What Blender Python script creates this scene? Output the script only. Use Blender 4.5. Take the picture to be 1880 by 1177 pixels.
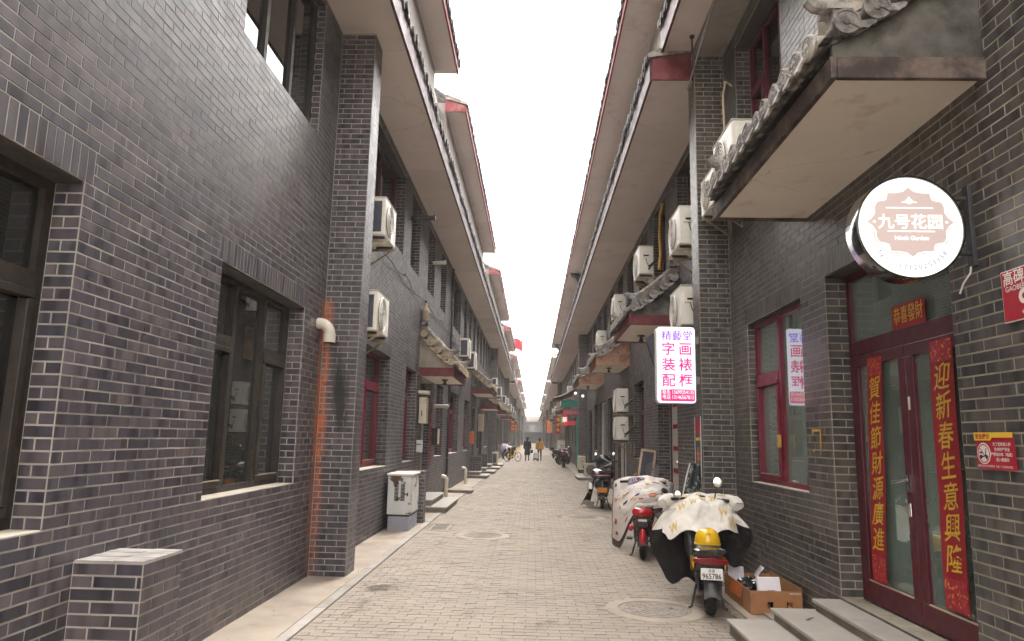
import bpy, math, random
from mathutils import Matrix, Vector
from mathutils import noise as mnoise

# ------------------------------------------------------------------ scene, camera, light
for o in list(bpy.data.objects):
    bpy.data.objects.remove(o)
SC = bpy.context.scene
COL = SC.collection
random.seed(7)
PI = math.pi
rad = math.radians

F_PX, IW, IH = 1290.0, 1880.0, 1177.0
CAM_H = 1.65
def _norm(a):
    return Vector(a).normalized()
_Yc = _norm(((978.0 - 940.0) / F_PX, (804.0 - 588.5) / F_PX, 1.0))     # street direction seen by the lens (x right, y down)
_r = rad(0.9)
_u = Vector((math.sin(_r), -math.cos(_r), 0.0))
_Zc = (_u - _Yc * _u.dot(_Yc)).normalized()
_Xc = _Yc.cross(_Zc)
def _w(c):
    c = Vector(c)
    return Vector((_Xc.dot(c), _Yc.dot(c), _Zc.dot(c)))
cx_, cy_, cz_ = _w((1, 0, 0)), _w((0, -1, 0)), _w((0, 0, -1))
cam = bpy.data.cameras.new('camera')
cam.sensor_width = 36.0
cam.lens = F_PX * 36.0 / IW
cam.clip_start = 0.05
cam.clip_end = 3000.0
camo = bpy.data.objects.new('camera', cam)
COL.objects.link(camo)
camo.matrix_world = Matrix(((cx_.x, cy_.x, cz_.x, 0), (cx_.y, cy_.y, cz_.y, 0), (cx_.z, cy_.z, cz_.z, CAM_H), (0, 0, 0, 1)))
SC.camera = camo

def project(p):
    d = Vector(p) - Vector((0, 0, CAM_H))
    c = _Xc * d.x + _Yc * d.y + _Zc * d.z
    if c.z < 0.05:
        return None
    return (940 + F_PX * c.x / c.z, 588.5 + F_PX * c.y / c.z, c.z)

W = bpy.data.worlds.new('World')
SC.world = W
W.use_nodes = True
nt = W.node_tree
bg = nt.nodes['Background']
sky = nt.nodes.new('ShaderNodeTexSky')
sky.sky_type = 'NISHITA'
sky.sun_disc = False
sky.sun_elevation = rad(58)
sky.sun_rotation = rad(20)
sky.air_density = 1.0
sky.dust_density = 6.0
sky.ozone_density = 1.0
hs = nt.nodes.new('ShaderNodeHueSaturation')
hs.inputs['Saturation'].default_value = 0.12
nt.links.new(sky.outputs[0], hs.inputs['Color'])
mixw = nt.nodes.new('ShaderNodeMixRGB')            # an even overcast layer over the sky
mixw.inputs[0].default_value = 0.6
mixw.inputs[2].default_value = (8.75, 8.35, 8.0, 1)
nt.links.new(hs.outputs[0], mixw.inputs[1])
nt.links.new(mixw.outputs[0], bg.inputs['Color'])
bg.inputs['Strength'].default_value = 0.15

sun = bpy.data.lights.new('sun', 'SUN')
sun.energy = 0.6
sun.angle = rad(35)
sun.color = (1.0, 0.95, 0.88)
suno = bpy.data.objects.new('sun', sun)
COL.objects.link(suno)
suno.rotation_euler = (rad(32), 0, rad(180 - 20))

SC.view_settings.view_transform = 'Standard'
SC.view_settings.look = 'None'
SC.view_settings.gamma = 1.0
SC.view_settings.use_curve_mapping = False
SC.view_settings.exposure = 2.6
SC.render.engine = 'CYCLES'
SC.cycles.use_denoising = True
try:
    SC.cycles.denoiser = 'OPENIMAGEDENOISE'
    SC.cycles.denoising_input_passes = 'RGB_ALBEDO_NORMAL'
except Exception:
    pass
SC.cycles.use_adaptive_sampling = True
SC.cycles.adaptive_threshold = 0.02
SC.cycles.max_bounces = 8
SC.cycles.diffuse_bounces = 4
SC.cycles.glossy_bounces = 3
SC.cycles.transparent_max_bounces = 12
SC.cycles.volume_bounces = 1
SC.cycles.caustics_reflective = False
SC.cycles.caustics_refractive = False
SC.cycles.sample_clamp_indirect = 6.0

# ------------------------------------------------------------------ materials
MATS = {}
def _new(name):
    m = bpy.data.materials.new(name)
    m.use_nodes = True
    n = m.node_tree
    return m, n, n.nodes['Principled BSDF']

def N(n, t, **k):
    x = n.nodes.new(t)
    for a, b in k.items():
        setattr(x, a, b)
    return x

def math_(n, op, a, b=None, clamp=False):
    x = N(n, 'ShaderNodeMath', operation=op, use_clamp=clamp)
    for i, s in enumerate((a, b)):
        if s is None:
            continue
        if isinstance(s, (int, float)):
            x.inputs[i].default_value = s
        else:
            n.links.new(s, x.inputs[i])
    return x.outputs[0]

def ramp(n, fac, stops):
    r = N(n, 'ShaderNodeValToRGB')
    e = r.color_ramp.elements
    while len(e) < len(stops):
        e.new(0.5)
    for i, (p, c) in enumerate(stops):
        e[i].position = p
        e[i].color = (c[0], c[1], c[2], 1) if not isinstance(c, (int, float)) else (c, c, c, 1)
    n.links.new(fac, r.inputs[0])
    return r.outputs[0]

def mixc(n, fac, a, b, mode='MIX'):
    x = N(n, 'ShaderNodeMixRGB', blend_type=mode)
    for i, s in ((0, fac), (1, a), (2, b)):
        if isinstance(s, (int, float)):
            x.inputs[i].default_value = s
        elif isinstance(s, tuple):
            x.inputs[i].default_value = (s[0], s[1], s[2], 1)
        else:
            n.links.new(s, x.inputs[i])
    return x.outputs[0]

def noise(n, vec, scale, detail=4.0, rough=0.55):
    x = N(n, 'ShaderNodeTexNoise')
    x.inputs['Scale'].default_value = scale
    x.inputs['Detail'].default_value = detail
    x.inputs['Roughness'].default_value = rough
    n.links.new(vec, x.inputs['Vector'])
    return x.outputs[0]

def bump(n, bs, h, strength=0.3, dist=0.01):
    b = N(n, 'ShaderNodeBump')
    b.inputs['Strength'].default_value = strength
    b.inputs['Distance'].default_value = dist
    n.links.new(h, b.inputs['Height'])
    n.links.new(b.outputs[0], bs.inputs['Normal'])

def pos(n, scale=(1, 1, 1)):
    g = N(n, 'ShaderNodeNewGeometry')
    if scale == (1, 1, 1):
        return g.outputs['Position']
    m = N(n, 'ShaderNodeMapping')
    m.inputs['Scale'].default_value = scale
    n.links.new(g.outputs['Position'], m.inputs[0])
    return m.outputs[0]

def sepx(n, v):
    s = N(n, 'ShaderNodeSeparateXYZ')
    n.links.new(v, s.inputs[0])
    return s.outputs

def pm(name, col, rough=0.6, var=0.18, scale=6.0, metal=0.0, spec=0.4, bmp=0.15, fine=90.0, dirt=None, dirt_amt=0.5, dirt_scale=2.2, dirt_cut=(0.5, 0.7), coat=0.0, obj_var=0.0, cracks=0.0):
    """a painted / cast / woven surface: base colour with cloudy variation, fine relief and patches of dirt"""
    m, n, b = _new(name)
    p = pos(n)
    f = noise(n, p, scale, 5)
    lo = tuple(c * (1 - var) for c in col)
    hi = tuple(min(1, c * (1 + var)) for c in col)
    c = ramp(n, f, [(0.3, lo), (0.7, hi)])
    if obj_var:
        oi = N(n, 'ShaderNodeObjectInfo')
        k = math_(n, 'ADD', math_(n, 'MULTIPLY', oi.outputs['Random'], 2 * obj_var), 1 - obj_var)
        cc = N(n, 'ShaderNodeCombineColor')
        for i in range(3):
            n.links.new(k, cc.inputs[i])
        c = mixc(n, 1.0, c, cc.outputs[0], 'MULTIPLY')
    if dirt:
        d = noise(n, p, dirt_scale, 7, 0.65)
        dm = ramp(n, d, [(dirt_cut[0], 0.0), (dirt_cut[1], 1.0)])
        dm = math_(n, 'MULTIPLY', dm, dirt_amt)
        c = mixc(n, dm, c, dirt)
    if cracks:
        wv = N(n, 'ShaderNodeVectorMath', operation='ADD')
        nv = N(n, 'ShaderNodeTexNoise')
        nv.inputs['Scale'].default_value = 2.5
        nv.inputs['Detail'].default_value = 6
        n.links.new(p, nv.inputs['Vector'])
        ms = N(n, 'ShaderNodeVectorMath', operation='SCALE')
        ms.inputs['Scale'].default_value = 0.5
        n.links.new(nv.outputs['Color'], ms.inputs[0])
        n.links.new(p, wv.inputs[0])
        n.links.new(ms.outputs[0], wv.inputs[1])
        vo = N(n, 'ShaderNodeTexVoronoi', feature='DISTANCE_TO_EDGE')
        vo.inputs['Scale'].default_value = 0.42
        n.links.new(wv.outputs[0], vo.inputs['Vector'])
        ck = ramp(n, vo.outputs['Distance'], [(0.0, 1.0), (0.0045, 0.0)])
        ck = math_(n, 'MULTIPLY', ck, ramp(n, noise(n, p, 0.6, 3), [(0.46, 0.0), (0.56, cracks)]))
        c = mixc(n, ck, c, (0.10, 0.085, 0.07))
        pe = ramp(n, noise(n, p, 4.5, 6, 0.7), [(0.70, 0.0), (0.715, 0.55)])
        c = mixc(n, pe, c, tuple(q * 0.62 for q in col))
    n.links.new(c, b.inputs['Base Color'])
    rr = ramp(n, noise(n, p, scale * 2.3, 4), [(0.3, max(0.03, rough - 0.1)), (0.7, min(1, rough + 0.1))])
    n.links.new(rr, b.inputs['Roughness'])
    b.inputs['Metallic'].default_value = metal
    b.inputs['Specular IOR Level'].default_value = spec
    b.inputs['Coat Weight'].default_value = coat
    b.inputs['Coat Roughness'].default_value = 0.08
    if bmp:
        bump(n, b, noise(n, p, fine, 3), bmp, 0.004)
    MATS[name] = m
    return m

def stain_masks(n, p):
    """rust streak and soot under the drain pipe by the pillar: stains with their own shape"""
    x, y, z = sepx(n, p)
    nz = noise(n, pos(n, (3.0, 3.0, 0.5)), 4.0, 6, 0.7)
    dx = math_(n, 'ADD', x, 2.585)
    dy = math_(n, 'SUBTRACT', y, 8.45)
    d = math_(n, 'SQRT', math_(n, 'ADD', math_(n, 'MULTIPLY', dx, dx), math_(n, 'MULTIPLY', dy, dy)))
    d = math_(n, 'ADD', d, math_(n, 'MULTIPLY', math_(n, 'SUBTRACT', nz, 0.5), 0.16))
    zf = ramp(n, math_(n, 'MULTIPLY', z, 0.25), [(0.02, 0.25), (0.34, 0.85), (0.70, 1.0), (0.80, 0.95), (0.835, 0.0)])
    st = noise(n, pos(n, (1.0, 1.0, 0.10)), 30.0, 4, 0.7)
    mo = noise(n, p, 9.0, 6, 0.7)
    r = math_(n, 'MULTIPLY', ramp(n, d, [(0.055, 0.92), (0.115, 0.0)]), zf)
    r = math_(n, 'MULTIPLY', r, ramp(n, st, [(0.40, 0.15), (0.52, 1.0)]))
    r = math_(n, 'MULTIPLY', r, ramp(n, mo, [(0.32, 0.25), (0.5, 1.0)]))
    sx = math_(n, 'MULTIPLY', math_(n, 'ADD', x, math_(n, 'ADD', math_(n, 'MULTIPLY', z, 0.10), 2.13)), 8.0)
    sz = math_(n, 'MULTIPLY', math_(n, 'SUBTRACT', z, 2.15), 1.7)
    sy = math_(n, 'MULTIPLY', math_(n, 'SUBTRACT', y, 8.47), 5.0)
    e = math_(n, 'SQRT', math_(n, 'ADD', math_(n, 'ADD', math_(n, 'MULTIPLY', sx, sx), math_(n, 'MULTIPLY', sz, sz)), math_(n, 'MULTIPLY', sy, sy)))
    e = math_(n, 'ADD', e, math_(n, 'MULTIPLY', math_(n, 'SUBTRACT', nz, 0.5), 1.0))
    e = math_(n, 'ADD', e, math_(n, 'MULTIPLY', math_(n, 'SUBTRACT', noise(n, pos(n, (1.0, 1.0, 0.3)), 22.0, 5, 0.7), 0.5), 1.3))
    s = ramp(n, e, [(0.40, 0.92), (1.0, 0.0)])
    return r, s

def brick_mat(name, tones, stained=False, rough=(0.26, 0.44)):
    m, n, b = _new(name)
    p = pos(n)
    at = N(n, 'ShaderNodeAttribute', attribute_name='rnd')
    oi = N(n, 'ShaderNodeObjectInfo')
    r = math_(n, 'FRACT', math_(n, 'ADD', at.outputs['Fac'], oi.outputs['Random']))
    c = ramp(n, r, [(i / (len(tones) - 1), t) for i, t in enumerate(tones)])
    # fired flash: soft dark cloud inside single bricks
    px_, py_, pz_ = sepx(n, p)
    fn = N(n, 'ShaderNodeTexNoise', noise_dimensions='1D')
    fn.inputs['Scale'].default_value = 1.0
    fn.inputs['Detail'].default_value = 1.0
    n.links.new(math_(n, 'ADD', math_(n, 'MULTIPLY', math_(n, 'ADD', px_, py_), 8.5), math_(n, 'MULTIPLY', r, 173.0)), fn.inputs['W'])
    c = mixc(n, 1.0, c, ramp(n, fn.outputs[0], [(0.30, (0.50, 0.51, 0.54)), (0.50, (0.98, 0.98, 0.98)), (0.72, (1.20, 1.16, 1.15))]), 'MULTIPLY')
    big = noise(n, p, 0.9, 5, 0.6)
    c = mixc(n, ramp(n, big, [(0.5, 0.0), (0.75, 0.35)]), c, (0.13, 0.105, 0.075))
    # splashes of cement and scuffs
    sp = noise(n, pos(n, (1, 1, 0.6)), 23.0, 3, 0.6)
    c = mixc(n, ramp(n, sp, [(0.765, 0.0), (0.785, 0.5)]), c, (0.30, 0.27, 0.24))
    if stained:
        rm, sm = stain_masks(n, p)
        c = mixc(n, rm, c, (0.50, 0.135, 0.035))
        c = mixc(n, sm, c, (0.008, 0.008, 0.008))
    n.links.new(c, b.inputs['Base Color'])
    rr = ramp(n, noise(n, p, 5.0, 5), [(0.25, rough[0]), (0.75, rough[1])])
    n.links.new(rr, b.inputs['Roughness'])
    b.inputs['Specular IOR Level'].default_value = 0.5
    bump(n, b, noise(n, p, 55.0, 5, 0.6), 0.35, 0.003)
    MATS[name] = m
    return m

def mortar_mat(name, col, stained=False):
    m, n, b = _new(name)
    p = pos(n)
    c = ramp(n, noise(n, p, 3.0, 6, 0.65), [(0.3, tuple(x * 0.62 for x in col)), (0.62, col), (0.8, tuple(min(1, x * 1.25) for x in col))])
    if stained:
        rm, sm = stain_masks(n, p)
        c = mixc(n, rm, c, (0.50, 0.15, 0.04))
        c = mixc(n, sm, c, (0.012, 0.012, 0.012))
    n.links.new(c, b.inputs['Base Color'])
    b.inputs['Roughness'].default_value = 0.9
    bump(n, b, noise(n, p, 160.0, 3), 0.4, 0.003)
    MATS[name] = m
    return m

TONES = [(0.0365, 0.0345, 0.0433), (0.0587, 0.0518, 0.062), (0.0856, 0.0714, 0.082), (0.0471, 0.0444, 0.0593), (0.103, 0.0862, 0.09), (0.0657, 0.058, 0.0727)]
TONES_R = [(0.0409, 0.0402, 0.0414), (0.0616, 0.0582, 0.0592), (0.086, 0.0778, 0.0728), (0.0483, 0.0479, 0.0536), (0.0981, 0.0868, 0.0782), (0.0689, 0.0635, 0.0646)]
brick_mat('brick_left', TONES, True)
brick_mat('brick', TONES, rough=(0.42, 0.62))
brick_mat('brick_right', TONES_R)
mortar_mat('mortar_left', (0.385, 0.35, 0.315), True)
mortar_mat('mortar', (0.36, 0.33, 0.295))
mortar_mat('mortar_right', (0.365, 0.33, 0.25))

def far_brick():
    m, n, b = _new('brick_far')
    x, y, z = sepx(n, pos(n))
    cb = N(n, 'ShaderNodeCombineXYZ')
    n.links.new(math_(n, 'ADD', y, x), cb.inputs[0])
    n.links.new(z, cb.inputs[1])
    t = N(n, 'ShaderNodeTexBrick')
    n.links.new(cb.outputs[0], t.inputs['Vector'])
    t.inputs['Scale'].default_value = 1.0
    t.inputs['Brick Width'].default_value = 0.25
    t.inputs['Row Height'].default_value = 0.0693
    t.inputs['Mortar Size'].default_value = 0.006
    t.inputs['Color1'].default_value = (0.040, 0.037, 0.040, 1)
    t.inputs['Color2'].default_value = (0.075, 0.064, 0.064, 1)
    t.inputs['Mortar'].default_value = (0.28, 0.25, 0.21, 1)
    c = mixc(n, 1.0, t.outputs[0], ramp(n, noise(n, pos(n), 0.7, 5), [(0.3, (0.75, 0.75, 0.75)), (0.7, (1.2, 1.18, 1.15))]), 'MULTIPLY')
    n.links.new(c, b.inputs['Base Color'])
    b.inputs['Roughness'].default_value = 0.5
    MATS['brick_far'] = m
far_brick()

pm('soffit', (0.70, 0.615, 0.575), 0.85, 0.06, 0.8, spec=0.2, bmp=0.25, fine=30, dirt=(0.40, 0.32, 0.26), dirt_amt=0.35, dirt_scale=1.3, dirt_cut=(0.55, 0.72), obj_var=0.06, cracks=0.35)
pm('soffit_canopy', (0.74, 0.68, 0.60), 0.85, 0.06, 1.5, spec=0.2, bmp=0.3, fine=40, dirt=(0.48, 0.37, 0.25), dirt_amt=0.6, dirt_scale=2.1, dirt_cut=(0.58, 0.70), cracks=0.35)
pm('plaster_grey', (0.125, 0.118, 0.105), 0.9, 0.5, 3.4, spec=0.2, bmp=0.6, fine=45, dirt=(0.028, 0.026, 0.024), dirt_amt=0.9, dirt_scale=2.6, dirt_cut=(0.42, 0.66))
pm('plaster_pale', (0.34, 0.30, 0.25), 0.9, 0.3, 3.0, spec=0.2, bmp=0.4, fine=45, dirt=(0.12, 0.10, 0.08), dirt_amt=0.6, dirt_scale=3.0)
pm('plaster_peeling', (0.42, 0.25, 0.17), 0.9, 0.3, 4.0, spec=0.2, bmp=0.4, fine=45, dirt=(0.13, 0.045, 0.035), dirt_amt=0.7, dirt_scale=4.0, dirt_cut=(0.47, 0.6))
pm('fascia_brown', (0.062, 0.046, 0.041), 0.75, 0.4, 4.0, bmp=0.4, dirt=(0.21, 0.155, 0.125), dirt_amt=0.7, dirt_scale=4.0, dirt_cut=(0.46, 0.66))
pm('fascia_maroon', (0.13, 0.018, 0.024), 0.6, 0.25, 4.0, bmp=0.2, dirt=(0.20, 0.08, 0.07), dirt_amt=0.4, dirt_scale=6.0)
pm('fascia_dark', (0.060, 0.017, 0.022), 0.55, 0.3, 4.0, bmp=0.2, dirt=(0.10, 0.055, 0.05), dirt_amt=0.4, dirt_scale=5.0)
pm('fascia_red', (0.19, 0.036, 0.040), 0.7, 0.25, 4.0, bmp=0.2, dirt=(0.27, 0.13, 0.12), dirt_amt=0.6, dirt_scale=7.0, dirt_cut=(0.52, 0.62))
pm('tile_clay', (0.20, 0.175, 0.15), 0.85, 0.35, 9.0, bmp=0.4, fine=70, dirt=(0.50, 0.43, 0.35), dirt_amt=0.6, dirt_scale=8.0, dirt_cut=(0.5, 0.62), obj_var=0.25)
pm('tile_dark', (0.070, 0.068, 0.072), 0.75, 0.4, 9.0, bmp=0.4, fine=70, dirt=(0.40, 0.36, 0.32), dirt_amt=0.7, dirt_scale=9.0, dirt_cut=(0.52, 0.62), obj_var=0.3)
pm('tile_face', (0.31, 0.29, 0.27), 0.85, 0.3, 16.0, bmp=0.5, fine=60, dirt=(0.09, 0.085, 0.08), dirt_amt=0.65, dirt_scale=14.0, dirt_cut=(0.50, 0.60), obj_var=0.25)
pm('tile_rake', (0.20, 0.185, 0.17), 0.85, 0.3, 14.0, bmp=0.5, fine=60, dirt=(0.055, 0.05, 0.048), dirt_amt=0.7, dirt_scale=16.0, dirt_cut=(0.46, 0.58), obj_var=0.2)
pm('tile_warm', (0.36, 0.285, 0.20), 0.85, 0.3, 10.0, bmp=0.4, fine=70, dirt=(0.14, 0.11, 0.08), dirt_amt=0.6, dirt_scale=9.0, obj_var=0.2)
pm('concrete', (0.345, 0.29, 0.235), 0.85, 0.14, 2.0, spec=0.25, bmp=0.35, fine=60, dirt=(0.17, 0.13, 0.10), dirt_amt=0.65, dirt_scale=1.6, dirt_cut=(0.5, 0.72))
pm('kerb', (0.33, 0.30, 0.27), 0.85, 0.14, 3.0, spec=0.25, bmp=0.3, dirt=(0.24, 0.19, 0.14), dirt_amt=0.5, obj_var=0.12)
pm('granite', (0.36, 0.335, 0.30), 0.7, 0.12, 5.0, spec=0.35, bmp=0.2, fine=140, dirt=(0.26, 0.22, 0.175), dirt_amt=0.5, dirt_scale=2.5, dirt_cut=(0.45, 0.7))
pm('granite_side', (0.22, 0.19, 0.165), 0.8, 0.15, 5.0, bmp=0.2, dirt=(0.12, 0.10, 0.08), dirt_amt=0.5)
pm('sill', (0.47, 0.42, 0.35), 0.85, 0.12, 3.0, bmp=0.3, dirt=(0.25, 0.20, 0.15), dirt_amt=0.6, dirt_scale=4.0)
pm('sand_bed', (0.25, 0.21, 0.165), 0.95, 0.25, 3.0, spec=0.1, bmp=0.4, dirt=(0.10, 0.08, 0.06), dirt_amt=0.6, dirt_scale=2.0)
pm('dusty_cap', (0.36, 0.335, 0.31), 0.9, 0.2, 9.0, bmp=0.3, dirt=(0.17, 0.15, 0.14), dirt_amt=0.6, dirt_scale=6.0, obj_var=0.15)
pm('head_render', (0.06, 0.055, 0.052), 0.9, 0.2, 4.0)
pm('frame_brown', (0.030, 0.024, 0.020), 0.5, 0.2, 6.0, bmp=0.05, dirt=(0.09, 0.07, 0.05), dirt_amt=0.4, dirt_scale=8.0)
pm('frame_crimson', (0.17, 0.012, 0.030), 0.42, 0.15, 5.0, bmp=0.03)
pm('frame_maroon', (0.088, 0.010, 0.020), 0.42, 0.15, 5.0, bmp=0.03)
pm('frame_edge', (0.33, 0.27, 0.20), 0.6, 0.2, 6.0, bmp=0.05)
pm('frame_white', (0.62, 0.60, 0.56), 0.45, 0.08, 4.0, bmp=0.02)
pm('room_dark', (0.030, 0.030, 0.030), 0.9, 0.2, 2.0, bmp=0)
pm('room_green', (0.46, 0.54, 0.42), 0.9, 0.15, 1.0, bmp=0)
pm('curtain_teal', (0.30, 0.62, 0.56), 0.85, 0.1, 2.0, bmp=0.1)
pm('white_metal', (0.74, 0.71, 0.64), 0.42, 0.06, 3.0, bmp=0.02, dirt=(0.42, 0.36, 0.28), dirt_amt=0.35, dirt_scale=2.5)
pm('cream_metal', (0.60, 0.54, 0.43), 0.5, 0.08, 3.0, bmp=0.02, dirt=(0.34, 0.27, 0.18), dirt_amt=0.45, dirt_scale=4.0)
pm('rust_white', (0.60, 0.60, 0.58), 0.5, 0.08, 3.0, bmp=0.06, dirt=(0.085, 0.038, 0.02), dirt_amt=0.97, dirt_scale=3.4, dirt_cut=(0.565, 0.60))
pm('bluegrey_paint', (0.30, 0.30, 0.36), 0.8, 0.15, 4.0, bmp=0.2, dirt=(0.36, 0.31, 0.25), dirt_amt=0.5, dirt_scale=4.0)
pm('dark_metal', (0.035, 0.035, 0.037), 0.5, 0.2, 6.0, bmp=0.05)
pm('grey_metal', (0.24, 0.24, 0.24), 0.45, 0.15, 6.0, metal=0.6, bmp=0.05)
pm('iron_cover', (0.25, 0.215, 0.18), 0.75, 0.25, 9.0, metal=0.2, bmp=0.3)
pm('bracket_rusty', (0.30, 0.24, 0.17), 0.7, 0.3, 9.0, bmp=0.2, dirt=(0.10, 0.06, 0.035), dirt_amt=0.6, dirt_scale=7.0)
pm('pvc', (0.66, 0.60, 0.51), 0.4, 0.06, 4.0, bmp=0.02, dirt=(0.30, 0.22, 0.15), dirt_amt=0.4, dirt_scale=4.0)
pm('rubber', (0.014, 0.014, 0.014), 0.8, 0.2, 12.0, bmp=0.2, dirt=(0.10, 0.085, 0.07), dirt_amt=0.4, dirt_scale=6.0)
pm('black_plastic', (0.014, 0.014, 0.015), 0.34, 0.2, 7.0, bmp=0.02, dirt=(0.07, 0.065, 0.06), dirt_amt=0.3, dirt_scale=5.0)
pm('black_gloss', (0.010, 0.010, 0.011), 0.14, 0.1, 7.0, bmp=0.0, coat=0.6)
pm('seat_vinyl', (0.016, 0.016, 0.018), 0.4, 0.1, 7.0, bmp=0.15)
pm('red_plastic', (0.42, 0.012, 0.018), 0.2, 0.1, 7.0, bmp=0.0, coat=0.5)
pm('dark_red_lens', (0.16, 0.008, 0.012), 0.16, 0.1, 7.0, bmp=0.0, coat=0.5)
pm('amber_lens', (0.55, 0.20, 0.02), 0.2, 0.15, 9.0, bmp=0.0, coat=0.3)
pm('yellow_plastic', (0.72, 0.42, 0.010), 0.24, 0.06, 5.0, bmp=0.0, coat=0.4)
pm('orange_plastic', (0.55, 0.14, 0.03), 0.5, 0.1, 5.0, bmp=0.0)
pm('chrome', (0.55, 0.55, 0.56), 0.18, 0.05, 7.0, metal=1.0, bmp=0.0)
pm('mirror_glass', (0.62, 0.62, 0.60), 0.06, 0.03, 7.0, metal=1.0, bmp=0.0)
pm('plate_white', (0.70, 0.69, 0.66), 0.4, 0.05, 5.0, bmp=0.0, dirt=(0.4, 0.35, 0.3), dirt_amt=0.3)
pm('ink_black', (0.012, 0.012, 0.012), 0.5, 0.05, 5.0, bmp=0.0)
pm('quilt_white', (0.68, 0.64, 0.58), 0.92, 0.10, 7.0, spec=0.15, bmp=0.25, fine=240)
pm('quilt_cream', (0.72, 0.66, 0.61), 0.92, 0.05, 4.0, spec=0.15, bmp=0.25, fine=240)
pm('quilt_brown', (0.17, 0.125, 0.10), 0.92, 0.12, 4.0, spec=0.15, bmp=0.25, fine=240)
pm('quilt_black', (0.016, 0.014, 0.014), 0.85, 0.2, 4.0, spec=0.2, bmp=0.25, fine=240)
pm('print_gold', (0.62, 0.42, 0.12), 0.9, 0.1, 9.0, bmp=0.0)
pm('print_coral', (0.72, 0.27, 0.17), 0.9, 0.1, 9.0, bmp=0.0)
pm('print_red', (0.42, 0.06, 0.05), 0.9, 0.15, 9.0, bmp=0.0)
pm('print_slate', (0.075, 0.08, 0.10), 0.9, 0.15, 9.0, bmp=0.0)
pm('print_mauve', (0.36, 0.26, 0.36), 0.9, 0.15, 9.0, bmp=0.0)
pm('cardboard', (0.37, 0.175, 0.075), 0.85, 0.12, 3.0, bmp=0.15, dirt=(0.20, 0.09, 0.045), dirt_amt=0.5)
pm('paper', (0.78, 0.75, 0.78), 0.9, 0.04, 4.0, bmp=0.05)
pm('wood', (0.40, 0.22, 0.10), 0.6, 0.25, 9.0, bmp=0.15)
pm('wood_pale', (0.50, 0.38, 0.27), 0.7, 0.15, 9.0, bmp=0.1)
pm('lantern_red', (0.50, 0.02, 0.04), 0.7, 0.12, 12.0, bmp=0.05)
pm('red_paper', (0.30, 0.010, 0.020), 0.7, 0.10, 8.0, bmp=0.05)
pm('gold_print', (0.66, 0.39, 0.035), 0.45, 0.25, 60.0, bmp=0.0)
pm('red_enamel', (0.38, 0.016, 0.034), 0.45, 0.06, 4.0, bmp=0.0)
pm('white_print', (0.74, 0.70, 0.66), 0.6, 0.05, 5.0, bmp=0.0)
pm('yellow_print', (0.72, 0.47, 0.03), 0.6, 0.05, 5.0, bmp=0.0)
pm('tape_ochre', (0.52, 0.30, 0.06), 0.8, 0.2, 20.0, bmp=0.0)
pm('upper_wall', (0.30, 0.27, 0.245), 0.85, 0.12, 1.0, bmp=0.1, dirt=(0.16, 0.14, 0.125), dirt_amt=0.5)
pm('white_wall', (0.66, 0.62, 0.57), 0.85, 0.08, 1.0, bmp=0.1, dirt=(0.42, 0.37, 0.31), dirt_amt=0.4)
pm('pale_far', (0.20, 0.185, 0.18), 0.9, 0.10, 0.2, bmp=0.0)
pm('skin', (0.50, 0.32, 0.23), 0.6, 0.08, 8.0, bmp=0.0)
pm('hair', (0.012, 0.010, 0.010), 0.5, 0.2, 20.0, bmp=0.1)
pm('cloth_black', (0.018, 0.018, 0.020), 0.9, 0.25, 5.0, bmp=0.2)
pm('cloth_ochre', (0.48, 0.255, 0.06), 0.9, 0.15, 5.0, bmp=0.2)
pm('cloth_pants', (0.03, 0.03, 0.036), 0.9, 0.2, 5.0, bmp=0.2)
pm('teal_paint', (0.03, 0.27, 0.20), 0.6, 0.12, 4.0, bmp=0.05)
pm('grey_ground', (0.26, 0.225, 0.185), 0.95, 0.2, 0.4, bmp=0.2)
pm('green_leafy', (0.08, 0.12, 0.06), 0.9, 0.3, 3.0, bmp=0.2)
pm('bag_purple', (0.34, 0.26, 0.36), 0.6, 0.2, 5.0, bmp=0.1)

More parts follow.
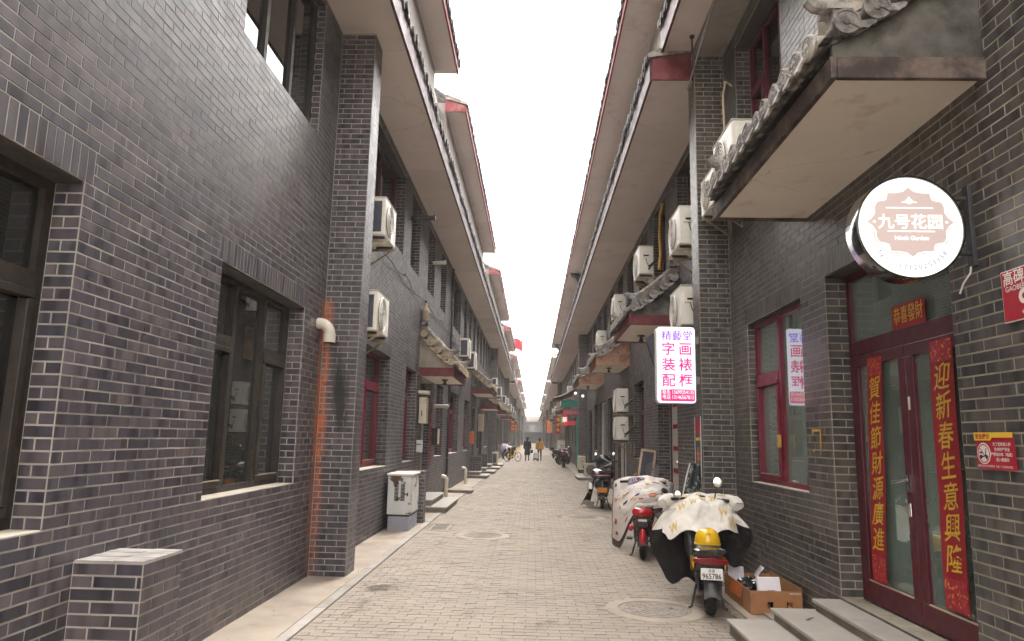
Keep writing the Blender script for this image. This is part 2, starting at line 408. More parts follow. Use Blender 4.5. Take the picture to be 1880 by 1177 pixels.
def paver_mat():
    m, n, b = _new('paver')
    p = pos(n)
    at = N(n, 'ShaderNodeAttribute', attribute_name='rnd')
    oi = N(n, 'ShaderNodeObjectInfo')
    r = math_(n, 'FRACT', math_(n, 'ADD', at.outputs['Fac'], oi.outputs['Random']))
    c = ramp(n, r, [(0.0, (0.250, 0.212, 0.176)), (0.25, (0.285, 0.242, 0.202)), (0.5, (0.268, 0.228, 0.190)), (0.75, (0.300, 0.256, 0.213)), (1.0, (0.278, 0.234, 0.191))])
    d = noise(n, p, 0.55, 7, 0.6)                     # blown sand and tyre-polished lanes
    c = mixc(n, ramp(n, d, [(0.42, 0.0), (0.66, 0.75)]), c, (0.33, 0.278, 0.220))
    s = noise(n, pos(n, (1.0, 0.45, 1.0)), 2.6, 6, 0.7)
    c = mixc(n, ramp(n, s, [(0.56, 0.0), (0.70, 0.7)]), c, (0.135, 0.108, 0.085))
    oil = noise(n, p, 1.15, 6, 0.7)
    c = mixc(n, ramp(n, oil, [(0.60, 0.0), (0.66, 0.45)]), c, (0.14, 0.115, 0.095))
    g = noise(n, p, 70.0, 3)
    c = mixc(n, 1.0, c, ramp(n, g, [(0.3, (0.80, 0.80, 0.80)), (0.7, (1.15, 1.15, 1.15))]), 'MULTIPLY')
    x, y, z = sepx(n, p)                              # scorched patch by the left kerb
    ex = math_(n, 'MULTIPLY', math_(n, 'ADD', x, 1.62), 2.6)
    ey = math_(n, 'MULTIPLY', math_(n, 'SUBTRACT', y, 8.05), 2.2)
    e = math_(n, 'SQRT', math_(n, 'ADD', math_(n, 'MULTIPLY', ex, ex), math_(n, 'MULTIPLY', ey, ey)))
    e = math_(n, 'ADD', e, math_(n, 'MULTIPLY', math_(n, 'SUBTRACT', noise(n, p, 5.0, 5, 0.7), 0.5), 3.0))
    c = mixc(n, ramp(n, e, [(0.15, 0.8), (0.6, 0.0)]), c, (0.06, 0.045, 0.035))
    n.links.new(c, b.inputs['Base Color'])
    b.inputs['Roughness'].default_value = 0.82
    b.inputs['Specular IOR Level'].default_value = 0.3
    bump(n, b, noise(n, p, 120.0, 4), 0.5, 0.004)
    MATS['paver'] = m
paver_mat()

def glass_mat(name, tint, refl=1.0, dust_lift=None):
    m = bpy.data.materials.new(name)
    m.use_nodes = True
    n = m.node_tree
    n.nodes.clear()
    out = N(n, 'ShaderNodeOutputMaterial')
    tr = N(n, 'ShaderNodeBsdfTransparent')
    tr.inputs[0].default_value = (*tint, 1)
    gl = N(n, 'ShaderNodeBsdfGlossy')
    gl.inputs['Roughness'].default_value = 0.012
    gl.inputs['Color'].default_value = (0.9, 0.92, 0.92, 1)
    fr = N(n, 'ShaderNodeFresnel')
    fr.inputs['IOR'].default_value = 1.5
    k = math_(n, 'MULTIPLY', fr.outputs[0], 1.7 * refl, True)
    mx = N(n, 'ShaderNodeMixShader')
    n.links.new(k, mx.inputs[0])
    if dust_lift:
        df = N(n, 'ShaderNodeBsdfDiffuse')
        df.inputs[0].default_value = (*dust_lift[0], 1)
        md = N(n, 'ShaderNodeMixShader')
        n.links.new(ramp(n, noise(n, pos(n), 1.6, 5), [(0.3, dust_lift[1] * 0.7), (0.7, dust_lift[1] * 1.3)]), md.inputs[0])
        n.links.new(tr.outputs[0], md.inputs[1])
        n.links.new(df.outputs[0], md.inputs[2])
        tr = md
    n.links.new(tr.outputs[0], mx.inputs[1])
    n.links.new(gl.outputs[0], mx.inputs[2])
    n.links.new(mx.outputs[0], out.inputs[0])
    MATS[name] = m
glass_mat('glass', (0.62, 0.66, 0.65), dust_lift=((0.35, 0.36, 0.34), 0.07))
glass_mat('glass_dark', (0.34, 0.35, 0.35), dust_lift=((0.3, 0.3, 0.28), 0.035))
glass_mat('glass_green', (0.66, 0.76, 0.70), dust_lift=((0.40, 0.52, 0.45), 0.38))  # green diffuse painted into these panes to brighten them, not real dust

def emit_mat(name, col, strength):
    m = bpy.data.materials.new(name)
    m.use_nodes = True
    n = m.node_tree
    b = n.nodes['Principled BSDF']
    b.inputs['Base Color'].default_value = (*col, 1)
    b.inputs['Roughness'].default_value = 0.35
    b.inputs['Emission Color'].default_value = (*col, 1)
    b.inputs['Emission Strength'].default_value = strength
    MATS[name] = m
emit_mat('lit_white', (1.0, 0.965, 0.89), 0.190)
emit_mat('lit_rose', (0.52, 0.42, 0.40), 0.066)
emit_mat('lit_print_white', (1.0, 0.97, 0.92), 0.151)
emit_mat('lit_print_blue', (0.05, 0.07, 0.22), 0.03)
emit_mat('lit_cool', (0.84, 0.84, 1.0), 0.190)
emit_mat('lit_magenta', (0.74, 0.010, 0.19), 0.125)
emit_mat('lit_violet', (0.20, 0.035, 0.85), 0.143)
emit_mat('lit_neon_red', (0.42, 0.012, 0.02), 0.06)
emit_mat('lit_neon_green', (0.05, 0.3, 0.06), 0.03)
emit_mat('lit_lamp', (1.0, 0.93, 0.8), 0.2)

def camo():
    m, n, b = _new('camo')
    p = pos(n)
    f = noise(n, p, 16.0, 4, 0.6)
    c = ramp(n, f, [(0.40, (0.020, 0.024, 0.022)), (0.52, (0.07, 0.085, 0.075)), (0.56, (0.30, 0.33, 0.31)), (0.62, (0.05, 0.06, 0.055))])
    c.node.color_ramp.interpolation = 'CONSTANT'
    n.links.new(c, b.inputs['Base Color'])
    b.inputs['Roughness'].default_value = 0.6
    MATS['camo'] = m
camo()
def flowers_print():
    m, n, b = _new('couplet_motif')
    v = N(n, 'ShaderNodeTexVoronoi')
    v.inputs['Scale'].default_value = 34.0
    n.links.new(pos(n), v.inputs['Vector'])
    c = ramp(n, v.outputs['Distance'], [(0.10, (0.72, 0.45, 0.05)), (0.24, (0.60, 0.16, 0.03)), (0.36, (0.44, 0.02, 0.03)), (0.7, (0.30, 0.012, 0.03))])
    n.links.new(c, b.inputs['Base Color'])
    b.inputs['Roughness'].default_value = 0.55
    MATS['couplet_motif'] = m
flowers_print()

# ------------------------------------------------------------------ builders
def M(n):
    return MATS[n]

class MB:
    """collects shapes into one mesh"""
    def __init__(s):
        s.v, s.f, s.a = [], [], []
    def quad(s, *p):
        i = len(s.v)
        s.v += [tuple(q) for q in p]
        s.f.append(tuple(range(i, i + len(p))))
        return s
    def box(s, x0, x1, y0, y1, z0, z1):
        x0, x1 = min(x0, x1), max(x0, x1)
        y0, y1 = min(y0, y1), max(y0, y1)
        i = len(s.v)
        s.v += [(x0, y0, z0), (x1, y0, z0), (x1, y1, z0), (x0, y1, z0), (x0, y0, z1), (x1, y0, z1), (x1, y1, z1), (x0, y1, z1)]
        s.f += [tuple(i + k for k in q) for q in ((0, 3, 2, 1), (4, 5, 6, 7), (0, 1, 5, 4), (1, 2, 6, 5), (2, 3, 7, 6), (3, 0, 4, 7))]
        return s
    def cyl(s, p0, p1, r0, r1=None, n=12, caps=True):
        return s.tube([p0, p1], [r0, r0 if r1 is None else r1], n, caps)
    def tube(s, pts, r, n=8, caps=True):
        pts = [Vector(p) for p in pts]
        if not isinstance(r, (list, tuple)):
            r = [r] * len(pts)
        i0 = len(s.v)
        ref = None
        for k, p in enumerate(pts):
            t = (pts[min(k + 1, len(pts) - 1)] - pts[max(k - 1, 0)]).normalized()
            if ref is None:
                ref = Vector((0, 0, 1)) if abs(t.z) < 0.9 else Vector((1, 0, 0))
            a = (ref - t * ref.dot(t)).normalized()
            ref = a
            b = t.cross(a)
            for j in range(n):
                an = 2 * PI * j / n
                s.v.append(tuple(p + (a * math.cos(an) + b * math.sin(an)) * r[k]))
        for k in range(len(pts) - 1):
            for j in range(n):
                q, w = i0 + k * n, i0 + (k + 1) * n
                s.f.append((q + j, q + (j + 1) % n, w + (j + 1) % n, w + j))
        if caps:
            s.f.append(tuple(i0 + j for j in reversed(range(n))))
            e = i0 + (len(pts) - 1) * n
            s.f.append(tuple(e + j for j in range(n)))
        return s
    def loft(s, rings, cap=True):
        """rings of equal length joined into one skin"""
        i0 = len(s.v)
        n = len(rings[0])
        for r in rings:
            s.v += [tuple(p) for p in r]
        for k in range(len(rings) - 1):
            for j in range(n):
                q, w = i0 + k * n, i0 + (k + 1) * n
                s.f.append((q + j, q + (j + 1) % n, w + (j + 1) % n, w + j))
        if cap:
            s.f.append(tuple(i0 + j for j in reversed(range(n))))
            e = i0 + (len(rings) - 1) * n
            s.f.append(tuple(e + j for j in range(n)))
        return s
    def grid(s, fn, nu, nv):
        i0 = len(s.v)
        for a in range(nu + 1):
            for b in range(nv + 1):
                s.v.append(tuple(fn(a / nu, b / nv)))
        for a in range(nu):
            for b in range(nv):
                q = i0 + a * (nv + 1) + b
                s.f.append((q, q + 1, q + nv + 2, q + nv + 1))
        return s
    def ell(s, c, r, nu=14, nv=9):
        rings = []
        for k in range(nv + 1):
            ph = -PI / 2 + PI * k / nv
            cr = max(0.02, math.cos(ph))
            rings.append([(c[0] + r[0] * cr * math.cos(2 * PI * j / nu), c[1] + r[1] * cr * math.sin(2 * PI * j / nu), c[2] + r[2] * math.sin(ph)) for j in range(nu)])
        return s.loft(rings)
    def prism(s, poly, fn, d0, d1):
        """poly: 2D points; fn(a, b, d) -> 3D"""
        i = len(s.v)
        n = len(poly)
        s.v += [tuple(fn(a, b, d0)) for a, b in poly] + [tuple(fn(a, b, d1)) for a, b in poly]
        s.f.append(tuple(i + k for k in reversed(range(n))))
        s.f.append(tuple(i + n + k for k in range(n)))
        for k in range(n):
            s.f.append((i + k, i + (k + 1) % n, i + n + (k + 1) % n, i + n + k))
        return s
    def xf(s, mat, start=0):
        for k in range(start, len(s.v)):
            s.v[k] = tuple(mat @ Vector(s.v[k]))
        return s
    def mesh(s, name, mat, smooth=None, rnd=None):
        me = bpy.data.meshes.new(name)
        me.from_pydata(s.v, [], s.f)
        if mat:
            me.materials.append(M(mat))
        if smooth is not None:
            me.polygons.foreach_set('use_smooth', [True] * len(me.polygons))
            if smooth < 180:
                me.set_sharp_from_angle(angle=rad(smooth))
        if rnd is not None:
            at = me.attributes.new('rnd', 'FLOAT', 'FACE')
            at.data.foreach_set('value', rnd)
        me.update()
        return me
    def build(s, name, mat, parent=None, smooth=None, bevel=0.0, rnd=None):
        o = link(name, s.mesh(name, mat, smooth, rnd), parent)
        if bevel:
            bv = o.modifiers.new('bevel', 'BEVEL')
            bv.width = bevel
            bv.segments = 2
            bv.limit_method = 'ANGLE'
            bv.angle_limit = rad(50)
        return o

def link(name, me, parent=None):
    o = bpy.data.objects.new(name, me)
    COL.objects.link(o)
    if parent is not None:
        o.parent = parent
        if parent.get('_w'):
            o.matrix_parent_inverse = WORLD_INV[parent.name]
    return o

WORLD_INV = {}
def thing(name, label, cat, loc=(0, 0, 0), rz=0.0, group=None, world=False):
    """an Empty at the base of a thing; with world=True its parts are given in scene coordinates"""
    o = bpy.data.objects.new(name, None)
    COL.objects.link(o)
    o.empty_display_size = 0.1
    o.location = loc
    o.rotation_euler = (0, 0, rz)
    o['label'] = label
    o['category'] = cat
    if group:
        o['group'] = group
    if world:
        o['_w'] = 1
        WORLD_INV[o.name] = Matrix.LocRotScale(Vector(loc), Matrix.Rotation(rz, 3, 'Z'), None).inverted()
    return o

def tag(o, label=None, cat=None, group=None, kind=None):
    if label: o['label'] = label
    if cat: o['category'] = cat
    if group: o['group'] = group
    if kind: o['kind'] = kind
    return o

def copy_tree(o, parent=None):
    c = o.copy()
    COL.objects.link(c)
    c.parent = parent
    for ch in list(o.children):
        copy_tree(ch, c)
    return c

TXT = {}
def text_mesh(s, size=1.0, bold=0.0, align='CENTER', depth=0.0, shear=0.0):
    k = (s, size, bold, align, depth, shear)
    if k in TXT:
        return TXT[k]
    cu = bpy.data.curves.new('lettering', 'FONT')
    cu.body = s
    cu.size = size
    cu.offset = bold
    cu.extrude = depth
    cu.shear = shear
    cu.align_x = align
    cu.align_y = 'CENTER'
    cu.resolution_u = 3
    o = bpy.data.objects.new('lettering', cu)
    pass
    me = bpy.data.meshes.new_from_object(o)
    TXT[k] = ([tuple(v.co) for v in me.vertices], [tuple(p.vertices) for p in me.polygons])
    bpy.data.objects.remove(o)
    bpy.data.curves.remove(cu)
    bpy.data.meshes.remove(me)
    return TXT[k]

def lettering(s, fn, mat, parent, size=1.0, bold=0.0, align='CENTER', depth=0.0, shear=0.0, sx=1.0, sy=1.0, name='lettering'):
    """flat writing laid onto a surface by fn(a, b, c) -> 3D"""
    v, f = text_mesh(s, size, bold, align, depth, shear)
    me = bpy.data.meshes.new(name)
    me.from_pydata([tuple(fn(a * sx, b * sy, c)) for a, b, c in v], [], f)
    me.materials.append(M(mat))
    return link(name, me, parent)
# ------------------------------------------------------------------ brickwork
CO, BL, JT = 0.0693, 0.25, 0.0084          # course, brick pitch, joint
ZAX = Vector((0, 0, 1))
BMESH = {}
def brick_mesh(l, h, mat):
    k = (round(l, 3), round(h, 3), mat)
    if k not in BMESH:
        BMESH[k] = brick_geo(MB(), Matrix.Identity(4), l, h).mesh('brick', mat)
    return BMESH[k]

def brick_geo(mb, mt, l, h):
    i = len(mb.v)
    a, b, e, d = l / 2, h / 2, 0.0016, 0.0022
    for x, y, z in ((-a, -b, -0.004), (a, -b, -0.004), (a, b, -0.004), (-a, b, -0.004), (-a + e, -b + e, d), (a - e, -b + e, d), (a - e, b - e, d), (-a + e, b - e, d)):
        mb.v.append(tuple(mt @ Vector((x, y, z))))
    mb.f += [tuple(i + k for k in q) for q in ((4, 5, 6, 7), (0, 1, 5, 4), (1, 2, 6, 5), (2, 3, 7, 6), (3, 0, 4, 7))]
    return mb

class Brickwork:
    def __init__(s, mat, limit=300):
        s.mat, s.limit, s.items = mat, limit, []
    def add(s, part, n, plane, t0, t1, z0, z1, holes=(), soldier=(), phase=0.0, ymax=1e9):
        """n: outward normal; plane: its coordinate; t along u = Z x n"""
        n = Vector(n)
        u = ZAX.cross(n)
        def emit(ta, tb, za, zb):
            if tb - ta < 0.02 or zb - za < 0.02:
                return
            c = u * ((ta + tb) / 2) + n * plane + ZAX * ((za + zb) / 2)
            if c.y > ymax:
                return
            s.items.append((c, u, n, tb - ta - JT, zb - za - JT, part))
        hol = list(holes) + [(a - 0.07, b + 0.07, z, z + 3 * CO) for a, b, z in soldier]
        k = int(math.floor(z0 / CO + 0.5))
        while k * CO < z1 - 0.02:
            za, zb = max(z0, k * CO), min(z1, (k + 1) * CO)
            zm = (za + zb) / 2
            cuts = sorted((a, b) for a, b, c, d in hol if c < zm < d)
            segs, cur = [], t0
            for a, b in cuts:
                if a > cur:
                    segs.append((cur, min(a, t1)))
                cur = max(cur, b)
            if cur < t1:
                segs.append((cur, t1))
            off = phase + (BL / 2 if k % 2 else 0.0)
            for a, b in segs:
                m = math.floor((a - off) / BL)
                x = off + m * BL
                while x < b - 0.001:
                    emit(max(x, a), min(x + BL, b), za, zb)
                    x += BL
            k += 1
        for a, b, z in soldier:
            w = (b - a + 0.14)
            cnt = max(1, round(w / 0.0693))
            for i in range(cnt):
                emit(a - 0.07 + w * i / cnt, a - 0.07 + w * (i + 1) / cnt, z, z + 3 * CO)
    def finish(s):
        sc = []
        for i, (c, u, n, l, h, part) in enumerate(s.items):
            q = project(c)
            if q is None or not (-60 < q[0] < 1940 and -60 < q[1] < 1240):
                sc.append((0.0, i))
                continue
            v = Vector((0, 0, CAM_H)) - c
            cs = v.normalized().dot(n)
            sc.append((max(0.0, cs) * l * h / v.length_squared, i))
        sc.sort(reverse=True)
        top = set(i for a, i in sc[:s.limit] if a > 0)
        rest = {}
        rng = random.Random(11)
        for i, (c, u, n, l, h, part) in enumerate(s.items):
            j = rng.uniform(-0.0008, 0.0012)
            mt = Matrix((u, ZAX, n)).transposed().to_4x4()
            mt = Matrix.Translation(c + n * j) @ mt @ Matrix.Rotation(rng.uniform(-0.010, 0.010), 4, 'X') @ Matrix.Rotation(rng.uniform(-0.005, 0.005), 4, 'Z')
            if i in top:
                o = link('brick', brick_mesh(l, h, s.mat), part)
                o.matrix_basis = mt
            else:
                mb, r = rest.setdefault(part.name, (MB(), [], part))[:2]
                brick_geo(mb, mt, l, h)
                q = rng.random()
                r += [q] * 5
        for mb, r, part in rest.values():
            tag(mb.build('brickwork', s.mat, part, rnd=r), kind='stuff')

def wall_boxes(mb, xa, xb, y0, y1, z0, z1, holes=()):
    """solid wall between x planes with rectangular openings (ya, yb, za, zb)"""
    ys = sorted(set([y0, y1] + [v for h in holes for v in h[:2] if y0 < v < y1]))
    for a, b in zip(ys, ys[1:]):
        m = (a + b) / 2
        cur = z0
        for h in sorted((h for h in holes if h[0] < m < h[1]), key=lambda q: q[2]):
            if h[2] > cur:
                mb.box(xa, xb, a, b, cur, h[2])
            cur = h[3]
        if cur < z1:
            mb.box(xa, xb, a, b, cur, z1)
    return mb

# ------------------------------------------------------------------ ground
g = MB().box(-400, 400, -60, 900, -0.4, -0.035).build('ground', 'grey_ground')
tag(g, kind='structure')
XL, XR = -2.595, 2.69
road = MB().box(-1.94, 2.05, -3, 260, -0.034, -0.006).build('road', 'sand_bed')
tag(road, kind='structure')
pv, pr, ind, PV = MB(), [], [], {}
MH = [(-0.83, 12.34, 0.34), (1.23, 7.37, 0.36), (1.09, 15.5, 0.34)]
rng = random.Random(5)
cells = []
y = 2.6
k = 0
while y < 70:
    d = 0.1 if y < 40 else 0.2
    x = -1.94 - (0.1 if k % 2 else 0.0)
    while x < 2.05:
        a, b = max(x, -1.94), min(x + 0.2, 2.05)
        cx, cy = (a + b) / 2, y + d / 2
        if b - a > 0.03 and all((cx - mx) ** 2 + (cy - my) ** 2 > (r + 0.16) ** 2 for mx, my, r in MH) and not (-1.86 < cx < -1.46 and 12.9 < cy < 13.8):
            cells.append((a, b, y, y + d))
        x += 0.2
    y += d
    k += 1
def paver_geo(mb, a, b, c, d, z, tx, ty):
    i = len(mb.v)
    e, j = 0.003, 0.0022
    for q, (x, yy, zz) in enumerate(((a + j, c + j, -0.03), (b - j, c + j, -0.03), (b - j, d - j, -0.03), (a + j, d - j, -0.03), (a + j + e, c + j + e, z), (b - j - e, c + j + e, z), (b - j - e, d - j - e, z), (a + j + e, d - j - e, z))):
        if q > 3:
            zz += tx * (1 if q in (5, 6) else -1) + ty * (1 if q > 5 else -1)
        mb.v.append((x, yy, zz))
    mb.f += [tuple(i + k for k in q) for q in ((4, 5, 6, 7), (0, 1, 5, 4), (1, 2, 6, 5), (2, 3, 7, 6), (3, 0, 4, 7))]
vis = []
for i, (a, b, c, d) in enumerate(cells):
    q = project(((a + b) / 2, (c + d) / 2, 0))
    vis.append((-(q[2]) if q and 0 < q[0] < 1880 and q[1] < 1177 else -1e9, i))
vis.sort(reverse=True)
near = set(i for s_, i in vis[:300])
for i, (a, b, c, d) in enumerate(cells):
    z, tx, ty = rng.uniform(-0.002, 0.002), rng.uniform(-0.0013, 0.0013), rng.uniform(-0.0010, 0.0010)
    if i in near:
        kk = (round(b - a, 3), round(d - c, 3), rng.randrange(6))
        if kk not in PV:
            m = MB()
            paver_geo(m, -(b - a) / 2, (b - a) / 2, -(d - c) / 2, (d - c) / 2, z, tx, ty)
            PV[kk] = m.mesh('paver', 'paver')
        o = link('paver', PV[kk], road)
        o.location = ((a + b) / 2, (c + d) / 2, 0)
    else:
        paver_geo(pv, a, b, c, d, z, tx, ty)
        pr += [rng.random()] * 5
tag(pv.build('paving', 'paver', road, rnd=pr), kind='stuff')
far_pave = MB().box(-1.94, 2.05, 70, 260, -0.03, -0.002).build('far_paving', 'paver', road)

pav = tag(MB().box(XL, -2.05, -3, 120, -0.034, 0.012).build('pavement', 'concrete'), kind='structure')
for i in range(34):                      # kerb stones along the strip
    kz = rng.uniform(-0.004, 0.004)
    MB().box(-2.046, -1.944, 2.0 + i, 2.994 + i, -0.03, 0.016 + kz).build('kerb_stone', 'kerb', pav, bevel=0.006)
MB().box(-2.046, -1.944, 36.0, 120, -0.03, 0.016).build('kerb_line', 'kerb', pav)
pav2 = tag(MB().box(2.054, XR, -3, 120, -0.034, 0.006).build('pavement', 'concrete'), kind='structure')
for i in range(7):
    MB().box(2.26, 2.34, 6.62 + i * 1.0, 7.61 + i * 1.0, -0.01, 0.03).build('kerb_stone', 'kerb', pav2, bevel=0.006)

def manhole(x, y, r, label):
    t = thing('manhole_cover', label, 'manhole cover', (x, y, -0.03))
    n = 40
    ring = lambda rr, z: [(rr * math.cos(2 * PI * j / n), rr * math.sin(2 * PI * j / n), z) for j in range(n)]
    MB().loft([ring(r + 0.14, 0.0), ring(r + 0.125, 0.031), ring(r, 0.033), ring(r - 0.003, 0.0)], False).build('collar', 'concrete', t)
    c = MB().loft([ring(r - 0.004, 0.0), ring(r - 0.006, 0.028)])
    for rr in (0.9, 0.72, 0.54, 0.36, 0.18):
        c.loft([ring(r * rr, 0.027), ring(r * rr - 0.006, 0.033), ring(r * rr - 0.022, 0.033), ring(r * rr - 0.028, 0.027)], False)
    for j in range(12):
        a = 2 * PI * j / 12
        c.tube([(r * 0.2 * math.cos(a), r * 0.2 * math.sin(a), 0.028), (r * 0.88 * math.cos(a), r * 0.88 * math.sin(a), 0.028)], 0.005, 4)
    c.build('lid', 'iron_cover', t)
    MB().cyl((r * 0.5, 0.05, 0.02), (r * 0.5, 0.05, 0.035), 0.018, n=8).build('lifting_eye', 'dark_metal', t)
manhole(*MH[0], 'round iron manhole cover near the storm drain grate')
manhole(*MH[1], 'round iron manhole cover in front of the scooter with the yellow helmet')
manhole(*MH[2], 'round iron manhole cover beside the black touring scooter')

def drain(x0, x1, y0, y1, label):
    t = thing('drain_grate', label, 'drain', ((x0 + x1) / 2, (y0 + y1) / 2, -0.03), world=True)
    ym = (y0 + y1) / 2
    f = MB()
    for a, b, c, d in ((x0, x1, y0, y0 + .03), (x0, x1, y1 - .03, y1), (x0, x0 + .03, y0 + .03, y1 - .03), (x1 - .03, x1, y0 + .03, y1 - .03), (x0 + .03, x1 - .03, ym - .02, ym + .02)):
        f.box(a, b, c, d, -0.032, 0.001)
    f.build('grate_frame', 'concrete', t)
    MB().box(x0 + .03, x1 - .03, y0 + .03, y1 - .03, -0.034, -0.028).build('pit', 'ink_black', t)
    for i in range(9):
        xx = x0 + 0.05 + (x1 - x0 - 0.1) * i / 8
        MB().box(xx - .008, xx + .008, y0 + .031, y1 - .031, -0.026, -0.004).build('bar', 'dark_metal', t)
drain(-1.84, -1.50, 12.93, 13.72, 'twin panel storm drain grate by the kerb beside the rusty cabinet')
drain(-1.80, -1.46, 20.2, 21.0, 'storm drain grate by the kerb beyond the stone door steps')

# ------------------------------------------------------------------ windows, doors, eaves
def window(house, s, xw, ya, yb, za, zb, recess, frame, bays=3, transom=None, glass='glass_dark', sill=True, room='room_dark', wide=0.06, room_depth=0.9, notransom=()):
    """frame mesh with sashes, panes and sill as its pieces; s = -1 left of the street, +1 right"""
    X = lambda d: xw + s * d
    w = MB()
    a, b = recess, recess + 0.07
    for (p, q, r, t) in ((ya, yb, za, za + wide), (ya, yb, zb - wide, zb), (ya, ya + wide, za + wide, zb - wide), (yb - wide, yb, za + wide, zb - wide)):
        w.box(X(a), X(b), p, q, r, t)
    ws = [(yb - ya) / bays] * bays if isinstance(bays, int) else [(yb - ya) * q for q in bays]
    y = ya
    cells = []
    for i, d in enumerate(ws):
        if i:
            w.box(X(a), X(b), y - 0.035, y + 0.035, za + wide, zb - wide)
        lo = y + (wide if i == 0 else 0.035)
        hi = y + d - (wide if i == len(ws) - 1 else 0.035)
        tr = transom if (transom and (i != 1 or len(ws) != 3) and i not in notransom) else None
        if tr:
            w.box(X(a - 0.01), X(b), lo, hi, tr - 0.05, tr + 0.05)
            cells += [(lo, hi, za + wide, tr - 0.05, True), (lo, hi, tr + 0.05, zb - wide, False)]
        else:
            cells.append((lo, hi, za + wide, zb - wide, False))
        y += d
    o = w.build('window', frame, house)
    for lo, hi, c, d, sash in cells:
        e = 0.0
        if sash:
            sm = MB()
            e = 0.055
            for (p, q, r, t) in ((lo, hi, c, c + e), (lo, hi, d - e, d), (lo, lo + e, c + e, d - e), (hi - e, hi, c + e, d - e)):
                sm.box(X(a - 0.022), X(b - 0.02), p + 0.004, q - 0.004, r + 0.004, t - 0.004)
            sm.build('sash', frame, o, bevel=0.005)
            MB().box(X(a - 0.024), X(a - 0.002), lo + e, hi - e, c + e - 0.002, c + e + 0.008).build('sash_bead', 'frame_edge', o)
        MB().box(X(b - 0.03), X(b - 0.024), lo + e - 0.004, hi - e + 0.004, c + e - 0.004, d - e + 0.004).build('pane', glass, o)
    if sill:
        MB().box(X(0.002), X(recess + 0.05), ya + 0.003, yb - 0.003, za - 0.03, za + 0.006).build('sill', 'sill', o, bevel=0.004)
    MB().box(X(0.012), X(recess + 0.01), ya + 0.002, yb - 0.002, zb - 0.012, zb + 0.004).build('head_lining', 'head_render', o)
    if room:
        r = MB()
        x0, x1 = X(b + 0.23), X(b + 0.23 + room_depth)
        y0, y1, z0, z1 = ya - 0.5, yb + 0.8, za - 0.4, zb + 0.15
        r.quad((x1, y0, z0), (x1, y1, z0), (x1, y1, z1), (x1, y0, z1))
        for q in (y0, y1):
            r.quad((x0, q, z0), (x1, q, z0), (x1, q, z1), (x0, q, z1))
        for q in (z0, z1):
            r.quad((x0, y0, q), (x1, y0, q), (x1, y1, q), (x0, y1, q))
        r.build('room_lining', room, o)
    return o

ET = {}
def eave_tile_mesh(mat, face):
    """one edge tile: half-round cover tile with a round end face; local +x points out over the street"""
    k = (mat, face)
    if k in ET:
        return ET[k]
    m = MB()
    n = 8
    rings = []
    for x, z, r in ((-0.42, 0.19, 0.058), (-0.2, 0.09, 0.058), (0.0, 0.0, 0.06), (0.012, -0.004, 0.066), (0.03, -0.01, 0.066)):
        rings.append([(x, r * math.cos(2 * PI * j / n), z + r * math.sin(2 * PI * j / n)) for j in range(n)])
    m.loft(rings)
    i = len(m.v)                                     # drip tile between two covers
    pts = [(-0.055, 0.035), (0.055, 0.035), (0.062, 0.0), (0.03, -0.055), (0.0, -0.085), (-0.03, -0.055), (-0.062, 0.0)]
    m.prism(pts, lambda a, b, d: (d, 0.105 + a, b - 0.02 + d * -0.4), 0.0, 0.018)
    m.quad((-0.42, 0.05, 0.165), (0.0, 0.05, -0.01), (0.0, 0.16, -0.01), (-0.42, 0.16, 0.165))
    ET[k] = m.mesh('edge_tile', mat)
    return ET[k]

def tile_row(roof, s, x, y0, y1, z, mat, n_single, step=0.21):
    me = eave_tile_mesh(mat, mat)
    cnt = int((y1 - y0) / step)
    rest = MB()
    base = [tuple(v.co) for v in me.vertices]
    bf = [tuple(p.vertices) for p in me.polygons]
    rg = random.Random(int(y0 * 10) + 3)
    for i in range(cnt):
        y = y0 + step * (i + 0.5)
        dz = rg.uniform(-0.012, 0.012)
        dx = rg.uniform(-0.015, 0.015)
        if i < n_single:
            o = link('edge_tile', me, roof)
            o.location = (x + dx, y, z + dz)
            o.rotation_euler = (0, rg.uniform(-0.06, 0.06), (0 if s < 0 else PI) + rg.uniform(-0.05, 0.05))
        else:
            q = len(rest.v)
            f = 1 if s < 0 else -1
            rest.v += [(x + dx + f * a, y + f * b, z + dz + c) for a, b, c in base]
            rest.f += [tuple(q + k for k in t) for t in bf]
    if rest.v:
        tag(rest.build('edge_tiles', mat, roof), kind='stuff')

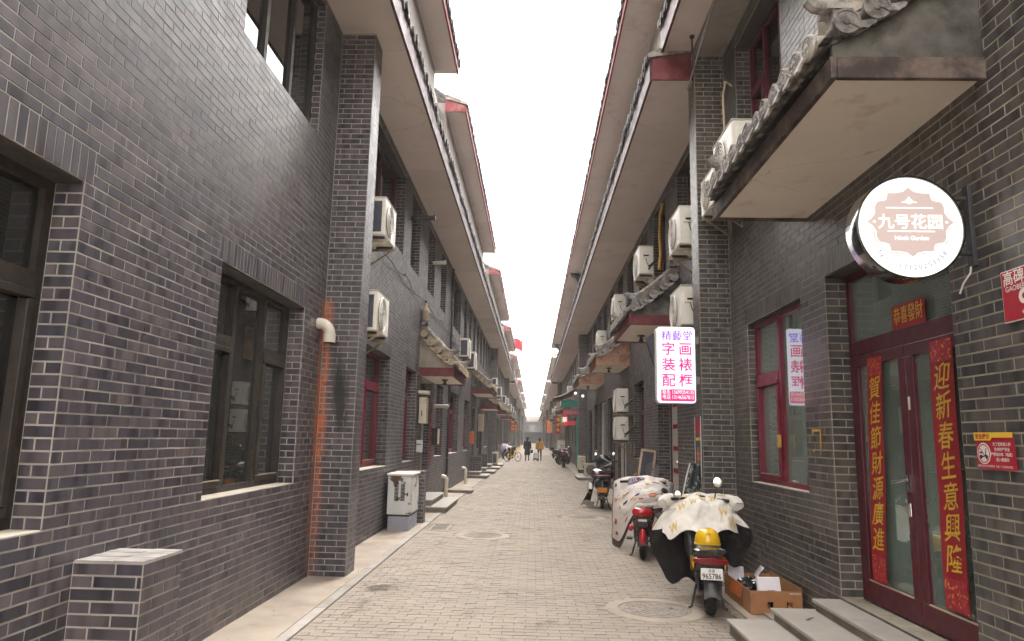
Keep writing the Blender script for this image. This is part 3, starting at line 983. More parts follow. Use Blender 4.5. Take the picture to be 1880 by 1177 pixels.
def eave(house, s, xi, xo, y0, y1, z, fascia, tile='tile_dark', fh=0.31, singles=60, rise=0.55, endboard=None, soffit='soffit', back=2.2, pieces=None):
    """boxed eave: soffit panels, fascia, sloping roof with edge tiles"""
    pieces = pieces or max(1, int(round((y1 - y0) / 4.2)))
    for i in range(pieces):
        a, b = y0 + (y1 - y0) * i / pieces, y0 + (y1 - y0) * (i + 1) / pieces
        MB().box(xi, xo - s * -0.0, a + 0.004, b - 0.004, z + (0.004 if i % 2 else 0.0), z + 0.05).build('soffit_panel', soffit, house)
    MB().box(xo, xo - s * 0.035, y0 - 0.006, y1 + 0.006, z - 0.025, z + fh).build('fascia', fascia, house)
    r = MB()
    xr = xi + s * back
    prof = [(xo - s * 0.05, z + fh + 0.012), (xi, z + fh + rise), (xr, z + fh + rise + back * 0.75), (xr, z + fh + rise + back * 0.75 - 0.1), (xi, z + fh + rise - 0.1), (xo, z + fh - 0.05)]
    r.prism(prof, lambda a, b, d: (a, d, b), y0 + 0.01, y1 - 0.01)
    roof = r.build('roof', 'tile_dark', house)
    tile_row(roof, s, xo - s * 0.05, y0, y1, z + fh + 0.055, tile, singles)
    if endboard:
        e = MB()
        e.prism([(xo, z - 0.02), (xi, z - 0.02), (xi, z + fh + 0.16), (xo, z + fh)], lambda a, b, d: (a, d, b), y0 - 0.04, y0 - 0.008)
        e.build('end_board', endboard, house)
        MB().prism([(xo - s * 0.06, z + fh + 0.006), (xi, z + fh + 0.165), (xi, z + fh + rise), (xo - s * 0.06, z + fh + 0.075)], lambda a, b, d: (a, d, b), y0 - 0.07, y0 + 0.005).build('verge_tile', 'tile_clay', house)
    return roof
# ------------------------------------------------------------------ left row
def room_items_left(w):
    pass

hL1 = thing('brick_house', 'grey brick house with dark brown window frames and the rust stained corner pillar', 'house', (XL - 0.15, 4.5, 0), world=True)
LS, LL, LU = 16 * CO, 44 * CO, 74 * CO
holes = [(1.62, 3.78, LS, LL), (5.6, 7.73, LS, LL), (5.62, 7.76, LU, 6.80), (1.6, 3.7, LU, 6.80)]
wl = wall_boxes(MB(), XL, XL - 0.3, -3.0, 8.9, -0.03, 7.6, holes).build('wall', 'mortar_left', hL1)
pl = MB().box(XL, -2.155, 8.49, 8.90, -0.03, 6.9).build('pillar', 'mortar_left', hL1)
bw = Brickwork('brick_left')
bw.add(wl, (1, 0, 0), XL, 1.7, 8.47, 0.0, 6.875, holes, [(1.62, 3.78, LL), (5.6, 7.73, LL)])
bw.add(wl, (0, -1, 0), -3.78, XL - 0.17, XL, LS, LL, phase=0.06)
bw.add(wl, (0, -1, 0), -7.73, XL - 0.17, XL, LS, LL, phase=0.06)
bw.add(wl, (0, -1, 0), -7.76, XL - 0.17, XL, LU, 6.8, phase=0.06)
bw.add(pl, (0, -1, 0), -8.49, XL, -2.155, 0.0, 6.875, phase=-2.155)
bw.add(pl, (1, 0, 0), -2.155, 8.49, 8.90, 0.0, 6.875, phase=8.49)
bw.finish()
MB().box(XL - 0.02, XL - 0.15, 5.2, 8.1, 3.078, 3.3)
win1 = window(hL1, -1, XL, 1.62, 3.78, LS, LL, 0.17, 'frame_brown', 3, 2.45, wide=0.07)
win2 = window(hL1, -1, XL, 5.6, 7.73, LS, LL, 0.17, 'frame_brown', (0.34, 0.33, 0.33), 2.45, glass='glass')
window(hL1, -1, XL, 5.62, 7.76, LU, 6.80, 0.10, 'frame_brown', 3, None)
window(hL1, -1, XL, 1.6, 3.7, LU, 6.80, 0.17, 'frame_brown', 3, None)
eave(hL1, -1, XL, -1.82, -3.0, 8.9, 6.88, 'fascia_dark', 'tile_dark', singles=0, pieces=3)
# what can be made out behind the pane of the second window
lan = thing('paper_lantern', 'oval red paper lantern hanging behind the brown framed window', 'lantern', (-2.93, 6.66, 2.0))
MB().ell((0, 0, 0.27), (0.095, 0.11, 0.27), 18, 12).build('lantern_body', 'lantern_red', lan, smooth=180)
for i in range(7):
    MB().cyl((0.0, -0.06 + 0.02 * i, -0.12), (0.0, -0.05 + 0.017 * i, 0.02), 0.006, n=5).build('tassel', 'lantern_red', lan)
shf = thing('shelf_unit', 'dark shelves behind the brown framed window', 'shelf', (-3.1, 6.6, 0.8), world=True)
for z in (1.14, 1.52, 1.86):
    MB().box(-3.25, -2.97, 5.9, 7.3, z - 0.02, z).build('shelf', 'frame_brown', shf)
for yy in (5.9, 7.28):
    MB().box(-3.25, -2.97, yy, yy + 0.02, 0.8, 2.0).build('side_panel', 'frame_brown', shf)
def carton(x, y, z, w, d, h, label, mat='paper', band='yellow_print'):
    t = thing('carton', label, 'carton', (x, y, z))
    MB().box(-d / 2, d / 2, -w / 2, w / 2, 0, h).build('carton_body', mat, t, bevel=0.004)
    MB().box(d / 2, d / 2 + 0.003, -w / 2 + 0.02, w / 2 - 0.02, h * 0.35, h * 0.6).build('printed_band', band, t)
carton(-2.98, 6.72, 1.86, 0.30, 0.2, 0.17, 'upper white carton on the shelf under the red lantern')
carton(-3.0, 6.74, 1.52, 0.30, 0.2, 0.17, 'lower white carton on the shelf under the red lantern')
def bottle(x, y, z, mat, h, label):
    t = thing('bottle', label, 'bottle', (x, y, z))
    n = 12
    MB().loft([[(r * math.cos(2 * PI * j / n), r * math.sin(2 * PI * j / n), zz) for j in range(n)] for r, zz in ((0.03, 0), (0.034, 0.01), (0.034, h * .6), (0.014, h * .78), (0.014, h))]).build('bottle_body', mat, t, smooth=40)
    MB().cyl((0, 0, h), (0, 0, h + 0.02), 0.017, n=10).build('cap', 'white_metal', t)
bottle(-3.0, 6.5, 1.14, 'red_plastic', 0.2, 'red bottle on the lowest shelf behind the window')
bottle(-2.99, 6.66, 1.14, 'teal_paint', 0.16, 'green bottle on the lowest shelf behind the window')
bottle(-3.0, 6.82, 1.14, 'yellow_plastic', 0.26, 'yellow bottle on the lowest shelf behind the window')

# second house of the left row
hL2 = thing('brick_house', 'long grey brick house with narrow upper windows behind the white utility cabinet', 'house', (XL - 0.15, 25, 0), world=True)
low = [(10.5, 12.62, LS, LL), (14.2, 15.55, LS, LL), (16.35, 17.75, 0.3, 2.95), (18.8, 20.3, LS, LL), (22.0, 24.6, LS, LL), (26.6, 28.9, LS, LL), (30.2, 31.6, 0.3, 2.9), (33.0, 34.0, LS, LL), (34.6, 36.0, 0.3, 2.8), (38.0, 40.6, LS, LL)]
upp = [(10.6, 13.3)] + [(14.1 + 2.4 * i, 15.25 + 2.4 * i) for i in range(3)] + [(22.1, 24.3)] + [(25.5 + 2.0 * i, 26.6 + 2.0 * i) for i in range(8)]
holes2 = low + [(a, b, LU, 6.72) for a, b in upp]
wl2 = wall_boxes(MB(), XL, XL - 0.3, 8.9, 42.0, -0.03, 7.6, holes2).build('wall', 'mortar', hL2)
bw = Brickwork('brick')
bw.add(wl2, (1, 0, 0), XL, 8.92, 42.0, 0.0, 6.875, holes2, [(a, b, d) for a, b, c, d in low if c > 0.5], ymax=42)
for a, b, c, d in low:
    bw.add(wl2, (0, -1, 0), -b, XL - 0.2, XL, c, d, phase=0.06)
for a, b in upp:
    bw.add(wl2, (0, -1, 0), -b, XL - 0.2, XL, LU, 6.72, phase=0.06)
pl2 = MB().box(XL, -2.155, 41.6, 42.0, -0.03, 6.9).build('pillar', 'mortar', hL2)
bw.add(pl2, (0, -1, 0), -41.6, XL, -2.155, 0.0, 6.875, phase=-2.155)
bw.add(pl2, (1, 0, 0), -2.155, 41.6, 42.0, 0.0, 6.875, phase=41.6)
bw.finish()
for a, b, c, d in low:
    if c > 0.5:
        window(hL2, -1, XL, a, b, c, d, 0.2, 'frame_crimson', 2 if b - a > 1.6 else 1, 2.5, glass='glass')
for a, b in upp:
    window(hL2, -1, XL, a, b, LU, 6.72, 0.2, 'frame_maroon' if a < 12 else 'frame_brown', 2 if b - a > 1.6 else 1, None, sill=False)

def door(house, s, xw, ya, yb, za, zb, recess, leaf, frame, glass=None, panels=2):
    X = lambda d: xw + s * d
    f = MB()
    a, b = recess, recess + 0.08
    for (p, q, r, t) in ((ya, yb, zb - 0.08, zb), (ya, ya + 0.07, za, zb - 0.08), (yb - 0.07, yb, za, zb - 0.08)):
        f.box(X(a), X(b), p, q, r, t)
    o = f.build('door', frame, house)
    w = (yb - ya - 0.14) / panels
    for i in range(panels):
        lo, hi = ya + 0.07 + w * i, ya + 0.07 + w * (i + 1)
        MB().box(X(a + 0.02), X(a + 0.06), lo + 0.004, hi - 0.004, za + 0.01, zb - 0.085).build('leaf', leaf, o, bevel=0.004)
        MB().box(X(a + 0.008), X(a + 0.019), lo + 0.1, hi - 0.1, za + 0.25, za + 0.95).build('panel', leaf, o, bevel=0.006)
        MB().box(X(a + 0.008), X(a + 0.019), lo + 0.1, hi - 0.1, za + 1.1, zb - 0.25).build('panel', glass or leaf, o, bevel=0.006)
    MB().cyl((X(a - 0.03), (ya + yb) / 2 - 0.08, za + 0.95), (X(a - 0.03), (ya + yb) / 2 - 0.08, za + 1.15), 0.012, n=8).build('handle', 'grey_metal', o)
    return o
for a, b, c, d in low:
    if c < 0.5:
        door(hL2, -1, XL, a, b, c, d, 0.22, 'frame_brown', 'frame_maroon')
eave(hL2, -1, XL, -1.82, 8.9, 66.0, 6.88, 'fascia_dark', 'tile_dark', singles=120, pieces=13)
# third storeys, stepped back over the lower roof
def upper_storey(house, s, y0, y1, xin, xo, z, zb=7.2, wallmat='upper_wall', endboard='fascia_red', singles=40, fascia='fascia_red', pieces=None):
    MB().box(s * xin, s * (xin + 1.5), y0 + 0.15, y1 - 0.15, zb, z + 0.3).build('upper_wall', wallmat, house)
    eave(house, s, s * (xin + 0.02), s * xo, y0, y1, z, fascia, 'tile_dark', fh=0.14, singles=singles, rise=0.3, endboard=endboard, back=1.4, pieces=pieces)
upper_storey(hL1, -1, -3.0, 14.3, 2.25, 1.78, 9.5, singles=0, pieces=3)
upper_storey(hL2, -1, 16.1, 29.5, 2.25, 1.78, 9.5)
upper_storey(hL2, -1, 33.4, 47.5, 2.25, 1.78, 9.5)
MB().box(-2.42, -3.6, 14.0, 34.0, 7.2, 9.6).build('upper_wall', 'upper_wall', hL2)
for yy in (14.45, 30.4, 32.6):
    MB().box(-2.40, -2.42, yy, yy + 0.9, 7.8, 9.0).build('window', 'frame_brown', hL2)

# ------------------------------------------------------------------ right row
hR1 = thing('brick_house', 'grey brick shop house with maroon double door and round lit sign', 'house', (XR + 0.15, 5.5, 0), world=True)
RS, RL_, RU = 17 * CO, 45 * CO, 74 * CO
DZ = 0.335
holesR = [(4.54, 6.47, DZ, 46 * CO), (7.08, 8.86, RS, RL_), (7.3, 9.0, RU, 7.0), (4.2, 6.3, RU, 7.0)]
wr = wall_boxes(MB(), XR, XR + 0.34, -3.0, 9.95, -0.03, 7.9, holesR).build('wall', 'mortar_right', hR1)
pr1 = MB().box(2.27, XR, 9.58, 9.98, -0.03, 7.29).build('pillar', 'mortar_right', hR1)
bw = Brickwork('brick_right')
neg = lambda hs: [(-b, -a, c, d) for a, b, c, d in hs]
bw.add(wr, (-1, 0, 0), -XR, -9.56, -1.6, 0.0, 7.28, neg(holesR), [(-8.86, -7.08, RL_), (-6.47, -4.54, 46 * CO)])
bw.add(wr, (0, -1, 0), -6.47, XR, XR + 0.22, DZ, 46 * CO, phase=XR - 0.125)
bw.add(wr, (0, -1, 0), -8.86, XR, XR + 0.12, RS, RL_, phase=XR - 0.02)
bw.add(wr, (0, -1, 0), -9.0, XR, XR + 0.2, RU, 7.0, phase=XR - 0.02)
bw.add(pr1, (0, -1, 0), -9.58, 2.27, XR, 0.0, 7.28, phase=2.27)
bw.add(pr1, (-1, 0, 0), -2.27, -9.98, -9.58, 0.0, 7.28, phase=-9.58)
bw.finish()
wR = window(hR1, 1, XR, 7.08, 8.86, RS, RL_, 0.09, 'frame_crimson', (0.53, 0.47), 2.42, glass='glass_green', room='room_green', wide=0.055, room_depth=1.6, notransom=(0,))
window(hR1, 1, XR, 7.3, 9.0, RU, 7.0, 0.2, 'frame_maroon', 3, 6.3, glass='glass_dark')
window(hR1, 1, XR, 4.2, 6.3, RU, 7.0, 0.2, 'frame_maroon', 3, 6.3, glass='glass_dark')
# teal roller cloth in the lower half of that window, lattice bars, brass latch
MB().grid(lambda u, v: (2.90 + 0.012 * math.sin(u * 60), 7.1 + 1.75 * u, 1.2 + 1.05 * v), 60, 2).build('curtain', 'curtain_teal', wR)
lat = MB()
for (a, b, c, d) in ((7.15, 7.95, 1.42, 1.44), (7.93, 7.95, 1.26, 1.62), (7.8, 7.95, 1.60, 1.62), (7.80, 7.82, 1.36, 1.62), (8.25, 8.8, 1.40, 1.42), (8.5, 8.52, 1.26, 1.56)):
    lat.box(2.845, 2.857, a, b, c, d)
lat.build('lattice', 'frame_maroon', wR)
MB().box(2.735, 2.757, 7.98, 8.07, 1.60, 1.74).build('latch', 'tape_ochre', wR, bevel=0.006)
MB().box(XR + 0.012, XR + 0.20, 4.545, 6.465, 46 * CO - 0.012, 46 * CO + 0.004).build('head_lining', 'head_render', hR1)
# glazed double door
XD = XR + 0.19
dr = MB()
for (p, q, r, t) in ((4.54, 6.47, 46 * CO - 0.07, 46 * CO), (4.54, 4.60, DZ, 46 * CO - 0.07), (6.41, 6.47, DZ, 46 * CO - 0.07), (4.60, 6.41, 2.43, 2.56)):
    dr.box(XD, XD + 0.08, p, q, r, t)
dR = dr.build('door', 'frame_maroon', hR1, bevel=0.004)
for lo, hi in ((4.603, 5.50), (5.51, 6.407)):
    e = 0.10
    lf = MB()
    for (p, q, r, t) in ((lo, hi, DZ + 0.015, DZ + 0.19), (lo, hi, 2.33, 2.425), (lo, lo + e, DZ + 0.19, 2.33), (hi - e, hi, DZ + 0.19, 2.33)):
        lf.box(XD - 0.012, XD + 0.05, p, q, r, t)
    lf.build('leaf', 'frame_maroon', dR, bevel=0.006)
    MB().box(XD - 0.014, XD + 0.0, lo + e, hi - e, DZ + 0.186, DZ + 0.196).build('glazing_bead', 'wood_pale', dR)
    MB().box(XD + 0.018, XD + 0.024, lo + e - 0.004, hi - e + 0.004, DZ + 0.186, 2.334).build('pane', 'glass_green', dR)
    lt = MB()
    for (p, q, r, t) in ((lo + e + .05, lo + e + .065, 0.62, 2.28), (hi - e - .065, hi - e - .05, 0.62, 2.28), (lo + e + .05, hi - e - .05, 0.60, 0.62), (lo + e + .05, hi - e - .05, 2.28, 2.295)):
        lt.box(XD + 0.026, XD + 0.032, p, q, r, t)
    lt.build('lattice', 'frame_maroon', dR)
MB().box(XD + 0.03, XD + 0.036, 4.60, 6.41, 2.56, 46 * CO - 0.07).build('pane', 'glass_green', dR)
tl = MB()
for (p, q, r, t) in ((4.62, 6.38, 2.66, 2.675), (5.15, 5.165, 2.56, 2.675), (5.85, 5.865, 2.56, 2.675), (6.05, 6.075, 2.675, 3.1)):
    tl.box(XD + 0.038, XD + 0.046, p, q, r, t)
tl.build('lattice', 'frame_maroon', dR)
hd = MB().box(XD - 0.03, XD - 0.014, 5.535, 5.575, 1.30, 1.44)
hd.tube([(XD - 0.03, 5.555, 1.39), (XD - 0.075, 5.555, 1.39), (XD - 0.08, 5.565, 1.38), (XD - 0.08, 5.68, 1.37)], 0.012, 8)
hd.build('handle', 'chrome', dR, smooth=40)
MB().box(XD - 0.026, XD - 0.014, 5.54, 5.575, 1.12, 1.22).build('lock', 'chrome', dR, bevel=0.006)
MB().box(XD - 0.02, XD - 0.013, 5.46, 5.485, 1.92, 2.02).build('door_contact', 'white_metal', dR, bevel=0.003)
rm = MB()
rm.quad((XD + 2.3, 3.6, 0), (XD + 2.3, 8.3, 0), (XD + 2.3, 8.3, 3.6), (XD + 2.3, 3.6, 3.6))
rm.quad((XD + 0.2, 3.6, 0.3), (XD + 2.3, 3.6, 0.3), (XD + 2.3, 8.3, 0.3), (XD + 0.2, 8.3, 0.3))
rm.quad((XD + 0.2, 3.6, 3.6), (XD + 2.3, 3.6, 3.6), (XD + 2.3, 6.95, 3.6), (XD + 0.2, 6.95, 3.6))
rm.quad((XD + 0.2, 6.95, 0), (XD + 2.3, 6.95, 0), (XD + 2.3, 6.95, 3.6), (XD + 0.2, 6.95, 3.6))
rm.quad((XD + 0.2, 3.6, 0), (XD + 2.3, 3.6, 0), (XD + 2.3, 3.6, 3.6), (XD + 0.2, 3.6, 3.6))
rm.build('room_lining', 'room_green', dR)
shelf = thing('display_cabinet', 'pale cabinet standing inside behind the glazed double door', 'cabinet', (3.7, 6.55, 0.3))
MB().box(-0.45, 0.45, -0.18, 0.18, 0, 1.9).build('cabinet_body', 'curtain_teal', shelf, bevel=0.01)
for i in range(3):
    MB().box(-0.42, 0.42, -0.195, -0.182, 0.08 + 0.6 * i, 0.62 + 0.6 * i).build('cabinet_door', 'room_green', shelf, bevel=0.006)
eave(hR1, 1, XR, 1.83, -3.0, 9.6, 7.3, 'fascia_dark', 'tile_dark', singles=24, pieces=3)
upper_storey(hR1, 1, -3.0, 11.0, 2.25, 1.60, 9.5, singles=0, endboard=None, pieces=3)

hR2 = thing('brick_house', 'long grey brick house on the right beyond the framed picture shop sign', 'house', (XR + 0.15, 22, 0), world=True)
lowR = [(13.3, 15.4, 0.2, 2.95), (17.3, 19.1, RS, RL_), (20.6, 22.6, 0.1, 3.1), (23.4, 25.8, 0.25, 3.1), (26.6, 28.8, 0.1, 3.1), (29.6, 31.2, RS, RL_), (32.4, 34.6, 0.1, 3.0)]
uppR = [(11.6, 13.0)] + [(14.2 + 2.3 * i, 15.6 + 2.3 * i) for i in range(9)]
holesR2 = lowR + [(a, b, LU, 6.72) for a, b in uppR]
wr2 = wall_boxes(MB(), XR, XR + 0.34, 9.98, 35.7, -0.03, 7.9, holesR2).build('wall', 'mortar', hR2)
pr2 = MB().box(2.27, XR, 35.3, 35.7, -0.03, 6.87).build('pillar', 'mortar', hR2)
bw = Brickwork('brick')
bw.add(wr2, (-1, 0, 0), -XR, -35.3, -10.0, 0.0, 6.87, neg(holesR2), [(-b, -a, d) for a, b, c, d in lowR if c > 0.5])
for a, b, c, d in lowR:
    bw.add(wr2, (0, -1, 0), -b, XR, XR + 0.26, c, d, phase=XR)
for a, b in uppR:
    bw.add(wr2, (0, -1, 0), -b, XR, XR + 0.2, LU, 6.72, phase=XR)
bw.add(pr2, (0, -1, 0), -35.3, 2.27, XR, 0.0, 6.87, phase=2.27)
bw.add(pr2, (-1, 0, 0), -2.27, -35.7, -35.3, 0.0, 6.87, phase=-35.3)
bw.finish()
for a, b, c, d in lowR:
    if c > 0.5:
        window(hR2, 1, XR, a, b, c, d, 0.22, 'frame_maroon', 2, 2.4, glass='glass')
d2 = door(hR2, 1, XR, *lowR[0], 0.27, 'frame_white', 'frame_maroon', panels=1)
for j, z in enumerate((0.55, 1.0, 1.45, 1.9, 2.35)):
    MB().box(XR + 0.266, XR + 0.276, 13.6, 15.1, z, z + 0.09).build('red_strip', 'red_paper', d2)
for i, q in enumerate(lowR[2:5] + lowR[6:]):
    window(hR2, 1, XR, q[0], q[1], q[2], q[3], 0.10, 'frame_white' if i % 2 == 0 else 'frame_brown', 2, None, glass='glass', sill=False)
for a, b in uppR:
    window(hR2, 1, XR, a, b, LU, 6.72, 0.2, 'frame_maroon', 1, None, sill=False)
eave(hR2, 1, XR, 1.67, 9.66, 66.0, 6.88, 'fascia_dark', 'tile_dark', singles=130, endboard='fascia_maroon', pieces=13)
upper_storey(hR2, 1, 11.0, 62.0, 2.25, 1.60, 9.5, singles=120, endboard=None, pieces=12)
for yy in (33.0, 59.0):
    e = MB()
    e.prism([(2.26, 9.49), (1.68, 9.49), (2.26, 8.75)], lambda a, b, d: (a, d, b), yy, yy + 0.35)
    e.build('gap_wedge', 'dark_metal', hR2)  # dark wedge shaped to stand for the dark gap where the soffit steps

# ------------------------------------------------------------------ the rows farther off
def far_house(s, y0, y1, label, k):
    xw = XL if s < 0 else XR
    h = thing('brick_house', label, 'house', (xw + s * 0.15, (y0 + y1) / 2, 0), group='houses farther down the street', world=True)
    hs = []
    y = y0 + 1.0
    i = 0
    while y < y1 - 2.5:
        hs.append((y, y + 1.7, 0.2 if (i + k) % 3 == 0 else LS, LL))
        hs.append((y, y + 1.3, LU, 6.6))
        y += 2.6
        i += 1
    wall_boxes(MB(), xw, xw + s * 0.3, y0, y1, -0.03, 7.6, hs).build('wall', 'brick_far', h)
    for a, b, c, d in hs:
        MB().box(xw + s * 0.18, xw + s * 0.20, a, b, c, d).build('pane', 'glass_dark', h)
        f = MB()
        for p, q, r, t in ((a, a + .07, c, d), (b - .07, b, c, d), (a + .07, b - .07, d - .07, d), ((a + b) / 2 - .04, (a + b) / 2 + .04, c, d - .07)):
            f.box(xw + s * 0.14, xw + s * 0.179, p, q, r, t)
        f.build('window_frame', 'frame_maroon' if (k + int(a)) % 2 else 'frame_brown', h)
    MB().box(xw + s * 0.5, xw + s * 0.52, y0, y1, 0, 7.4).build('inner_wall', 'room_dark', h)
    MB().box(xw - s * 0.42, xw, y0 + 0.02, y0 + 0.42, -0.03, 6.9).build('pillar', 'brick_far', h)
    return h
L_far = [(42.0, 63.0), (63.0, 92.0), (92.0, 122.0), (122.0, 160.0), (160.0, 206.0)]
R_far = [(35.7, 66.0), (66.0, 96.0), (96.0, 126.0), (126.0, 160.0), (160.0, 206.0)]
wordsL = ['third house of the left row behind the yellow bicycle', 'fourth house of the left row with red trimmed eave', 'fifth house of the left row in the haze', 'sixth house of the left row in the haze', 'last house of the left row before the pale gate']
wordsR = ['third house of the right row with the teal shopfront', 'fourth house of the right row with the pale corner pier', 'fifth house of the right row in the haze', 'sixth house of the right row in the haze', 'last house of the right row before the pale gate']
far_h = {}
for k, (a, b) in enumerate(L_far):
    far_h[-1, k] = h = far_house(-1, a, b, wordsL[k], k)
    if a >= 63:
        eave(h, -1, XL, -1.80, max(a, 66.3) + 0.2, b, 6.75 - 0.1 * k, 'fascia_dark', 'tile_clay', singles=0, pieces=3)
for a, b in ((51.5, 65.0),):
    upper_storey(far_h[-1, 0], -1, a, b, 2.25, 1.78, 9.5, singles=0)
for j, (a, b) in enumerate(((68, 80), (83, 95), (98, 110), (113, 125), (128, 140), (143, 155), (158, 172), (175, 200))):
    upper_storey(far_h[-1, 1 + j // 2], -1, a, b, 2.25, 1.72, 9.3 + 0.25 * (j % 2), singles=0, endboard='fascia_red')
for k, (a, b) in enumerate(R_far):
    far_h[1, k] = h = far_house(1, a, b, wordsR[k], k + 1)
    if a >= 66:
        eave(h, 1, XR, 1.85 - 0.05 * k, a + 0.4, b, 6.75 - 0.1 * k, 'fascia_brown', 'tile_clay', singles=0, pieces=3)
        upper_storey(h, 1, a + 1.0, b - 1.5, 2.3, 1.78, 9.3, singles=0, wallmat='upper_wall', fascia='fascia_brown', endboard='white_wall')
for a, b in ((66.3, 66.9), (97, 97.6)):
    pass
gate = thing('gate_building', 'pale building closing the far end of the street', 'building', (0, 215, 0), world=True)
gb = MB()
wall_boxes(gb, -30, 30, 212, 222, 0, 0.01)
MB().box(-30, -3.0, 210, 222, 0, 6.2).build('wall', 'pale_far', gate)
MB().box(3.0, 30, 210, 222, 0, 6.2).build('wall', 'pale_far', gate)
MB().box(-3.0, 3.0, 211, 221, 3.4, 6.2).build('wall', 'pale_far', gate)
MB().box(-31, 31, 208.5, 223, 6.2, 6.7).build('cornice', 'pale_far', gate)
MB().box(-3.2, 3.2, 221.2, 221.6, 0, 3.6).build('inner_wall', 'pale_far', gate)
for i in range(9):
    MB().box(-26 + 6 * i, -23.4 + 6 * i, 209.9, 210.1, 3.5, 5.3).build('window', 'glass_dark', gate)
MB().prism([(-14, 6.7), (14, 6.7), (9, 8.0), (-9, 8.0)], lambda a, b, d: (a, d, b), 210, 221).build('roof', 'tile_clay', gate)
# ------------------------------------------------------------------ tiled canopies over the doors
def canopy(s, xw, D, y0, y1, z, H, label, tile='tile_clay', face='tile_face', band='fascia_brown', plaster='plaster_grey', finial=False, rake=None, bandh=0.17):
    X = lambda d: xw - s * d
    t = thing('tiled_canopy', label, 'canopy', (xw, (y0 + y1) / 2, z), world=True, group='tiled canopies over the doors')
    zt = lambda d: z + 0.235 + (H - 0.235) * (max(0.0, 1 - d / D)) ** 1.3          # concave roof line
    MB().box(X(0.0), X(D - 0.045), y0 + 0.045, y1 - 0.045, z, z + 0.04).build('soffit', 'soffit_canopy', t)
    f = MB()
    f.box(X(D), X(D - 0.04), y0, y1, z - 0.025, z + bandh)
    f.box(X(0.0), X(D - 0.042), y0, y0 + 0.04, z - 0.025, z + bandh)
    f.box(X(0.0), X(D - 0.042), y1 - 0.04, y1, z - 0.025, z + bandh)
    f.build('fascia', band, t, bevel=0.006)
    nd = 8
    for (a, b) in ((y0 + 0.012, y0 + 0.05), (y1 - 0.05, y1 - 0.012)):
        poly = [(0.0, z + bandh + 0.002), (D - 0.02, z + bandh + 0.002)] + [((D - 0.02) * (1 - i / nd), zt((D - 0.02) * (1 - i / nd)) - 0.02) for i in range(nd + 1)]
        MB().prism(poly, lambda p, q, d: (X(p), d, q), a, b).build('gable', plaster, t)
    dk = MB()
    ds = [D + 0.03] + [D * (1 - i / nd) for i in range(nd + 1)]
    for p, q in zip(ds, ds[1:]):
        dk.quad((X(p), y0, zt(p)), (X(p), y1, zt(p)), (X(q), y1, zt(q)), (X(q), y0, zt(q)))
        dk.quad((X(p), y0, zt(p) - 0.05), (X(p), y1, zt(p) - 0.05), (X(q), y1, zt(q) - 0.05), (X(q), y0, zt(q) - 0.05))
    dk.build('roof_deck', 'tile_dark', t)
    cnt = max(3, int(round((y1 - y0 - 0.1) / 0.215)))
    st = (y1 - y0 - 0.1) / cnt
    n = 10
    me_c, me_f, me_d = None, None, None
    rg = random.Random(int(y0 * 7))
    for i in range(cnt):
        yy = y0 + 0.05 + st * (i + 0.5)
        if me_c is None:
            m = MB()
            rings = []
            for p in [0.02 + (D + 0.05) * k / 9 for k in range(10)]:
                for rr in ((0.052, 0.0), ):
                    rings.append([(X(p), 0.066 * math.cos(2 * PI * j / n), zt(p) + 0.03 + 0.066 * math.sin(2 * PI * j / n)) for j in range(n)])
            m.loft(rings)
            me_c = m.mesh('cover_tile', tile, 60)
            m = MB()
            ze = zt(D) + 0.025
            nn = 18
            ring = lambda r, dd: [(X(D + dd - 0.10 * (r * math.sin(2 * PI * j / nn))), r * math.cos(2 * PI * j / nn), ze + r * math.sin(2 * PI * j / nn)) for j in range(nn)]
            m.loft([ring(0.060, 0.03), ring(0.084, 0.055), ring(0.084, 0.085), ring(0.072, 0.088), ring(0.068, 0.080), ring(0.026, 0.080), ring(0.020, 0.090), ring(0.004, 0.092)])
            for j in range(6):
                a = 2 * PI * j / 6
                m.ell((X(D + 0.082 - 0.1 * 0.046 * math.sin(a)), 0.046 * math.cos(a), ze + 0.046 * math.sin(a)), (0.008, 0.013, 0.013), 6, 4)
            me_f = m.mesh('tile_end', face, 40)
            m = MB()
            up = [(-0.105 + 0.21 * k / 8, 0.03 - 0.035 * math.sin(PI * k / 8)) for k in range(9)]
            dn = [(0.105 - 0.21 * k / 8, 0.02 - 0.105 * math.sin(PI * k / 8) ** 0.8 - (0.014 if k % 2 else 0)) for k in range(9)]
            m.prism(up + dn, lambda a, b, d: (X(D + 0.055 + d - b * 0.35), a, ze + b - 0.025), 0.0, 0.02)
            m.grid(lambda u, v: (X(D + 0.06 - 0.5 * u), -0.1 + 0.2 * v, zt(D - 0.5 * u) + 0.008 - 0.03 * math.sin(PI * v)), 4, 6)
            me_d = m.mesh('drip_tile', face)
        for nm, me, dy in (('cover_tile', me_c, 0), ('tile_end', me_f, 0), ('drip_tile', me_d, st / 2)):
            if nm == 'drip_tile' and i == cnt - 1:
                continue
            o = link(nm, me, t)
            o.matrix_basis = Matrix.Translation((rg.uniform(-.008, .008), yy + dy, rg.uniform(-.006, .006)))
    # rake tiles: short tiles turned outward along both sloping sides, with the ridge moulding above
    m = MB()
    nn = 16
    ring = lambda r, dy: [(r * math.cos(2 * PI * j / nn), dy, r * math.sin(2 * PI * j / nn)) for j in range(nn)]
    m.loft([ring(0.060, 0.14), ring(0.062, -0.06), ring(0.082, -0.062), ring(0.082, -0.092), ring(0.070, -0.093), ring(0.066, -0.085), ring(0.026, -0.085), ring(0.02, -0.095), ring(0.004, -0.095)])
    me_r = m.mesh('rake_tile', rake or face, 40)
    m = MB()
    up = [(-0.10 + 0.2 * k / 8, 0.015 - 0.03 * math.sin(PI * k / 8)) for k in range(9)]
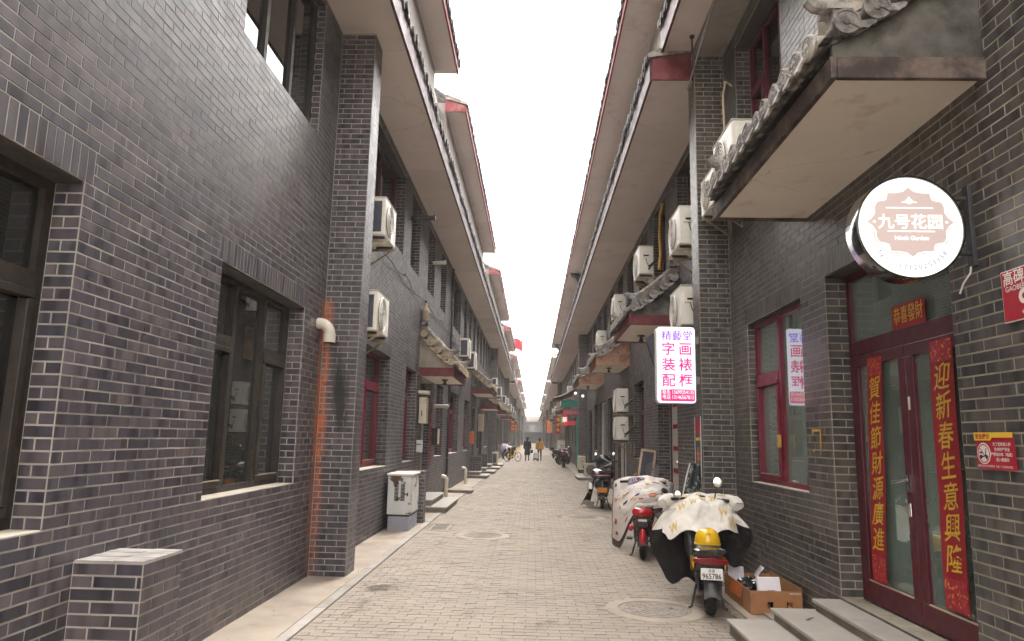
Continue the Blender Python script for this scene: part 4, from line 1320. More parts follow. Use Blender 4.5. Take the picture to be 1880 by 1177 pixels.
    dn = [(0.10 - 0.2 * k / 8, 0.005 - 0.075 * math.sin(PI * k / 8) ** 0.8 - (0.012 if k % 2 else 0)) for k in range(9)]
    m.prism(up + dn, lambda a, b, d: (a, -0.06 - d + b * 0.3, b), 0.0, 0.018)
    me_q = m.mesh('rake_drip', rake or face)
    L = math.hypot(D, H - 0.27)
    kk = max(3, int(round(L / 0.23)))
    for sgn, yy in ((1, y0), (-1, y1)):
        for i in range(kk):
            d = D * (1 - (i + 0.4) / kk)
            for nm, me, dd, dz in (('rake_tile', me_r, 0, 0.035), ('rake_drip', me_q, -0.5 * D / kk, 0.015)):
                d2 = d + dd
                if d2 < 0.03:
                    continue
                o = link(nm, me, t)
                o.matrix_basis = Matrix.Translation((X(d2), yy, zt(d2) + dz)) @ Matrix.Rotation(0 if sgn > 0 else PI, 4, 'Z')
    for sgn, yy in ((1, y0 + 0.13), (-1, y1 - 0.13)):
        r = MB()
        ps = [D * k / 10 for k in range(9)]
        for w0, w1, h0, h1 in ((0.055, 0.055, 0.06, 0.13), (0.075, 0.075, 0.13, 0.165), (0.05, 0.05, 0.165, 0.21)):
            rings = []
            for p in ps:
                zz = zt(p)
                rings.append([(X(p), yy - w0, zz + h0), (X(p), yy + w0, zz + h0), (X(p), yy + w1, zz + h1), (X(p), yy - w1, zz + h1)])
            r.loft(rings)
        r.tube([(X(p), yy, zt(p) + 0.235) for p in ps], 0.05, 8)
        r.build('ridge', 'tile_clay' if tile != 'tile_warm' else 'tile_warm', t)
        e = MB()                                           # scroll end of the ridge
        p = ps[-1]
        zz = zt(p)
        e.box(X(p + 0.005), X(p + 0.12), yy - 0.06, yy + 0.06, zz - 0.03, zz + 0.16)
        e.box(X(p + 0.005), X(p + 0.16), yy - 0.075, yy + 0.075, zz + 0.16, zz + 0.2)
        e.tube([(X(p - 0.02), yy, zz + 0.235), (X(p + 0.12), yy, zz + 0.215), (X(p + 0.20), yy, zz + 0.235), (X(p + 0.23), yy, zz + 0.27)], [0.05, 0.055, 0.058, 0.06], 10)
        e.build('ridge_end', 'tile_clay' if face == 'tile_warm' else face, t)
    if finial:
        yy = y0 + 0.13
        q = MB()
        q.box(X(0.0), X(0.17), yy - 0.11, yy + 0.11, zt(0) + 0.15, zt(0) + 0.27)
        q.build('finial_base', 'tile_dark', t, bevel=0.01)
        q = MB()
        nn = 10
        q.loft([[(X(0.09 + r * math.cos(2 * PI * j / nn)), yy + r * math.sin(2 * PI * j / nn), zt(0) + 0.27 + h) for j in range(nn)] for r, h in ((0.08, 0), (0.095, 0.06), (0.085, 0.2), (0.06, 0.28), (0.035, 0.31), (0.03, 0.37), (0.012, 0.4))])
        q.ell((X(0.17), yy - 0.03, zt(0) + 0.42), (0.03, 0.03, 0.03), 8, 5)
        q.build('finial', 'tile_warm', t, smooth=50)
    return t

canR1 = canopy(1, XR, 0.92, 4.0, 6.85, 3.86, 0.86, 'big tiled canopy with cream underside above the maroon double door', bandh=0.115, rake='tile_rake')
canR2 = canopy(1, XR, 0.94, 12.9, 15.4, 3.78, 0.95, 'tiled canopy with red band and finial behind the lit pink lettered sign', face='tile_face', band='fascia_maroon', plaster='plaster_grey', finial=True)
canR3 = canopy(1, XR, 0.94, 19.7, 22.2, 3.72, 0.9, 'tiled canopy with peeling orange plaster above the stacked air conditioners', band='plaster_peeling', plaster='plaster_peeling', bandh=0.3)
canR4 = canopy(1, XR, 0.96, 26.8, 30.4, 3.75, 0.85, 'tiled canopy with peeling plaster next to the teal shopfront', band='plaster_peeling', plaster='plaster_pale', bandh=0.3)
canL1 = canopy(-1, XL, 0.80, 15.75, 18.6, 3.0, 1.0, 'tiled canopy with purple band above the door with the gas meter box', tile='tile_clay', face='tile_warm', band='fascia_maroon', plaster='plaster_pale', finial=True)
canL2 = canopy(-1, XL, 0.86, 29.4, 32.6, 3.45, 0.95, 'tiled canopy with maroon band, second on the left side', band='fascia_maroon', face='tile_warm', plaster='plaster_grey')
canL3 = canopy(-1, XL, 0.86, 34.0, 37.2, 3.0, 0.95, 'tiled canopy with maroon band, third on the left side', band='fascia_maroon', face='tile_warm', plaster='plaster_grey')
ord_ = ['fourth', 'fifth', 'sixth', 'seventh', 'eighth']
for i, (a, z) in enumerate(((44.5, 3.1), (50.5, 3.3), (57.0, 3.1), (66.5, 3.2), (75.0, 3.1))):
    canopy(-1, XL, 0.86, a, a + 2.8, z, 0.9, 'small distant tiled canopy, %s on the left side' % ord_[i], band='fascia_maroon', face='tile_warm')
for i, (a, z) in enumerate(((52.0, 3.4), (60.0, 3.3), (69.0, 3.3), (78.0, 3.2))):
    canopy(1, XR, 0.95, a, a + 2.8, z, 0.9, 'small distant tiled canopy, %s on the right side past the teal shopfront' % ['first', 'second', 'third', 'fourth'][i], band='fascia_brown')

# ------------------------------------------------------------------ air conditioners
def make_ac(w=0.84, d=0.30, h=0.62, body='white_metal'):
    t = thing('air_conditioner', 'x x x x', 'air conditioner')
    MB().box(-w / 2, w / 2, -d, 0, 0.02, h).build('casing', body, t, bevel=0.018)
    for sx in (-1, 1):
        MB().box(sx * w * 0.36 - 0.03, sx * w * 0.36 + 0.03, -d + 0.02, -0.02, -0.02, 0.018).build('foot', 'dark_metal', t)
    MB().box(-w / 2 - 0.004, -w / 2 + 0.01, -d + 0.055, -0.03, 0.07, h - 0.06).build('coil_panel', 'print_slate', t)
    lid = MB().box(-w / 2 - 0.006, w / 2 + 0.006, -d - 0.006, 0.004, h + 0.001, h + 0.012).build('lid', body, t, bevel=0.004)
    cxx = -w * 0.12
    R = h * 0.40
    fan = MB()
    n = 28
    fan.loft([[(cxx + r * math.cos(2 * PI * j / n), -d + dy, h / 2 + r * math.sin(2 * PI * j / n)) for j in range(n)] for r, dy in ((R, -0.002), (R, -0.006), (0.02, -0.006))])
    fan.build('fan_opening', 'dark_metal', t)
    gr = MB()
    for r in (R, R * 0.84, R * 0.68, R * 0.52, R * 0.36, R * 0.2):
        pts = [(cxx + r * math.cos(2 * PI * j / n), -d - 0.018, h / 2 + r * math.sin(2 * PI * j / n)) for j in range(n + 1)]
        gr.tube(pts, 0.0045 if r < R else 0.009, 4, False)
    for j in range(10):
        a = 2 * PI * j / 10
        gr.tube([(cxx + 0.06 * math.cos(a), -d - 0.02, h / 2 + 0.06 * math.sin(a)), (cxx + R * math.cos(a), -d - 0.016, h / 2 + R * math.sin(a))], 0.004, 4)
    gr.build('fan_grille', body, t)
    MB().box(w * 0.34, w * 0.46, -d - 0.004, -d + 0.002, 0.12, 0.3).build('rating_label', 'paper', t)
    vc = MB().box(w / 2 - 0.002, w / 2 + 0.02, -d + 0.05, -0.06, h * 0.58, h * 0.86).build('valve_cover', body, t, bevel=0.006)
    MB().box(w / 2 + 0.019, w / 2 + 0.024, -d + 0.09, -0.10, h * 0.64, h * 0.69).build('grip_slot', 'ink_black', vc)
    p = MB()
    p.tube([(w / 2, -0.09, h * 0.30), (w / 2 + 0.05, -0.09, h * 0.30), (w / 2 + 0.09, -0.04, h * 0.36), (w / 2 + 0.10, 0.06, h * 0.52), (w / 2 + 0.06, 0.17, h * 0.60)], 0.017, 7)
    p.tube([(w / 2, -0.11, h * 0.20), (w / 2 + 0.05, -0.11, h * 0.20), (w / 2 + 0.08, -0.05, h * 0.28), (w / 2 + 0.09, 0.06, h * 0.48), (w / 2 + 0.05, 0.17, h * 0.58)], 0.013, 7)
    p.tube([(w / 2 + 0.01, -0.16, h * 0.58), (w / 2 + 0.03, -0.15, h * 0.45), (w / 2 + 0.04, -0.10, h * 0.25)], 0.007, 6)
    p.build('pipe', 'dark_metal', t, smooth=60)
    for zz in (0.20, 0.30):
        MB().cyl((w / 2, -0.10, h * zz), (w / 2 + 0.035, -0.10, h * zz), 0.022, n=8).build('valve', 'grey_metal', t)
    return t

def make_bracket_set(t, w=0.84, d=0.30, gap=0.18):
    for sx in (-1, 1):
        x = sx * w * 0.36
        b = MB()
        b.box(x - 0.018, x + 0.018, -d - 0.02, gap, -0.055, -0.021)
        b.box(x - 0.018, x + 0.018, gap - 0.03, gap, -0.36, -0.056)
        b.prism([(-d + 0.02, -0.056), (-d + 0.07, -0.056), (gap - 0.03, -0.33), (gap - 0.03, -0.36)], lambda a, c, e: (x + e, a, c), -0.008, 0.008)
        b.build('bracket', 'bracket_rusty', t)

ac_proto = make_ac()
make_bracket_set(ac_proto)
ac_ground = make_ac(body='cream_metal')
USED = {'w': False, 'g': False}
def place_ac(loc, rz, label, kind='w', group='air conditioners hung on the walls', scale=1.0):
    p = ac_proto if kind == 'w' else ac_ground
    o = p if not USED[kind] else copy_tree(p)
    USED[kind] = True
    o.location = loc
    o.rotation_euler = (0, 0, rz)
    o.scale = (scale,) * 3
    tag(o, label, 'air conditioner', group)
    return o
# s=-1: unit on the left wall faces +X
def acL(y, z, label, **k): return place_ac((XL + 0.18, y, z), PI / 2, label, **k)
def acR(y, z, label, **k): return place_ac((XR - 0.18, y, z), -PI / 2, label, **k)
acL(9.92, 4.42, 'air conditioner high on the left wall, upper of the two beside the rust stained pillar', scale=0.92)
acL(9.72, 3.02, 'air conditioner on the left wall, lower of the two beside the rust stained pillar', scale=0.92)
acL(23.0, 4.18, 'air conditioner above the second canopy on the left, showing two dark openings')
acL(25.6, 4.05, 'white air conditioner with barred front farther along the left wall')
acL(41.0, 4.4, 'small far air conditioner on the left wall under the dark pillar')
acR(10.93, 4.62, 'air conditioner with yellow sticker on the right wall above the canopy finial')
acR(10.93, 3.36, 'large air conditioner directly behind the top of the pink lettered sign')
acR(15.05, 5.12, 'air conditioner beside the yellow hose high on the right wall')
acR(19.15, 2.36, 'upper of two stacked air conditioners over the black touring scooter')
acR(19.15, 1.62, 'lower of two stacked air conditioners over the black touring scooter')
acR(19.6, 5.0, 'air conditioner peeking over the red banded canopy on the right')
acR(24.6, 4.75, 'air conditioner behind the ridge of the peeling orange canopy')
acR(8.02, 4.66, 'air conditioner resting above the big tiled canopy by the pillar')
acR(9.02, 4.66, 'second air conditioner above the far corner of the big tiled canopy', scale=0.8)
place_ac((2.42, 33.1, 0.24), -PI / 2, 'cream air conditioner standing by the brick pillar base on the right', 'g', 'air conditioners standing on the ground')
place_ac((2.52, 30.2, 0.12), 0, 'small air conditioner facing down the street with dark fan behind the step', 'g', 'air conditioners standing on the ground', 0.85)
place_ac((XL + 0.4, 39.3, 0.2), PI / 2, 'cream air conditioner on the left pavement past the far steps', 'g', 'air conditioners standing on the ground')
for i, (y, z) in enumerate(((47.0, 4.3), (55.0, 4.2), (60.0, 4.3), (69.0, 4.2), (77.0, 4.3), (86.0, 4.2))):
    acL(y, z, 'far white air conditioner on the left wall, number %s from the near end' % ['one', 'two', 'three', 'four', 'five', 'six'][i])
for i, (y, z) in enumerate(((46.0, 4.4), (57.0, 4.3), (73.0, 4.3), (82.0, 4.4))):
    acR(y, z, 'far white air conditioner on the right wall, number %s from the near end' % ['one', 'two', 'three', 'four'][i])

# ------------------------------------------------------------------ drain pipe, cabinet, boxes and steps on the left
dp = thing('drain_pipe', 'white pipe elbow sticking out above the orange rust stain', 'pipe', (XL, 8.22, 2.94), world=True)
el = []
for i in range(9):
    a = PI / 2 * i / 8
    el.append((XL + 0.02 + 0.13 * math.sin(a), 8.24, 2.82 + 0.13 * math.cos(a)))
MB().tube([(XL - 0.05, 8.24, 2.95)] + el, 0.068, 16, True).build('elbow', 'pvc', dp, smooth=60)
MB().tube([(XL + 0.15, 8.24, 2.83), (XL + 0.15, 8.24, 2.72)], 0.074, 16, True).build('collar', 'pvc', dp, smooth=60)
MB().tube([(XL + 0.15, 8.24, 2.735), (XL + 0.15, 8.24, 2.715)], 0.064, 16, True).build('mouth', 'ink_black', dp)

cab = thing('utility_cabinet', 'rusty white metal utility cabinet with two louvre panels on a grey plinth', 'cabinet', (-2.3, 12.98, 0.0), world=True)
MB().box(-2.505, -2.125, 12.56, 13.42, 0.0, 0.25).build('plinth', 'bluegrey_paint', cab, bevel=0.012)
MB().box(-2.50, -2.13, 12.58, 13.40, 0.25, 0.285).build('plinth_gap', 'dark_metal', cab)
MB().box(-2.525, -2.115, 12.55, 13.43, 0.285, 0.945).build('cabinet_body', 'rust_white', cab, bevel=0.012)
MB().box(-2.545, -2.095, 12.53, 13.45, 0.945, 0.985).build('lid', 'white_metal', cab, bevel=0.012)
for x0 in (-2.40, -2.29):
    for i in range(13):
        MB().box(x0, x0 + 0.07, 12.538, 12.552, 0.52 + i * 0.023, 0.533 + i * 0.023).build('louvre', 'dark_metal', cab)
MB().box(-2.114, -2.108, 12.6, 13.38, 0.32, 0.90).build('side_door', 'rust_white', cab, bevel=0.004)
MB().box(-2.18, -2.16, 12.535, 12.55, 0.60, 0.66).build('handle', 'dark_metal', cab)

def brick_pier(x0, x1, y0, y1, h, label, topmat='dusty_cap', mat='brick', rowmat='mortar', lim=300):
    t = thing('brick_pier', label, 'brick pier', ((x0 + x1) / 2, (y0 + y1) / 2, 0), world=True)
    core = MB().box(x0, x1, y0, y1, -0.03, h).build('core', rowmat, t)
    b = Brickwork(mat, lim)
    b.add(core, (0, -1, 0), -y0, x0, x1, 0.0, h, phase=x0)
    b.add(core, (1, 0, 0), x1, y0, y1, 0.0, h, phase=y0)
    b.add(core, (-1, 0, 0), -x0, -y1, -y0, 0.0, h, phase=-y0)
    b.finish()
    MB().box(x0 + 0.002, x1 - 0.002, y0 + 0.002, y1 - 0.002, h, h + 0.006).build('cap_bed', rowmat, t)
    nb = max(1, int(round((y1 - y0) / 0.07)))
    rg = random.Random(int(y0 * 10))
    for i in range(nb):
        a, b = y0 + (y1 - y0) * i / nb, y0 + (y1 - y0) * (i + 1) / nb
        for p, q in ((x0, x0 + (x1 - x0) * 0.55), (x0 + (x1 - x0) * 0.55, x1)):
            MB().box(p + 0.004, q - 0.003, a + 0.003, b - 0.003, h + 0.001, h + 0.010 + rg.uniform(0, 0.003)).build('cap_brick', topmat, t)
    return t
brick_pier(XL + 0.003, -2.185, 4.08, 4.53, 13 * CO, 'low square brick pier with pale top at the foot of the near left wall', mat='brick_left', rowmat='mortar_left')
brick_pier(XL + 0.003, -2.06, 13.74, 13.98, 14 * CO, 'narrow brick pier standing behind the rusty utility cabinet', topmat='granite_side')
brick_pier(XL + 0.003, -2.12, 29.6, 29.85, 12 * CO, 'brick pier beside the second flight of steps on the left', topmat='granite_side')
brick_pier(XL + 0.003, -2.12, 33.6, 33.85, 12 * CO, 'brick pier beside the third flight of steps on the left', topmat='granite_side')

def steps(s, levels, label, name='stone_steps'):
    """levels: (x_in, x_out, y0, y1, z_bottom, z_top)"""
    a = levels[0]
    t = thing(name, label, 'steps', ((a[0] + a[1]) / 2, (a[2] + a[3]) / 2, 0), world=True)
    for x0, x1, y0, y1, z0, z1 in levels:
        st = MB().box(x0, x1, y0 + 0.02, y1 - 0.02, z0, z1 - 0.035).build('riser', 'granite_side', t)
        MB().box(x0, x1 - s * 0.025, y0, y1, z1 - 0.034, z1).build('tread', 'granite', t, bevel=0.008)
    return t
steps(1, [(2.37, 1.745, 3.4, 6.56, -0.03, 0.125), (XR - 0.004, 2.13, 3.4, 6.56, 0.126, 0.225), (XR + 0.2, 2.47, 3.4, 6.50, 0.226, 0.325)], 'three granite steps leading up to the maroon double door')
steps(-1, [(XL + 0.003, -1.86, 15.6, 18.1, 0.013, 0.135), (XL + 0.003, -2.20, 15.75, 17.9, 0.136, 0.27)], 'granite door steps next to the pier and rusty cabinet')
steps(-1, [(XL + 0.003, -1.80, 28.6, 30.3, 0.013, 0.13), (XL + 0.003, -2.12, 28.8, 30.1, 0.131, 0.26)], 'second flight of granite steps along the left wall')
steps(-1, [(XL + 0.003, -1.72, 32.2, 34.2, 0.013, 0.13), (XL + 0.003, -2.12, 32.4, 34.0, 0.131, 0.26)], 'third flight of granite steps along the left wall')
steps(-1, [(XL + 0.003, -1.70, 36.4, 38.2, 0.013, 0.13), (XL + 0.003, -2.12, 36.6, 38.0, 0.131, 0.26)], 'fourth flight of granite steps along the left wall')
steps(-1, [(XL + 0.003, -1.70, 40.4, 42.2, 0.013, 0.13)], 'last single granite step along the left wall before the bicycles')
steps(1, [(XR - 0.004, 1.86, 29.0, 31.2, -0.03, 0.12)], 'granite step in front of the small air conditioner on the right')
slab = thing('stone_slab', 'dark edged flat stone slab lying across the left pavement', 'slab', (-2.15, 21.5, 0), world=True)
MB().box(-2.55, -1.76, 21.1, 21.75, 0.013, 0.085).build('slab_body', 'granite_side', slab, bevel=0.008)
MB().box(-2.56, -1.75, 21.12, 21.76, 0.086, 0.10).build('slab_top', 'concrete', slab)

def pvc_stub(y, x, label, h=0.42):
    t = thing('drain_pipe', label, 'pipe', (x, y, 0.01))
    MB().tube([(0, 0, 0), (0, 0, h)], 0.052, 12).build('riser', 'pvc', t, smooth=60)
    MB().tube([(0, 0, h - 0.02), (0, 0, h + 0.06), (-0.04, 0, h + 0.11), (-0.14, 0, h + 0.13)], 0.058, 12).build('elbow', 'pvc', t, smooth=60)
pvc_stub(19.6, -2.34, 'white bent pipe stub in front of the left wall, nearer one')
pvc_stub(25.2, -2.34, 'yellowed bent pipe stub in front of the left wall, farther one')
vp = thing('downpipe', 'thin dark downpipe running up the left wall past the narrow window', 'pipe', (XL + 0.06, 21.3, 0), world=True)
MB().tube([(XL + 0.05, 21.3, 0.02), (XL + 0.05, 21.3, 6.8)], 0.035, 8).build('pipe_run', 'dark_metal', vp, smooth=60)
for z in (1.0, 2.6, 4.2, 5.8):
    MB().box(XL + 0.012, XL + 0.09, 21.255, 21.345, z, z + 0.03).build('clip', 'grey_metal', vp)

gm = thing('gas_meter_box', 'cream metal meter box hanging beside the left canopy door', 'meter box', (XL, 16.0, 1.9), world=True)
MB().box(XL + 0.03, XL + 0.20, 15.82, 16.14, 1.92, 2.50).build('box_body', 'cream_metal', gm, bevel=0.012)
MB().box(XL + 0.06, XL + 0.17, 15.812, 15.822, 2.02, 2.40).build('box_door', 'cream_metal', gm, bevel=0.004)
MB().box(XL + 0.09, XL + 0.11, 15.80, 15.813, 2.08, 2.20).build('lock', 'dark_metal', gm)
MB().tube([(XL - 0.02, 15.85, 2.62), (XL + 0.26, 15.85, 2.60)], 0.045, 10).build('pipe', 'pvc', gm, smooth=60)
MB().tube([(XL + 0.10, 15.95, 1.92), (XL + 0.10, 15.95, 0.3)], 0.03, 8).build('conduit', 'grey_metal', gm, smooth=60)
rb = thing('letter_box', 'small rusty cream box below the meter box', 'box', (XL, 15.9, 1.3), world=True)
MB().box(XL + 0.012, XL + 0.14, 15.76, 15.92, 1.28, 1.55).build('box_body', 'rust_white', rb, bevel=0.01)
MB().box(XL + 0.03, XL + 0.12, 15.752, 15.762, 1.45, 1.47).build('slot', 'ink_black', rb)
gp = thing('wall_pipe', 'short white pipe jutting from the wall beside the canopy door', 'pipe', (XL, 18.5, 2.4), world=True)
MB().tube([(XL - 0.02, 18.45, 2.42), (XL + 0.32, 18.45, 2.42), (XL + 0.38, 18.45, 2.40)], 0.045, 10).build('pipe_run', 'frame_white', gp, smooth=60)
MB().tube([(XL + 0.33, 18.45, 2.418), (XL + 0.36, 18.45, 2.41)], 0.053, 10).build('collar', 'frame_white', gp, smooth=60)
def couplet_strip(s, xw, y, z0, z1, w, label, parent_mat='red_paper'):
    t = thing('couplet_banner', label, 'banner', (xw, y, z0), world=True)
    X = xw - s * 0.014
    MB().box(X, X - s * 0.004, y - w / 2, y + w / 2, z0, z1).build('paper_strip', parent_mat, t)
    n = max(2, int((z1 - z0) / (w * 1.3)))
    for i in range(n):
        zz = z1 - (i + 0.5) * (z1 - z0) / n
        d = MB()
        sz = w * 0.3
        for k in range(4):
            d.box(X - s * 0.005, X - s * 0.007, y - sz, y + sz, zz + sz * (0.5 * k - 0.85), zz + sz * (0.5 * k - 0.70))
        d.box(X - s * 0.008, X - s * 0.0095, y - sz * 0.12, y + sz * 0.12, zz - sz, zz + sz)
        d.build('brush_stroke', 'gold_print', t)
couplet_strip(-1, XL, 16.25, 1.9, 2.7, 0.13, 'red paper strip beside the near jamb of the left canopy door')
couplet_strip(-1, XL, 17.95, 0.9, 2.5, 0.16, 'red paper strip beside the far jamb of the left canopy door')
bx = thing('meter_box', 'brown meter box on the wall past the canopy door', 'box', (XL, 18.35, 1.4), world=True)
MB().box(XL + 0.012, XL + 0.16, 18.12, 18.5, 1.42, 1.85).build('box_body', 'frame_brown', bx, bevel=0.01)
MB().box(XL + 0.16, XL + 0.168, 18.15, 18.47, 1.45, 1.82).build('box_door', 'cream_metal', bx)
bx = thing('meter_box', 'orange box on the wall near the second left canopy', 'box', (XL, 29.0, 1.4), world=True)
MB().box(XL + 0.012, XL + 0.17, 29.0, 29.3, 1.35, 1.85).build('box_body', 'orange_plastic', bx, bevel=0.015)
MB().box(XL + 0.171, XL + 0.18, 29.03, 29.27, 1.4, 1.8).build('box_door', 'orange_plastic', bx)
bx = thing('meter_box', 'cream meter box under the third left canopy', 'box', (XL, 33.8, 2.0), world=True)
MB().box(XL + 0.012, XL + 0.25, 33.3, 33.75, 1.9, 2.7).build('box_body', 'cream_metal', bx, bevel=0.015)
MB().box(XL + 0.05, XL + 0.21, 33.292, 33.302, 2.0, 2.6).build('box_door', 'cream_metal', bx)
for i, (y, z, L) in enumerate(((14.0, 6.1, 0.5), (17.4, 6.0, 0.3))):
    t = thing('wall_pipe', 'short %s pipe stub high under the left eave' % ('dark' if i == 0 else 'pale capped'), 'pipe', (XL, y, z), world=True)
    MB().tube([(XL - 0.02, y, z), (XL + L, y, z + 0.02)], 0.05, 10).build('pipe_run', 'dark_metal' if i == 0 else 'frame_white', t, smooth=60)
    MB().tube([(XL + L - 0.03, y, z + 0.02), (XL + L + 0.01, y, z + 0.02)], 0.06, 10).build('pipe_cap', 'dark_metal' if i == 0 else 'frame_white', t, smooth=60)

# ------------------------------------------------------------------ lit signs and plates on the right
rs = thing('round_sign', 'round lit shop sign in a black drum on a wall bracket', 'sign', (2.29, 4.25, 2.7), world=True)
SX, SY, SZ, SR = 2.262, 4.17, 2.955, 0.312
n = 64
dr_ = lambda r, y: [(SX + r * math.cos(2 * PI * j / n), y, SZ + r * math.sin(2 * PI * j / n)) for j in range(n)]
MB().loft([dr_(SR + 0.004, SY + 0.15), dr_(SR + 0.012, SY + 0.14), dr_(SR + 0.012, SY - 0.012), dr_(SR, SY - 0.014), dr_(SR, SY + 0.01)], True).build('drum', 'black_gloss', rs, smooth=40)
MB().loft([dr_(SR - 0.001, SY + 0.004), dr_(SR - 0.001, SY - 0.004)]).build('lit_face', 'lit_white', rs)
P = lambda a, b, c: (SX + a, SY - 0.006 - c, SZ + b)
def outline(sc):
    pts = []
    q = [(0.0, 0.235), (0.035, 0.205), (0.085, 0.195), (0.135, 0.195), (0.145, 0.150), (0.165, 0.142), (0.205, 0.135), (0.222, 0.10), (0.222, 0.06), (0.245, 0.025), (0.278, 0.0)]
    for a, b in q: pts.append((a, b))
    for a, b in reversed(q[:-1]): pts.append((a, -b))
    for a, b in q[1:]: pts.append((-a, -b))
    for a, b in reversed(q[1:-1]): pts.append((-a, b))
    return [(a * sc, b * sc) for a, b in pts]
def badge(sc, c, mat, nm):
    MB().prism(outline(sc), lambda a, b, d: P(a, b + 0.03, d), c, c + 0.0012).build(nm, mat, rs)
badge(1.0, 0.000, 'lit_rose', 'badge')
badge(0.965, 0.0016, 'lit_print_white', 'badge_line')
badge(0.935, 0.0032, 'lit_rose', 'badge')
lettering('九号花园', lambda a, b, c: P(a, b + 0.025, 0.006), 'lit_print_white', rs, 0.098, 0.0012)
lettering('Ninth Garden', lambda a, b, c: P(a, b - 0.072, 0.006), 'lit_print_white', rs, 0.036, 0.0006)
for sg in (-1, 1):
    MB().prism([(sg * 0.215 + 0.008 * math.cos(2 * PI * j / 10), 0.03 + 0.008 * math.sin(2 * PI * j / 10)) for j in range(10)], lambda a, b, d: P(a, b, d), 0.005, 0.006).build('dot', 'lit_print_white', rs)
for (a, b, zz) in ((-0.14, 0.14, 0.115), (-0.14, 0.14, -0.032)):
    MB().prism([(a, zz), (b, zz), (b, zz + 0.006), (a, zz + 0.006)], lambda p, q, d: P(p, q, d), 0.005, 0.006).build('rule', 'lit_print_white', rs)
orn = [(-0.05, 0.152), (-0.025, 0.160), (-0.012, 0.172), (0, 0.190), (0.012, 0.172), (0.025, 0.160), (0.05, 0.152), (0.02, 0.150), (0, 0.142), (-0.02, 0.150)]
MB().prism(orn, lambda a, b, d: P(a, b, d), 0.005, 0.006).build('ornament', 'lit_print_white', rs)
tel = 'Tel: 13120203358'
for i, ch in enumerate(tel):
    if ch == ' ':
        continue
    ang = -PI / 2 + (i - 7.6) * 0.118
    ca, sa = math.cos(ang + PI / 2), math.sin(ang + PI / 2)
    lettering(ch, lambda a, b, c, ca=ca, sa=sa, ang=ang: P(0.253 * math.cos(ang) + a * ca - b * sa, 0.253 * math.sin(ang) + a * sa + b * ca, 0.001), 'lit_print_blue', rs, 0.042, 0.0005)
rg_ = MB()
rg_.loft([[P(r * math.cos(2 * PI * j / n), r * math.sin(2 * PI * j / n), c) for j in range(n)] for r, c in ((0.290, 0.0), (0.290, 0.001), (0.288, 0.001), (0.288, 0.0))], False)
rg_.build('rim_line', 'lit_print_blue', rs)
MB().box(XR - 0.002, XR - 0.03, SY + 0.06, SY + 0.12, 2.74, 3.25).build('bracket_plate', 'dark_metal', rs, bevel=0.004)
for zz in (2.82, 3.17):
    MB().tube([(XR - 0.01, SY + 0.09, zz), (SX + 0.26, SY + 0.09, zz)], 0.015, 8).build('bracket_arm', 'dark_metal', rs)
MB().tube([(XR - 0.02, SY + 0.1, 2.76), (XR - 0.03, SY + 0.1, 2.70), (XR - 0.015, SY + 0.2, 2.66), (XR - 0.02, SY + 0.24, 2.60)], 0.006, 6).build('cable', 'frame_white', rs, smooth=60)

lb = thing('light_box', 'upright lit sign with pink characters and phone numbers on the pillar', 'sign', (1.94, 9.7, 2.14), world=True)
bx0, bx1, bz0, bz1, by = 1.675, 2.205, 2.15, 3.20, 9.62
def rrect(x0, x1, z0, z1, r, k=5):
    pts = []
    for cx, cz, a0 in ((x1 - r, z1 - r, 0), (x0 + r, z1 - r, PI / 2), (x0 + r, z0 + r, PI), (x1 - r, z0 + r, 1.5 * PI)):
        for i in range(k + 1):
            a = a0 + PI / 2 * i / k
            pts.append((cx + r * math.cos(a), cz + r * math.sin(a)))
    return pts
MB().prism(rrect(bx0, bx1, bz0, bz1, 0.05), lambda a, b, d: (a, d, b), by, by + 0.14).build('casing', 'frame_white', lb)
MB().prism(rrect(bx0 + 0.008, bx1 - 0.008, bz0 + 0.008, bz1 - 0.008, 0.045), lambda a, b, d: (a, d, b), by - 0.006, by - 0.001).build('lit_face', 'lit_cool', lb)
MB().prism(rrect(bx0 + 0.055, bx1 - 0.02, bz0 + 0.03, bz0 + 0.19, 0.02), lambda a, b, d: (a, d, b), by - 0.010, by - 0.007).build('number_panel', 'lit_magenta', lb)
cxx = (bx0 + bx1) / 2 + 0.012
Q = lambda ox, oz: (lambda a, b, c: (cxx + ox + a, by - 0.008 - c, oz + b))
lettering('精藝堂', Q(0, 3.065), 'lit_violet', lb, 0.142, 0.0012, shear=0.08)
for (ch, ox, oz) in (('字', -0.115, 2.88), ('画', 0.115, 2.88), ('装', -0.115, 2.665), ('裱', 0.115, 2.665), ('配', -0.115, 2.45), ('框', 0.115, 2.45)):
    lettering(ch, Q(ox, oz), 'lit_magenta', lb, 0.188, 0.003)
Q2 = lambda ox, oz: (lambda a, b, c: (cxx + ox + a, by - 0.0125, oz + b))
lettering('联系 13699254135', Q2(0.008, 2.30), 'lit_print_white', lb, 0.072, 0.0, sx=0.76)
lettering('电话 13146567813', Q2(0.008, 2.232), 'lit_print_white', lb, 0.072, 0.0, sx=0.76)
for zz in (2.42, 2.97):
    MB().box(bx1, 2.266, by + 0.03, by + 0.10, zz, zz + 0.10).build('bracket', 'grey_metal', lb, bevel=0.004)

